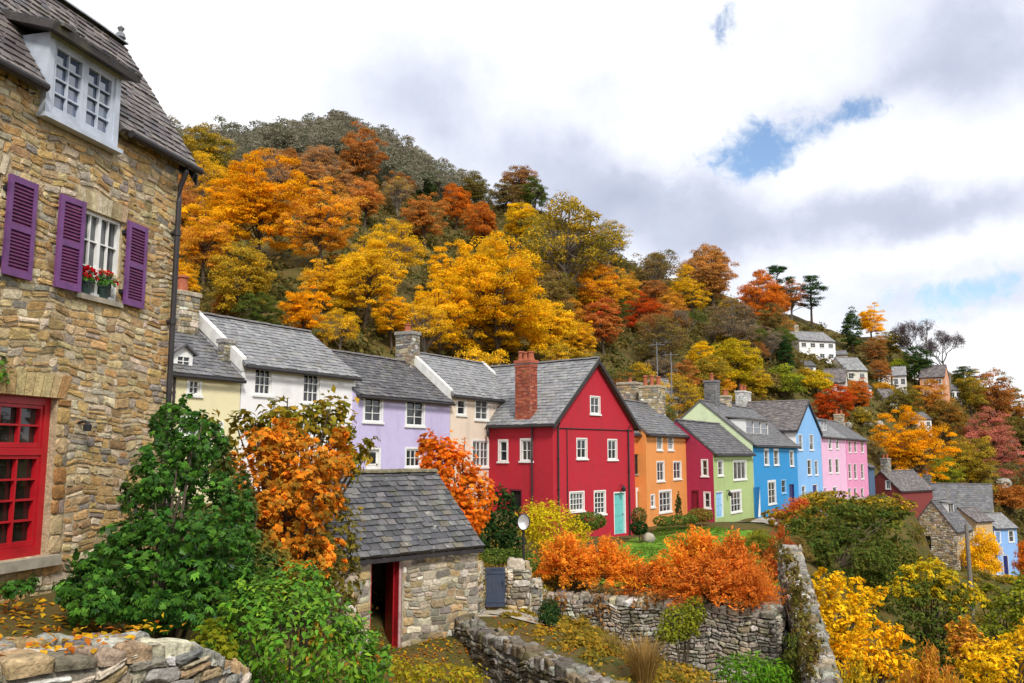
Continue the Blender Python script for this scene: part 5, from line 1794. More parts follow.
def fill_hill():
    rng = random.Random(21)
    ring = [50, 55, 61, 68, 76, 85, 95, 106, 118, 131, 145, 160, 176, 193, 210, 230, 250]
    for R in ring:
        px = 95 + rng.uniform(0, 30)
        while px < 1060:
            w_m = rng.uniform(6.0, 9.5) * (.72 if R < 90 else 1)
            kx = ray(px, HZ); kx = kx.x / kx.y
            Y = (R + rng.uniform(-4, 4)) / math.hypot(1, kx)
            R0 = np.interp(px, HPX, HR0); Dc = np.interp(px, HPX, HD)
            Rr = math.hypot(Y, kx * Y)
            step = w_m * FPX / Y
            if R0 - 1 < Rr < Dc * 1.02 and not (px < 452 and Rr > 150 + max(0, px - 400) * .6):
                x = kx * Y
                z = gz(x, Y)
                w = w_m * FPX / Y
                cx, cy = pix((x, Y, z + w_m * .6))
                # leave room for the trees named above, the hillside houses and their gardens
                ok = all(not (abs(cx - a) < (w * .8 + b) * .40 and abs(cy - e) < (w * .8 + b) * .38 and Y < yy + 1) for a, e, b, yy in taken)
                if 792 < cx < 856 and 296 < cy < 372:
                    ok = False
                if 792 < cx < 972 and 336 < cy < 436 and Y < 235:
                    ok = ok and rng.random() < .05
                    w_m *= .45
                if 860 < cx < 1060 and cy > 415 and Y < 118:
                    ok = False
                if ok:
                    c, c2 = nearest_colour(cx, cy, rng)
                    if rng.random() < .30:
                        c, c2 = rng.choice([('brown', 'olive'), ('olive', 'ochre'), ('rust', 'brown'), ('grey', 'brown'), ('green', 'olive'), ('ochre', 'gold')])
                    kind = rng.choice(('round', 'round', 'round', 'thin', 'thin', 'bare')) if c in ('grey', 'brown', 'purple', 'olive') else rng.choice(('round', 'round', 'thin'))
                    place_tree(kind, cx, cy, w_m, c, base=(x, Y), col2=c2, zs=rng.uniform(.85, 1.15))
            px += step * rng.uniform(.62, .92)
fill_hill()
def thicken():
    rng = random.Random(77)
    for _ in range(95):
        px = rng.uniform(540, 800); t = rng.random()
        kx = ray(px, HZ); kx = kx.x / kx.y
        R = np.interp(px, HPX, HR0) + 2 + t * 75
        Y = R / math.hypot(1, kx); x = kx * Y
        w = rng.uniform(4.0, 6.5); z = gz(x, Y)
        cx, cy = pix((x, Y, z + w * .6))
        if any(abs(cx - a) < b * .42 and abs(cy - e) < b * .40 and Y < yy for a, e, b, yy in taken) or (cx > 780 and 330 < cy < 400):
            continue
        c, c2 = rng.choice([('brown', 'olive'), ('olive', 'ochre'), ('rust', 'brown'), ('grey', 'brown'), ('green', 'olive'), ('ochre', 'olive'), ('rust', 'ochre')])
        place_tree(rng.choice(('round', 'thin', 'round', 'bare', 'shrub')), cx, cy, w, c, base=(x, Y), col2=c2, zs=rng.uniform(.8, 1.1))
thicken()

def scatter_mass(name, label, spots, seed, per, leaf, c1, c2, parts, mat='leaf', kind='stuff'):
    """one object of many small leaf clumps for growth nobody could count; spots are (x, y, z, radius)"""
    rng = np.random.default_rng(seed)
    S = np.array(spots)
    cl = np.repeat(np.arange(len(S)), per)
    n = len(cl)
    dd = sphere_dirs(n, rng); dd[:, 2] = np.abs(dd[:, 2])
    P = S[cl, :3] + dd * (S[cl, 3] * rng.uniform(.3, 1.0, n))[:, None] * np.array([1, 1, parts])
    V, F, L = leaf_arrays(P, dd + rng.normal(0, .5, (n, 3)) + np.array([0, 0, .3]), rng.normal(0, 1, (n, 3)), leaf * rng.uniform(.6, 1.4, n), 'quad', .6)
    T = leaf_tint(n, rng, cl, mixbase=.5, mixvar=.3)[L]
    me = np_mesh(name, V, F, T); me.materials.append(M[mat])
    o = link(bpy.data.objects.new(name, me))
    o.color = c1 + (1,); o['leaf_b'] = list(c2)
    return tag(o, label, None, None, kind)

def undergrowth():
    rng = np.random.default_rng(31)
    n = 9000
    pxs = rng.uniform(-60, 1080, n); t = rng.random(n) ** .75
    R = np.interp(pxs, HPX, HR0) - 4 + t * (np.interp(pxs, HPX, HD) - np.interp(pxs, HPX, HR0) + 4)
    az = np.arctan((pxs - CX) / FPX / 1.0086)
    x, y = np.sin(az) * R, np.cos(az) * R
    z = height(x, y)
    keep = ~((pxs > 790) & (pxs < 975) & (R < 235) & (rng.random(n) < .45))
    S = np.column_stack([x, y, z - .1, rng.uniform(.7, 2.2, n)])[keep]
    scatter_mass('undergrowth', 'brown and olive scrub filling the gaps between the hillside trees', S, 32, 30, .55, (.19, .125, .035), (.10, .105, .03), .9)
    n = 2800
    x = rng.uniform(9, 60, n); y = rng.uniform(18, 100, n)
    d = (x + 18.5 - .6 * y) * .8575
    ok = (d > 3.6) & (x / y < .68)
    x, y = x[ok], y[ok]
    S = np.column_stack([x, y, height(x, y) - .1, rng.uniform(.4, 1.1, len(x))])
    scatter_mass('bank_undergrowth', 'tangled green and tawny scrub on the bank below the terrace', S, 33, 60, .22, (.10, .12, .02), (.26, .16, .02), .8)
undergrowth()

def far_woodland():
    rng = np.random.default_rng(41)
    V0, F0, T0, C, r = crown_arrays(400, 44, 34, .046, (.08, .15), cz=.6, sz=.48, low=-.5, lump=.25, fill=.6)
    n = 640
    pxs = rng.uniform(-60, 500, n)
    R = np.minimum(rng.uniform(158, 292, n) + np.clip(pxs - 400, 0, 99) * .9, 300)
    az = np.arctan((pxs - CX) / FPX / 1.0086)
    x, y = np.sin(az) * R, np.cos(az) * R
    z = height(x, y)
    Vs, Fs, Ts, off = [], [], [], 0
    for i in range(n):
        w = rng.uniform(5.5, 9.5); a = rng.uniform(0, 6.28); ca, sa = math.cos(a), math.sin(a)
        v = V0 * np.array([w, w, w * rng.uniform(.9, 1.3)])
        v = np.column_stack([v[:, 0] * ca - v[:, 1] * sa + x[i], v[:, 0] * sa + v[:, 1] * ca + y[i], v[:, 2] + z[i] - .5])
        Vs.append(v); Fs.append(F0 + off); off += len(v)
        t = T0.copy(); t[:, 0] = 1 + (t[:, 0] - 1) * .5; t[:, 0] *= rng.uniform(.8, 1.2); t[:, 1] = np.clip(t[:, 1] * .5 + rng.uniform(0, 1) * .8, 0, 1)
        Ts.append(t)
    me = np_mesh('far_woodland', np.concatenate(Vs), np.concatenate(Fs), np.concatenate(Ts)); me.materials.append(M['leaf'])
    o = link(bpy.data.objects.new('far_woodland', me))
    o.color = (.33, .275, .215, 1); o['leaf_b'] = [.19, .20, .125]
    tag(o, 'grey, mostly leafless wood covering the top of the hill', None, None, 'stuff')
far_woodland()

# ------------------------------------------------------------------ garden walls
ROCKTEX = bpy.data.textures.new('rock_chips', 'CLOUDS')
ROCKTEX.noise_scale = .09; ROCKTEX.noise_depth = 3
def garden_wall(name, label, path, th, seed, pal, hh=(.09, .2), ww=(.14, .45), proud=(.015, .06), mat='stone_grey', cat='garden wall', cope=(.2, .5), wob=.03, back=True, group=None, core=(.20, .175, .135), ends=True, cope_h=(.07, .15), bands=2):
    """path: (x, y, top z, bottom z) along the middle of the wall"""
    rng = random.Random(seed)
    P = [Vector((p[0], p[1])) for p in path]
    acc = [0.0]
    for a, b in zip(P, P[1:]):
        acc.append(acc[-1] + (b - a).length)
    seg = [(b - a).normalized() for a, b in zip(P, P[1:])]
    nrm = []
    for i in range(len(P)):
        t = seg[min(i, len(seg) - 1)] + seg[max(i - 1, 0)]
        t.normalize(); nrm.append(Vector((t.y, -t.x)))
    def samp(u):
        u = min(max(u, 0), acc[-1])
        i = max(0, min(len(seg) - 1, sum(1 for a in acc[1:-1] if a <= u)))
        f = (u - acc[i]) / max(1e-6, acc[i + 1] - acc[i])
        lerp = lambda a, b: a + (b - a) * f
        return P[i].lerp(P[i + 1], f), nrm[i].lerp(nrm[i + 1], f), lerp(path[i][2], path[i + 1][2]), lerp(path[i][3], path[i + 1][3]), seg[i]
    L = acc[-1]
    fo = []
    mb = MB()
    n = max(2, int(L / .35))
    ring = []
    for k in range(n + 1):
        c, nn, zt, zb, _ = samp(L * k / n)
        for s, z in ((1, zb), (1, zt - .05), (-1, zt - .05), (-1, zb)):
            q = c + nn * (s * th / 2)
            ring.append((q.x, q.y, z))
    F = []
    for k in range(n):
        for i in range(3):
            F.append((k * 4 + i, k * 4 + i + 1, k * 4 + 5 + i, k * 4 + 4 + i))
    F += [(3, 2, 1, 0), (n * 4, n * 4 + 1, n * 4 + 2, n * 4 + 3)]
    mb.add(ring, F, core)
    def side(s):
        def fr(u, z, o):
            c, nn, *_ = samp(u)
            q = c + nn * (s * (th / 2 + o))
            return (q.x, q.y, z)
        return fr
    zlo = min(p[3] for p in path)
    for s in ((1, -1) if back else (1,)):
        stonework(mb, side(s), 0, L, zlo, lambda u: samp(u)[2] - .06, rng, pal, hh, ww, proud, .016, wob=wob, zbot=lambda u: samp(u)[3] - .1, rough=.3)
    if ends:
        for (u, s) in ((0, -1), (L, 1)):
            c, nn, zt, zb, d = samp(u)
            def fe(w, z, o, c=c, nn=nn, d=d, s=s):
                q = c + nn * ((w - th / 2) * (-s)) + d * (s * o)
                return (q.x, q.y, z)
            stonework(mb, fe, 0, th, zb, zt - .06, rng, pal, hh, ww, proud, .016, wob=.01, rough=.25)
    # coping of irregular flat stones
    u = 0.0
    while u < L - .05:
        w = min(rng.uniform(*cope), L - u)
        c0, n0, z0, _, d0 = samp(u + .008); c1, n1, z1, _, _ = samp(u + w - .008)
        hh_ = rng.uniform(*cope_h)
        o1, o2 = rng.uniform(.0, .07), rng.uniform(.0, .07)
        split = rng.uniform(.35, .65) if rng.random() < .6 else None
        bd = [(-1, 1)] if split is None else [(-1, split * 2 - 1), (split * 2 - 1 + .05, 1)]
        if bands > 2:
            cut = sorted([-1, 1] + [rng.uniform(-.8, .8) for _ in range(bands - 1)])
            bd = [(p + .02, q - .02) for p, q in zip(cut, cut[1:]) if q - p > .12]
        for (b0, b1) in bd:
            dz = rng.uniform(-.03, .03); col = vary(rng, pick(rng, pal), .25)
            def pt(c, nn, s, z, ins=0.0):
                s2 = s * (1 - ins) + (b0 + b1) / 2 * ins
                q = c + nn * (s2 * (th / 2 + (o1 if s > 0 else o2)))
                return (q.x + rng.uniform(-.015, .015), q.y + rng.uniform(-.015, .015), z)
            cm0, cm1 = c0.lerp(c1, .12), c0.lerp(c1, .88)
            lo = [pt(c0, n0, b0, z0 - .08), pt(c1, n1, b0, z1 - .08), pt(c1, n1, b1, z1 - .08), pt(c0, n0, b1, z0 - .08)]
            mid = [pt(c0, n0, b0, z0 + hh_ * .45 + dz), pt(c1, n1, b0, z1 + hh_ * .45 + dz), pt(c1, n1, b1, z1 + hh_ * .45 + dz), pt(c0, n0, b1, z0 + hh_ * .45 + dz)]
            hi = [pt(cm0, n0, b0, z0 + hh_ + dz, .2), pt(cm1, n1, b0, z1 + hh_ + dz + rng.uniform(-.03, .03), .2), pt(cm1, n1, b1, z1 + hh_ + dz, .2), pt(cm0, n0, b1, z0 + hh_ + dz + rng.uniform(-.03, .03), .2)]
            F = [(8, 9, 10, 11)]
            for r in (0, 4):
                for i in range(4):
                    j = (i + 1) % 4
                    F.append((r + i, r + j, r + 4 + j, r + 4 + i))
            # orientation: wind by area sign
            A, B, Cc = Vector(hi[0]), Vector(hi[1]), Vector(hi[2])
            if (B - A).cross(Cc - A).z < 0:
                F = [tuple(reversed(f)) for f in F]
            mb.add(lo + mid + hi, F, col)
        u += w
    o = mb.build(name, M[mat], None, True)
    m1 = o.modifiers.new('round', 'SUBSURF'); m1.subdivision_type = 'SIMPLE'; m1.levels = m1.render_levels = 2
    m2 = o.modifiers.new('chip', 'DISPLACE'); m2.texture = ROCKTEX; m2.strength = .05; m2.mid_level = .5; m2.texture_coords = 'LOCAL'
    return tag(o, label, cat, group, 'thing')

garden_wall('garden_wall', 'rough stone wall with fallen leaves on top, below the big stone house', [(-6.2, 5.1, 2.46, .6), (-4.7, 6.15, 2.46, .6), (-3.75, 7.0, 2.48, .5), (-3.2, 7.9, 2.36, .5), (-3.0, 8.8, 1.9, .5)], .95, 71, PAL_SHED + PAL_GREY, (.05, .15), (.08, .30), (.02, .06), cope=(.12, .34), cope_h=(.02, .05), bands=4, wob=.05)
garden_wall('garden_wall', 'low mossy dry stone wall running from the shed corner, dark faced', [(-1.05, 18.5, .62, -.6), (-.55, 17.2, .60, -.9), (.15, 15.6, .66, -1.2), (.85, 14.2, .66, -1.5), (1.55, 12.9, .62, -1.9)], .42, 72, PAL_DARK, (.05, .14), (.08, .26), (.03, .08), cope=(.10, .28), cope_h=(.02, .10), bands=3, wob=.05, core=(.11, .10, .08))
garden_wall('garden_wall', 'long pale retaining wall under the orange shrubs', [(.35, 25.7, .05, -1.9), (2.0, 25.6, -.05, -2.0), (3.6, 25.0, -.12, -2.3), (5.4, 24.2, -.12, -2.8), (7.0, 23.4, -.14, -3.2)], .6, 73, PAL_PALE, (.07, .17), (.10, .32), (.04, .10), cope=(.16, .36), wob=.05, core=(.11, .10, .08))
garden_wall('garden_wall', 'return end of the retaining wall, running back beside the gully', [(6.98, 23.78, -.16, -3.3), (7.7, 26.2, -.2, -2.8), (8.3, 28.5, -.3, -1.8)], .5, 76, PAL_PALE, (.07, .17), (.10, .32), (.04, .09), wob=.05, core=(.11, .10, .08))
garden_wall('garden_wall', 'steep ruined stone wall stepping down the bank beside the orange shrubs', [(9.0, 28.5, 1.0, -3), (8.35, 26, .55, -3.6), (7.7, 23.2, -.15, -4.2), (7.15, 20.6, -1.0, -4.6), (6.75, 18.2, -1.7, -5)], .62, 74, PAL_DARK + PAL_GREY, (.07, .18), (.10, .30), (.03, .10), cope=(.10, .24), cope_h=(.02, .16), bands=3, wob=.05)
garden_wall('garden_wall', 'short wall between the shed and the slate blue gate', [(-1.10, 19.4, 1.40, -.3), (-.86, 21.0, 1.42, -.2)], .40, 75, PAL_SHED, (.08, .18), (.14, .36))
garden_wall('gate_pillar', 'squat stone pillar on the other side of the slate blue gate from the shed', [(-.12, 21.1, 1.42, -.2), (.42, 21.1, 1.38, -.2)], .55, 77, PAL_SHED, (.08, .18), (.14, .36), cat='gate pillar')
garden_wall('garden_wall', 'low stone wall climbing from the gate pillar to the retaining wall', [(.44, 21.3, .95, -.6), (.52, 23.4, .55, -.8), (.45, 25.3, .25, -1.2)], .45, 78, PAL_GREY, (.08, .18), (.14, .38))
garden_wall('garden_wall', 'little terrace wall below the yellow shrub', [(3.9, 20.4, -1.5, -3.2), (5.3, 20.0, -1.8, -3.6), (6.6, 20.2, -2.1, -4)], .45, 79, PAL_GREY, (.09, .2), (.14, .4), (.03, .08))

# slate blue gate
g = empty('garden_gate', (-.385, 20.86, 0), math.radians(2), 'slate blue boarded garden gate between stone wall and pillar', 'gate')
b = MB()
for k in range(5):
    x = -.225 + .09 * k
    b.box(x + .002, x + .088, -.015, .015, .46, 1.30 + .012 * (2 - abs(k - 2)))
b.build('board_panel', M['bin_blue'], g)
f = MB()
f.box(-.235, .235, -.03, -.016, 1.22, 1.30); f.box(-.235, .235, -.03, -.016, .56, .64); f.box(-.24, .24, -.032, .032, 1.315, 1.36)
f.build('frame', M['bin_blue'], g)
hd = MB(); hd.tube([(.17, -.03, .95), (.17, -.07, .96), (.17, -.07, 1.04), (.17, -.03, 1.05)], .010, 6); hd.build('handle', M['black_iron'], g)
st = MB(); st.bev(-.62, .42, -.75, -.06, .10, .40, .03, (.42, .37, .30)); tag(st.build('doorstep', M['flag']), 'worn stone step in front of the slate blue gate', 'step')
bpy.data.objects['doorstep'].location = (-.385, 20.85, 0)

# round mirror on a post
mx = empty('mirror_post', at(523.5, 560, 23.5).to_tuple()[:2] + (gz(at(523.5, 560, 23.5).x, 23.5),), 0, 'round white faced mirror with a dark rim on a post behind the garden wall', 'mirror')
zt_ = CAMZ + (HZ - 520) / FPX * 23.5 - mx.location.z
p = MB(); p.tube([(0, .05, -.3), (0, .05, zt_ + .05)], .035, 10); p.tube([(0, .05, .9), (0, .05, 1.0)], .05, 10); p.build('post', M['black_iron'], mx)
p = MB()
prof = [(.0, .0), (.07, -.005), (.13, -.018), (.175, -.036)]
vs, fs = [], []
for (r, y) in prof:
    for k in range(24):
        t = 2 * math.pi * k / 24; vs.append((r * .85 * math.cos(t), -.05 - y * -1 - .0, zt_ + r * 1.12 * math.sin(t)))
for i in range(3):
    for k in range(24):
        fs.append((i * 24 + k, i * 24 + (k + 1) % 24, i * 24 + 24 + (k + 1) % 24, i * 24 + 24 + k))
p.add(vs, fs)
mm, N_ = _new('mirror_face'); _finish(N_, principled(N_, (.86, .87, .90, 1), .18, None, metal=.6))
dsk = p.build('mirror_face', mm, mx, True)
p = MB()
pts = [(.185 * .85 * math.cos(2 * math.pi * k / 24), -.02, zt_ + .185 * 1.12 * math.sin(2 * math.pi * k / 24)) for k in range(25)]
p.tube(pts, .022, 6, caps=False)
vs = [(q[0], .015, q[2]) for q in pts[:24]]
p.add(vs, [tuple(range(24))])
p.build('rim', M['black_iron'], mx)

# ------------------------------------------------------------------ the stone shed
SD = Vector((.719, .695))
so = at(343, HZ, 16.35)
sx_ = at(474.5, HZ, 18.8)
SH = House('stone_shed', 'small stone shed with a mossy slate roof and a red door standing open', (so.x, so.y), SD, 3.42, 3.0, -.7, 2.16, 1.40, 'stucco', cat='shed', slate=SLATE, seed=80)
sdr = SH.rect('front', 370.5, 550, 402, 640)
sdr = (sdr[0], sdr[1], .26, 2.02)
SH.holes['front'] = [sdr]
stone_house_walls(SH, PAL_SHED, 'stone_warm', hh=(.06, .18), ww=(.09, .32), proud=(.008, .032), gap=.020, wob=.03, rough=.42)
def shed():
    F = SH.fr('front')
    bx = lambda mb, u0, u1, z0, z1, p0, p1: mb.box(u0, u1, p0, p1, z0, z1, fr=lambda x, y, z: F(x, z, y))
    f = MB()
    a, b, c, d = sdr
    bx(f, b - .075, b - .004, c, d - .002, -.14, -.02); bx(f, a + .004, a + .06, c, d - .002, -.14, -.06); bx(f, a + .06, b - .075, d - .08, d - .004, -.14, -.03)
    fo = f.build('door_frame', M['shed_red_wood'], SH.root)
    e = MB(); bx(e, b - .070, b - .012, c, d - .09, -.022, -.006); e.build('door_stop', simple('faded_pink_paint', (.48, .30, .29), .7, .2, 6), fo)
    w = b - a - .14
    dm = MB()
    n = 5
    for k in range(n):   # planks of the leaf, swung inwards off the far jamb
        p0, p1 = -.14 - w * k / n, -.14 - w * (k + .97) / n
        sh = lambda x, y, z: F(x - (.14 + y) * .42, z, y)
        dm.box(b - .115, b - .08, p1, p0, c + .03, d - .1, fr=sh)
    do = dm.build('door', M['shed_red_wood'], SH.root)
    do['label'] = 'red plank door swung open into the dark shed'
    l = MB(); bx(l, a - .22, b + .22, d + .003, d + .13, -.12, .012); l.build('lintel', M['brown_wood'], SH.root)
    t = MB(); bx(t, a - .12, b + .15, c - .16, c - .004, -.35, .32); t.build('doorstep', M['flag'], SH.root)
    SH.slate_mat, SH.rh, SH.sw, SH.oh = 'slate_barn', .155, .24, (.16, .04)
    rng = random.Random(81)
    mb = MB()
    W, D, ze, zr = SH.W, SH.D, SH.ze, SH.ze + SH.rise
    k = SH.rise / (D / 2); e_, v = SH.oh
    q1 = [(-v, -e_, ze - e_ * k + .08), (W + v, -e_, ze - e_ * k + .08), (W + v, D / 2, zr + .08), (-v, D / 2, zr + .08)]
    q2 = [(W + v, D + e_, ze - e_ * k + .08), (-v, D + e_, ze - e_ * k + .08), (-v, D / 2, zr + .08), (W + v, D / 2, zr + .08)]
    pal = [((.088, .088, .094), 5), ((.115, .112, .115), 4), ((.066, .066, .072), 3), ((.15, .145, .14), 2), ((.135, .12, .095), 1)]
    for q in (q1, q2):
        slab(mb, *q, .05, (.07, .065, .06)); slates(mb, *q, rng, pal, .150, .22, .016)
    ro = mb.build('roof', M['slate_barn'], SH.root)
    ridge_tiles('ridge', ro, (-v, D / 2, zr + .085), (W + v, D / 2, zr + .085), simple('mossy_ridge', (.19, .165, .10), .9, .3, 9, bstr=.6), rng, .10, .36)
    rf = MB()
    for i in range(9):
        x = .1 + (W - .2) * i / 8
        rf.box(x - .03, x + .03, -e_ + .03, .1, ze - e_ * k - .03, ze - e_ * k + .04)
    rf.box(-v + .02, W + v - .02, -e_ + .0, -e_ + .025, ze - e_ * k - .05, ze - e_ * k + .03)
    rf.build('fascia', M['dark_trim'], SH.root)
shed()

# ------------------------------------------------------------------ near shrubs, built leaf by leaf
def bl(px, py, Y, rx, rz, ry=None):
    c = at(px, py, Y)
    return (c.x, c.y, c.z, rx * Y / FPX, (ry if ry else rx * Y / FPX * .8), rz * Y / FPX)

def bush(name, label, blobs, n, size, shape, col, seed, cat='shrub', mat='leaf', col2=None, aspect=.6, droop=.3, shell=.55, stems=14, base=None, group=None, out=.6, rnd=.4, v=.30, mixvar=.25, clump=0, spike=0.0, cm=1.0, lumps=0):
    rng = np.random.default_rng(seed)
    B = np.array(blobs)
    if lumps:
        sub = [B * np.array([1, 1, 1, .72, .72, .72])]
        for b in B:
            d_ = sphere_dirs(lumps * 3, rng); d_ = d_[d_[:, 2] > -.45][:lumps]
            rr_ = rng.uniform(.26, .46, len(d_))[:, None]
            sub.append(np.column_stack([b[:3] + d_ * b[3:6] * rng.uniform(.62, .92, len(d_))[:, None], b[3:6] * rr_ * np.array([1, 1, .8])]))
        B = np.concatenate(sub)
    vol = (B[:, 3] * B[:, 4] + B[:, 3] * B[:, 5] + B[:, 4] * B[:, 5]); pr = vol / vol.sum()
    k = rng.choice(len(B), n * 2, p=pr)
    if clump:
        nc = max(4, n * 2 // clump)
        ck = rng.choice(len(B), nc, p=pr); cd = sphere_dirs(nc, rng); cq = rng.uniform(shell, 1.05, nc) ** .7
        cs = rng.integers(0, nc, n * 2)
        k = ck[cs]
        dd = unit(cd[cs] + rng.normal(0, .16, (n * 2, 3)))
        q = cq[cs] + rng.normal(0, .06, n * 2)
    else:
        cs = None
        dd = sphere_dirs(n * 2, rng); q = rng.uniform(shell, 1.0, n * 2) ** .6
    if spike:
        q = q + (rng.random(n * 2) < .25) * rng.uniform(0, spike, n * 2)
    P = B[k, :3] + dd * q[:, None] * B[k, 3:6]
    inside = np.zeros(len(P), bool)
    for i in range(len(B)):
        e = ((P - B[i, :3]) / B[i, 3:6]); inside |= ((e * e).sum(1) < .42) & (k != i)
    above = P[:, 2] > height(P[:, 0], P[:, 1]) + .02
    sel = np.nonzero(~inside & above)[0][:n]
    P, dd, k = P[sel], dd[sel], k[sel]
    cl = cs[sel] if cs is not None else None
    m = len(P)
    nrm = dd * out + np.array([0, 0, .55]) + rng.normal(0, rnd, (m, 3))
    tip = dd * .6 + rng.normal(0, .6, (m, 3)) - np.array([0, 0, droop])
    V, F, L = leaf_arrays(P, nrm, tip, size * rng.uniform(.55, 1.3, m), shape, aspect, rng)
    T = leaf_tint(m, rng, cl, v, .32, mixvar)[L]
    root = None
    c1, c2, w = C_[col] if isinstance(col, str) else (col, col, '')
    if col2: c2 = C_[col2][0] if isinstance(col2, str) else col2
    me = np_mesh(name, V, F, T, shape == 'leaf' or shape == 'palm'); me.materials.append(M[mat])
    cx, cy = B[:, 0].mean(), B[:, 1].mean()
    bz = base if base is not None else (cx, cy, gz(cx, cy))
    root = empty(name, bz, 0, label, cat, group)
    o = bpy.data.objects.new('foliage', me); link(o, root)
    o.location = (-bz[0], -bz[1], -bz[2])
    o.color = tuple(x * cm for x in c1) + (1,); o['leaf_b'] = [x * cm for x in c2]
    if stems:
        rr = random.Random(seed); sb = MB()
        h = B[:, 2].max() - bz[2]
        for i in range(stems):
            e = Vector(P[rr.randrange(m)]) - Vector(bz)
            s0 = Vector((rr.uniform(-.1, .1), rr.uniform(-.1, .1), -.1)); mid = s0.lerp(e, .5) + Vector((0, 0, .12 * h))
            r0 = max(.008, .012 * h)
            sb.tube([s0, mid, e], [r0, r0 * .6, r0 * .2], 5, caps=False)
        sb.build('stem', M['bark'], root)
    return root

C_['bushgreen'] = ((.030, .110, .012), (.10, .24, .022), 'deep green')
C_['freshgreen'] = ((.075, .225, .016), (.20, .33, .02), 'fresh green')
C_['creeper'] = ((.84, .29, .022), (.46, .27, .04), 'orange')
C_['sprayolive'] = ((.22, .22, .03), (.40, .24, .02), 'olive')
C_['flame'] = ((.84, .20, .018), (.78, .30, .02), 'flame orange')
C_['wallorange'] = ((.86, .25, .03), (.88, .42, .03), 'orange')
C_['butter'] = ((.72, .56, .018), (.50, .42, .02), 'butter yellow')

bush('shrub', 'big deep green leafy shrub at the foot of the big stone house', [bl(160, 560, 9.9, 85, 62), bl(118, 592, 9.2, 48, 42), bl(92, 590, 9.6, 34, 38), bl(78, 602, 9.3, 24, 28), bl(215, 520, 10.6, 34, 60), bl(170, 612, 9.3, 60, 24), bl(238, 585, 10.6, 26, 44), bl(130, 565, 10.0, 44, 44), bl(208, 575, 9.9, 42, 70), bl(165, 492, 10.8, 52, 66), bl(186, 446, 11.6, 36, 50), bl(172, 420, 12.0, 22, 28), bl(228, 606, 9.7, 26, 36), bl(140, 550, 10.6, 40, 36)],
     9500, .110, 'palm', 'bushgreen', 301, mat='leaf_gloss', shell=.60, stems=24, clump=7, spike=.14, mixvar=.4, v=.38, lumps=5, base=(-4.0, 10.1, 1.6))
bush('shrub', 'large orange leaved creeper shrub between the deep green shrub and the shed', [bl(264, 488, 13.4, 44, 54), bl(302, 462, 13.8, 42, 38), bl(252, 536, 13.0, 40, 44), bl(322, 492, 14.3, 34, 46), bl(228, 478, 13.5, 20, 30), bl(280, 436, 14.0, 22, 18), bl(338, 462, 14.6, 24, 28), bl(290, 528, 13.2, 40, 48), bl(308, 560, 13.4, 34, 34), bl(270, 580, 12.6, 34, 30)],
     6400, .130, 'palm', 'creeper', 302, lumps=6, shell=.45, stems=34, clump=12, spike=.22, mixvar=.45, v=.4, base=(-3.4, 13.6, 1.0))
bush('shrub', 'dark green infill shrub between the deep green shrub and the orange creeper', [bl(238, 520, 12.2, 24, 54), bl(252, 575, 11.6, 34, 44), bl(222, 470, 12.6, 16, 40)], 2600, .11, 'palm', 'bushgreen', 319, mat='leaf_gloss', shell=.5, stems=10, clump=8, col2='olive', base=(-3.7, 12.0, 1.0), lumps=4, spike=.2)
bush('shrub', 'dark olive undergrowth shrub draped down the corner of the shed', [bl(335, 540, 14.6, 26, 50), bl(318, 575, 14.0, 28, 40), bl(345, 585, 14.6, 18, 30), bl(262, 568, 12.6, 34, 36)], 2200, .11, 'leaf', 'olive', 303, shell=.5, stems=12, clump=9, base=(-2.9, 14.3, .8), cm=.8)
bush('shrub', 'loose olive and amber sprays topping the orange creeper', [bl(250, 432, 14.8, 26, 22), bl(290, 418, 15.0, 30, 20), bl(330, 420, 15.2, 28, 26), bl(352, 452, 15.2, 22, 26), bl(208, 424, 14.6, 16, 14), bl(300, 430, 15.0, 40, 20)], 1500, .15, 'leaf', 'sprayolive', 304, shell=.15, stems=60, clump=10, spike=.35, mixvar=.4, base=(-3.8, 14.9, 1.0))
bush('shrub', 'fresh green shrub at the bottom of the picture in front of the orange creeper', [bl(292, 642, 9.4, 74, 46), bl(338, 658, 9.4, 46, 32), bl(248, 640, 9.2, 42, 56), bl(290, 598, 9.8, 42, 32), bl(215, 668, 8.8, 30, 26), bl(300, 585, 10.0, 24, 26), bl(375, 668, 9.3, 18, 20)],
     5200, .085, 'leaf', 'freshgreen', 305, mat='leaf_gloss', shell=.55, stems=24, clump=9, spike=.18, mixvar=.4, base=(-2.3, 9.5, .6), aspect=.5)
bush('shrub', 'yellowish trailing shrub over the end of the rough stone wall', [bl(215, 650, 8.6, 26, 30), bl(196, 672, 8.2, 20, 20)], 500, .09, 'palm', 'lime', 306, shell=.4, stems=10, clump=6, base=(-2.9, 8.5, .6), cm=.7)
bush('maple_shrub', 'flame orange maple standing behind the slate roofed shed', [bl(448, 478, 22, 30, 38), bl(470, 500, 22, 23, 32), bl(432, 452, 22.4, 14, 22), bl(455, 520, 21.6, 28, 24)], 4200, .15, 'palm', 'flame', 307, cat='maple', shell=.35, stems=30, clump=14, spike=.2, mixvar=.35, base=(-1.3, 22.2, .6), aspect=.4)
bush('shrub', 'dark green bush between the flame orange maple and the round mirror', [bl(500, 515, 26, 20, 30), bl(490, 538, 25.5, 16, 20), bl(512, 545, 25.5, 14, 16)], 1900, .14, 'leaf', 'dark', 308, shell=.5, stems=8, clump=10)
bush('hedge', 'clipped low hedge behind the slate blue gate', [bl(495, 556, 24.2, 14, 8, .5), bl(512, 556, 24.2, 14, 8, .5), bl(528, 562, 24.2, 12, 10, .5)], 1500, .08, 'leaf', 'green', 309, cat='hedge', shell=.7, stems=4, base=(-.2, 24.2, .5))
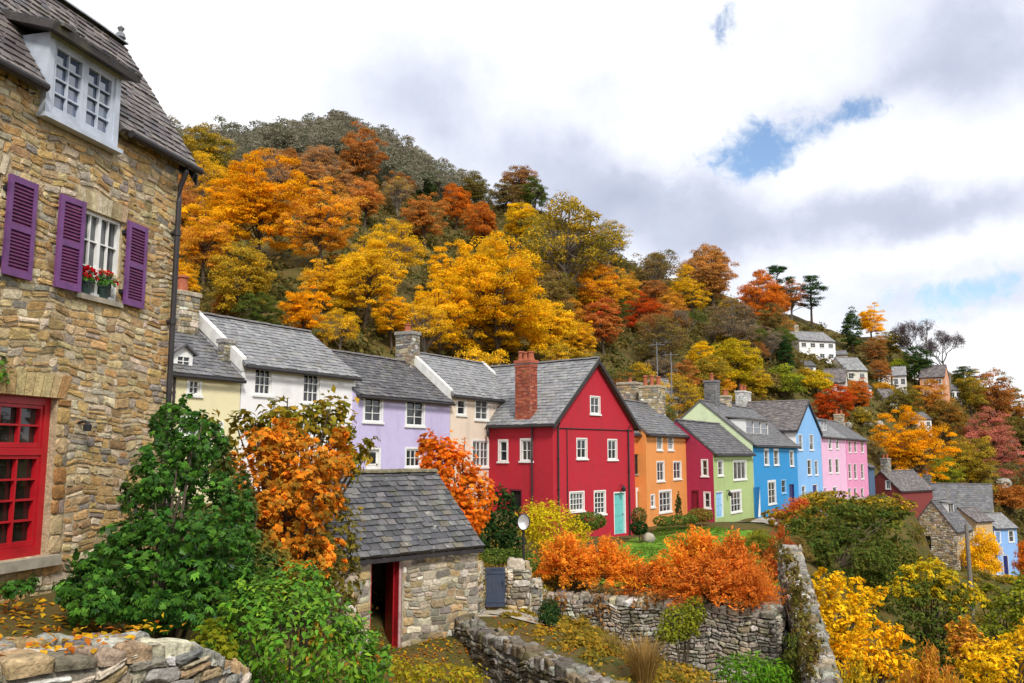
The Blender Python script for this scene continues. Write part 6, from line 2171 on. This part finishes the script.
bush('shrub', 'butter yellow bush in front of the crimson house', [bl(552, 528, 29, 27, 24), bl(533, 520, 29, 16, 19), bl(574, 534, 29, 16, 15), bl(548, 512, 29.3, 12, 12)], 4200, .12, 'quad', 'butter', 310, shell=.35, stems=10, clump=12, spike=.25, aspect=.42)
bush('shrub', 'clipped dark green mound under the crimson house windows', [bl(590, 521, 34, 16, 9), bl(578, 524, 34, 10, 9)], 1300, .12, 'leaf', 'green', 311, shell=.7, stems=4)
bush('shrub', 'small russet round bush beside the aqua door', [bl(639, 516, 39.5, 8, 9)], 700, .12, 'leaf', 'brown', 312, shell=.6, stems=4, col2='green')
bush('shrub', 'small green round bush at the lawn corner below the russet one', [bl(639, 528, 38.5, 9, 7)], 600, .12, 'leaf', 'dark', 313, shell=.6, stems=4)
bush('hedge', 'low clipped hedge along the orange house', [bl(663, 521, 43, 10, 5, .6), bl(677, 520, 43.5, 12, 5, .6), bl(690, 519, 44, 8, 5, .6)], 1600, .11, 'leaf', 'green', 314, cat='hedge', shell=.7, stems=4)
bush('shrub', 'bronze green mound under the maroon wall', [bl(700, 515, 46, 13, 7)], 1000, .12, 'leaf', 'olive', 315, shell=.6, stems=4)
o = place_tree('cone0', 678.5, 504, 11, 'dark', depth=46, label='small dark conical evergreen in front of the orange house', group=None, name='evergreen_tree', cat='tree', frac=.72)
rk = MB(); rk.lathe([(.05, -.1), (.28, -.05), (.33, .12), (.22, .3), (.05, .36)], 9, (0, 0, 0))
pz = at(648, 528, 39.0); o = rk.build('boulder', M['flag'], None, True); o.location = (pz.x, pz.y, gz(pz.x, pz.y) + .08); tag(o, 'pale rounded stone at the corner of the lawn', 'boulder')

# feathery orange shrubs tumbling over the retaining wall
def put(kind, x, y, z, W, H, col, label, name=None, cat='shrub', group=None, col2=None, rz=None, cm=1.0):
    c1, c2, w = C_[col]
    if col2: c2 = C_[col2][0]
    me = TREES[kind]
    fam = kind[:-1]
    o = empty(name or ('shrub' if fam in ('shrub', 'feather') else 'tree'), (x, y, z), R_.uniform(0, 6.28) if rz is None else rz, label, cat, group)
    hh_ = {'feather': .62, 'shrub': .74, 'bare': 1.0}.get(fam, 1.2)
    o.scale = (W, W, H / hh_)
    cr = link(bpy.data.objects.new('crown', me[0]), o)
    k = R_.uniform(.92, 1.1) * cm
    cr.color = (c1[0] * k, c1[1] * k, c1[2] * k, 1); cr['leaf_b'] = list(c2)
    link(bpy.data.objects.new('stem' if fam in ('shrub', 'feather') else 'trunk', me[1]), o)
    return o
def put_px(kind, px, ytop, ybot, Y, wpx, col, label, **kw):
    top, bot = at(px, ytop, Y), at(px, ybot, Y)
    return put(kind, bot.x, Y, bot.z, wpx * Y / FPX, top.z - bot.z, col, label, **kw)
for k, px, top, base, w, lab in (('pine0', 779, 262, 318, 42, 'slimmer, shaggier of the two tall dark pines on the skyline'), ('pine1', 812, 274, 328, 50, 'flat topped dark pine on the skyline with a tall bare trunk')):
    P = ground_hit(px, base, 90)
    put(k, P.x, P.y, P.z, w * P.y / FPX, at(px, top, P.y).z - P.z, 'dark', lab, 'pine_tree', 'tree', 'trees on the autumn hillside', cm=1.2)
WS = 'orange shrubs along the retaining wall'
put_px('feather0', 566, 528, 580, 26.6, 84, 'wallorange', 'feathery orange shrub at the gate end of the retaining wall', group=WS)
put_px('feather1', 608, 534, 582, 26.2, 80, 'wallorange', 'feathery orange shrub below the aqua door, on the retaining wall', group=WS)
put_px('feather2', 655, 556, 592, 25.9, 80, 'wallorange', 'lower orange shrub in the dip of the row, under the lawn', group=WS, col2='rust')
put_px('feather0', 697, 522, 590, 25.6, 104, 'wallorange', 'tallest yellow tipped orange shrub on the retaining wall', group=WS, rz=2.0)
put_px('feather1', 738, 528, 594, 25.0, 88, 'wallorange', 'deep orange shrub at the gully end of the retaining wall', group=WS, rz=4, col2='rust')
put_px('feather2', 708, 552, 602, 23.9, 100, 'wallorange', 'orange red shrub spilling down the face of the retaining wall', group=WS, rz=1, col2='rust')
put_px('feather0', 752, 562, 602, 23.6, 56, 'wallorange', 'small orange shrub hanging over the corner of the retaining wall', group=WS, rz=5, col2='rust')
bush('creeper', 'thin rusty creeper hanging on the middle of the retaining wall', [bl(600, 603, 25.0, 14, 24, .2), bl(650, 600, 24.6, 20, 14, .2), bl(560, 600, 25.1, 16, 10, .2)], 420, .12, 'leaf', 'brown', 330, cat='creeper', shell=.1, stems=8, col2='rust')

# trees and shrubs of the bank and valley on the near side
BK = 'shrubs and trees on the bank below the terrace'
def bank(kind, px, ytop, Y, wpx, col, label, col2=None, cm=1.0, sink=.0, name=None, cat=None):
    x = at(px, HZ, Y).x
    z = gz(x, Y) - sink
    top = at(px, ytop, Y).z
    return put(kind, x, Y, z, wpx * Y / FPX, max(.6, top - z), col, label, group=BK, col2=col2, cm=cm, name=name, cat=cat or ('shrub' if kind[:-1] in ('shrub', 'feather') else 'tree'))
bank('feather1', 777, 522, 34, 40, 'rust', 'rusty feathery shrub behind the top of the steep ruined wall', 'red')
bank('shrub1', 760, 530, 38, 34, 'olive', 'low olive shrub between the lawn edge and the path', 'lime')
bank('shrub2', 790, 534, 36, 34, 'brown', 'bronze shrub leaning on the uphill end of the steep ruined wall', 'olive')
bank('shrub0', 792, 500, 50, 44, 'rust', 'rusty red shrub at the end of the path by the navy door', 'red')
bank('shrub1', 822, 492, 60, 56, 'olive', 'olive and amber shrub under the pale blue house', 'ochre')
bank('shrub2', 862, 496, 64, 70, 'lime', 'yellowish green shrub under the pink end house', 'olive', .75)
def bank_tree(label, blobs, n, size, col, seed, col2=None, cm=1.0, shape='quad', aspect=.5, name='tree', cat='tree', **kw):
    kw = dict(dict(shell=.5, stems=24, clump=22, spike=.22, mixvar=.35, droop=.1, lumps=9, v=.38), **kw)
    return bush(name, label, blobs, n, size, shape, col, seed, cat=cat, col2=col2, cm=cm, aspect=aspect, group=BK, **kw)
bank_tree('broad dark olive tree below the pink houses', [bl(848, 562, 41, 58, 48), bl(818, 535, 43, 40, 30), bl(862, 520, 45, 46, 20), bl(805, 560, 39, 28, 36), bl(860, 600, 40, 40, 40)], 12000, .20, 'green', 501, 'olive', .80)
bank_tree('rounder olive tree just left of the rubble stone house gable, amber tipped', [bl(880, 556, 46, 30, 34), bl(912, 588, 44, 28, 24), bl(888, 580, 44, 34, 34)], 7500, .21, 'olive', 502, 'green', .85)
bank_tree('bright yellow tree beside the steep ruined wall', [bl(828, 592, 27, 22, 24), bl(846, 618, 27, 34, 28), bl(822, 640, 26.5, 20, 30), bl(862, 600, 28, 22, 18)], 5200, .15, 'gold', 503, 'yellow')
bank_tree('golden tree low at the foot of the bank', [bl(872, 650, 25, 36, 30), bl(850, 665, 24.5, 30, 24), bl(895, 668, 25, 28, 22)], 4600, .14, 'amber', 504, 'gold')
bank_tree('dark green tree with yellow tips in front of the rubble stone house', [bl(930, 605, 33, 38, 38), bl(952, 640, 32, 34, 34), bl(918, 640, 32, 26, 30), bl(940, 665, 31, 40, 30)], 7500, .15, 'green', 505, 'olive', .85)
bank_tree('yellow crown mingling with the dark green tree by the rubble stone house', [bl(928, 576, 33.5, 28, 17), bl(955, 596, 32.5, 24, 22), bl(905, 590, 33, 18, 15)], 4200, .15, 'yellow', 506, 'lime')
bank_tree('yellow green tree in the valley below the sky blue cottage', [bl(1008, 620, 33, 34, 30), bl(1030, 600, 33, 30, 30), bl(990, 645, 32, 26, 26)], 5000, .17, 'lime', 507, 'green', .85)
bank_tree('golden yellow tree in the lowest corner of the valley', [bl(1010, 660, 27, 36, 28), bl(985, 670, 26.5, 30, 22), bl(1035, 645, 27, 30, 30)], 4600, .14, 'gold', 508, 'yellow')
bank_tree('tawny tree between the pole and the golden yellow tree', [bl(962, 640, 29, 20, 24), bl(975, 660, 28, 26, 22)], 2600, .14, 'rust', 509, 'ochre')
bank_tree('olive scrub tree between the broad olive tree and the path', [bl(800, 520, 48, 30, 18), bl(838, 508, 52, 36, 14), bl(878, 506, 58, 34, 14)], 4200, .24, 'olive', 510, 'ochre', .8)
bank_tree('mossy creeper over the steep ruined wall', [bl(800, 600, 22, 10, 26, .3), bl(790, 566, 25, 8, 16, .3), bl(812, 650, 19.5, 14, 26, .4), bl(783, 552, 27, 10, 12, .4), bl(795, 585, 23.5, 12, 22, .4), bl(806, 630, 20.5, 14, 22, .4)], 2600, .10, 'olive', 511, 'brown', .8, 'leaf', .6, 'creeper', 'creeper', stems=8, shell=.2, lumps=0)
bank('feather1', 915, 640, 22, 90, 'rust', 'tawny feathery shrub at the very bottom below the dark green tree', 'ochre')
bank('feather2', 845, 650, 20, 90, 'yellow', 'yellow feathery shrub at the bottom beside the ruined wall', 'olive')
bank('shrub3', 975, 532, 90, 40, 'gold', 'golden shrub growing up the front of the buff cottage', 'amber')
bank('shrub0', 1000, 578, 80, 36, 'gold', 'low golden shrub along the fence of the sky blue cottage', 'olive')
bank('shrub1', 938, 516, 110, 60, 'green', 'green ivy covered bush on the roof edge behind the rubble stone house', 'olive')
bank('shrub2', 1020, 538, 92, 26, 'orange', 'orange shrub beside the sky blue cottage', 'rust')
bank('shrub3', 788, 590, 26, 44, 'olive', 'mossy shrub in the gully between the two stone walls', 'lime', .8)
bank('shrub0', 786, 640, 22, 50, 'green', 'green shrub at the bottom of the gully', 'olive', .8)

# ------------------------------------------------------------------ small growth in the lower beds
bush('shrub', 'bright green fern like plant at the foot of the retaining wall end', [bl(745, 672, 19, 30, 18), bl(775, 676, 19, 18, 14)], 1100, .13, 'leaf', 'freshgreen', 341, shell=.2, stems=10, aspect=.3, spike=.3)
bush('shrub', 'yellow green shrub growing against the retaining wall', [bl(680, 622, 22, 22, 18), bl(694, 612, 22.4, 12, 16), bl(668, 634, 21.8, 14, 10)], 1200, .11, 'leaf', 'lime', 342, shell=.3, stems=10, col2='green', cm=.8)
bush('shrub', 'small dark green bush beside the flagstones', [bl(549, 614, 20.0, 11, 16)], 700, .09, 'leaf', 'dark', 343, shell=.4, stems=8, aspect=.4, spike=.3, cm=1.4)
bush('plant', 'leafy yellow green plants spilling at the yard edge near the shed door', [bl(420, 672, 13.4, 30, 12), bl(462, 676, 13.2, 24, 12), bl(395, 668, 13.6, 16, 10)], 900, .07, 'leaf', 'lime', 344, cat='plants', shell=.2, stems=14, col2='ochre', spike=.3, cm=.8)
bush('plant', 'low dark green plant at the foot of the big stone house wall', [bl(14, 590, 9.6, 20, 9), bl(30, 582, 10.0, 10, 8)], 160, .09, 'palm', 'bushgreen', 345, cat='plant', shell=.2, stems=4, mat='leaf_gloss', base=(-5.6, 9.7, 2.2))
bush('ivy', 'sprig of ivy hanging over the red window arch', [bl(4, 372, 10.1, 12, 14, .12), bl(-6, 362, 10.05, 14, 12, .12)], 90, .085, 'palm', 'freshgreen', 346, cat='ivy', shell=.0, stems=6, mat='leaf_gloss', base=(-6.15, 10.0, 4.9))
def grass_tuft(name, label, px, py, Y, h, w, n, c1, c2, seed, cat='grass tuft'):
    rng = np.random.default_rng(seed)
    b = at(px, py, Y); z = gz(b.x, Y)
    V, F, T = [], [], []
    for i in range(n):
        a = rng.uniform(0, 6.28); s = rng.uniform(.0, .25) * w; t = rng.uniform(.1, .6)
        p = np.array([b.x + math.cos(a) * s, Y + math.sin(a) * s, z - .03]); d = np.array([math.cos(a) * t, math.sin(a) * t, 1.0]); d /= np.linalg.norm(d)
        L = h * rng.uniform(.6, 1.1); side = np.array([-math.sin(a), math.cos(a), 0]) * .009
        m = p + d * L * .6; e = p + d * L + np.array([math.cos(a), math.sin(a), -.5]) * L * .22 * t
        o = len(V); V += [p - side, p + side, m + side, m - side, e + side * .2, e - side * .2]; F += [(o, o + 1, o + 2, o + 3), (o + 3, o + 2, o + 4, o + 5)]
        tt = (rng.uniform(.7, 1.3), rng.uniform(0, 1), 0); T += [tt, tt]
    me = np_mesh(name, np.array(V), np.array(F), np.array(T)); me.materials.append(M['leaf'])
    o = link(bpy.data.objects.new(name, me)); o.color = c1 + (1,); o['leaf_b'] = list(c2)
    return tag(o, label, cat)
grass_tuft('grass_tuft', 'tall straw coloured grass tuft behind the low dry stone wall', 644, 690, 16.6, .85, .7, 420, (.42, .27, .09), (.30, .18, .05), 351)
grass_tuft('grass_tuft', 'smaller tawny grass tuft near the retaining wall foot', 612, 650, 19.5, .5, .6, 220, (.34, .22, .06), (.22, .16, .04), 352)
grass_tuft('grass_tuft', 'arching dry stalks at the bottom under the tawny shrub', 905, 690, 17.5, 2.0, 1.6, 90, (.45, .36, .14), (.35, .30, .1), 353)

def litter():
    rng = np.random.default_rng(61)
    P = []
    # on the rough wall's top and the ground behind it
    def scat(fx, n):
        for _ in range(n):
            P.append(fx())
    seg = [(-5.6, 5.5), (-4.7, 6.15), (-3.75, 7.0), (-3.2, 7.9)]
    def wall():
        i = rng.integers(0, 3); t = rng.random(); a, b = seg[i], seg[i + 1]
        return (a[0] + (b[0] - a[0]) * t + rng.normal(0, .2), a[1] + (b[1] - a[1]) * t + rng.normal(0, .2), 2.54 + rng.uniform(0, .03) - (.06 if i == 2 else 0))
    scat(wall, 230)
    def gnd(x0, x1, y0, y1):
        x, y = rng.uniform(x0, x1), rng.uniform(y0, y1)
        return (x, y, gz(x, y) + .02)
    scat(lambda: gnd(-6.2, -4.0, 7.2, 10.5), 700)
    scat(lambda: gnd(-3.2, -.6, 12.5, 18.0), 1500)
    scat(lambda: gnd(.2, 5.5, 16, 24.5), 1600)
    scat(lambda: gnd(-.6, 2.2, 18.5, 24), 500)
    P_ = np.array(P); n = len(P_)
    V, F, L = leaf_arrays(P_, rng.normal(0, .3, (n, 3)) + np.array([0, 0, 1]), rng.normal(0, 1, (n, 3)), .085 * rng.uniform(.6, 1.3, n), 'leaf', .6)
    T = leaf_tint(n, rng, None, .35, .5, .5)[L]
    me = np_mesh('fallen_leaves', V, F, T); me.materials.append(M['leaf'])
    o = link(bpy.data.objects.new('fallen_leaves', me)); o.color = (.50, .14, .02, 1); o['leaf_b'] = [.60, .38, .02]
    tag(o, 'orange and yellow fallen leaves on walls, yard and beds', None, None, 'stuff')
    def cover(x0, x1, y0, y1, n, r0, r1):
        x = rng.uniform(x0, x1, n); y = rng.uniform(y0, y1, n)
        return np.column_stack([x, y, height(x, y) - .02, rng.uniform(r0, r1, n)])
    S = np.concatenate([cover(-3.3, -1.2, 12.0, 14.5, 60, .1, .25), cover(.9, 6.5, 15, 24.4, 330, .12, .38), cover(-.2, 1.0, 18.2, 24, 40, .08, .2), cover(-5.5, -3, 13.5, 22, 120, .15, .4), cover(-2.2, 2, 22.5, 30, 130, .15, .4), cover(-8, 3, 25, 36, 300, .2, .6), cover(-2, 1.5, 6, 12, 80, .1, .3)])
    scatter_mass('ground_cover', 'low weeds and tawny ground cover in the lower beds', S, 62, 60, .10, (.22, .19, .03), (.42, .24, .025), .7)
    x = rng.uniform(2.6, 12.4, 9000); y = rng.uniform(28.6, 45, 9000)
    ok = (x - 2.6 - (y - 29) * .31 > 0) & (x - 7.4 - (y - 28.2) * .295 < 0)
    x, y = x[ok], y[ok]
    S = np.column_stack([x, y, height(x, y) + .03, np.full(len(x), .07)])
    scatter_mass('grass', 'short bright green grass of the lawn', S, 63, 4, .09, (.09, .20, .02), (.16, .24, .035), .8)
litter()

# ------------------------------------------------------------------ flower pots on the sill of the big stone house
def flower_pot(u, label, flower, seed, spill):
    c = F_(u, uw[2] + .006, -.055)
    wc = LH.root.matrix_basis @ Vector(c)
    r = empty('flower_pot', wc, R_.uniform(0, 6), label, 'flower pot')
    p = MB(); p.lathe([(.075, 0), (.10, .15), (.112, .155), (.112, .18), (.095, .18), (.09, .16)], 16); p.build('pot', simple('dark_green_glaze', (.03, .055, .05), .35, .2, 5), r)
    rng = np.random.default_rng(seed)
    n = 260
    d = sphere_dirs(n, rng); d[:, 2] = np.abs(d[:, 2])
    P = d * rng.uniform(.4, 1, (n, 1)) * np.array([.20 * spill, .16, .22]) + np.array([0, 0, .17])
    V, F, L = leaf_arrays(P, d + np.array([0, 0, .5]), d + rng.normal(0, .6, (n, 3)), .05 * rng.uniform(.6, 1.2, n), 'leaf', .8)
    me = np_mesh('foliage', V, F, leaf_tint(n, rng)[L]); me.materials.append(M['leaf'])
    o = link(bpy.data.objects.new('foliage', me), r); o.color = (.05, .16, .025, 1); o['leaf_b'] = [.12, .24, .04]
    for (fc, k) in flower:
        q = sphere_dirs(k, rng); q[:, 2] = np.abs(q[:, 2]) * .9 + .1
        H = (q * np.array([.16 * spill, .15, .19]) + np.array([0, 0, .20]))
        for hd_ in H:
            P = hd_ + rng.normal(0, .018, (16, 3))
            V, F, L = leaf_arrays(P, rng.normal(0, 1, P.shape), rng.normal(0, 1, P.shape), .034, 'quad', .9)
            me = np_mesh('flower', V, F, leaf_tint(len(P), rng, None, .2)[L]); me.materials.append(M['leaf'])
            o = link(bpy.data.objects.new('flower', me), r); o.color = fc + (1,); o['leaf_b'] = list(fc)
um = uw[0] + (uw[1] - uw[0]) * .25
flower_pot(um, 'dark pot of red geraniums on the upstairs sill beside the middle shutter', [((.62, .012, .02), 16)], 71, 1.0)
flower_pot(uw[0] + (uw[1] - uw[0]) * .68, 'dark pot of trailing red and pale flowers on the upstairs sill', [((.62, .012, .02), 12), ((.8, .72, .42), 7)], 72, 1.35)

# ------------------------------------------------------------------ poles, masts, rocks
def pole(px, y0, y1, Y, r, label, name, cat, arms=0, mat='pole_wood', sink=1.0):
    t, b = at(px, y0, Y), at(px, y1, Y)
    o = empty(name, (b.x, Y, b.z), 0, label, cat)
    p = MB(); H = t.z - b.z
    p.tube([(0, 0, -sink), (.02, 0, H * .5), (0, 0, H)], [r * 1.15, r, r * .8], 10); p.build('post', M[mat], o)
    if arms:
        a = MB()
        for k in range(arms):
            z = H - .25 - .45 * k
            a.box(-.7, .7, r * .8, r * .8 + .09, z, z + .1)
            for x in (-.6, -.25, .25, .6): a.lathe([(.03, 0), (.05, .04), (.03, .1), (.0, .13)], 8, (x, r * .8 + .045, z + .1))
        a.build('crossarm', M[mat], o)
    return o
pole(973, 524, 626, 58, .14, 'weathered wooden pole in front of the rubble stone house', 'utility_pole', 'pole', sink=3)
pole(872, 338, 372, 200, .16, 'pale utility pole on the hillside above the bungalow', 'utility_pole', 'pole', 2, sink=4)
def aerial(px, y0, y1, Y, label, lean=0):
    o = pole(px, y0, y1, Y, .03, label, 'aerial_mast', 'aerial', mat='lead', sink=.6)
    H = at(px, y0, Y).z - at(px, y1, Y).z
    a = MB(); z = H - .2
    a.tube([(-.5, 0, z), (.5, .1, z + .05)], .015, 5)
    for k in range(7):
        x = -.45 + .15 * k; a.tube([(x, -.3 + .02 * k, z + .02), (x, .3 - .02 * k, z + .02)], .010, 4)
    a.build('antenna', M['lead'], o)
aerial(657.5, 342, 388, 52.3, 'slim television aerial mast above the terracotta pots')
aerial(671.5, 352, 388, 53.0, 'shorter bent aerial mast on the second rubble chimney')
def boulders():
    rng = random.Random(9)
    spots = [(862, 413, 24, 'grey lichened outcrop of rock above the pink end house'), (880, 424, 14, 'smaller grey rock just above the round golden tree'), (846, 424, 14, 'grey rock on the slope beside the scarlet tree'),
             (570, 351, 12, 'pale rock ledge in the grass beside the crimson gable'), (1004, 480, 20, 'pale rock bank above the rusty shrub at the valley edge')]
    for px, py, w, lab in spots:
        P = ground_hit(px, py + w * .3, 60)
        W = w * P.y / FPX
        nrg = np.random.default_rng(int(px))
        mb = MB()
        n, m = 14, 9
        V = []
        lob = sphere_dirs(9, nrg)
        for i in range(m + 1):
            th = math.pi * i / m
            for j in range(n):
                ph = 2 * math.pi * j / n
                d = np.array([math.sin(th) * math.cos(ph), math.sin(th) * math.sin(ph), math.cos(th)])
                r = 1.0
                for l in lob:
                    r = min(r, .62 / max(.3, float(d @ l)))
                r *= 1 + nrg.normal(0, .03)
                V.append(tuple(d * r * np.array([W * .55, W * .5, W * .42])))
        F = [(i * n + j, i * n + (j + 1) % n, (i + 1) * n + (j + 1) % n, (i + 1) * n + j) for i in range(m) for j in range(n)]
        F = [tuple(reversed(f)) for f in F]
        mb.add(V, F, (.34, .32, .29))
        o = mb.build('boulder', M['stone_far'])
        o.location = (P.x, P.y, P.z + W * .12)
        tag(o, lab, 'rock')
boulders()
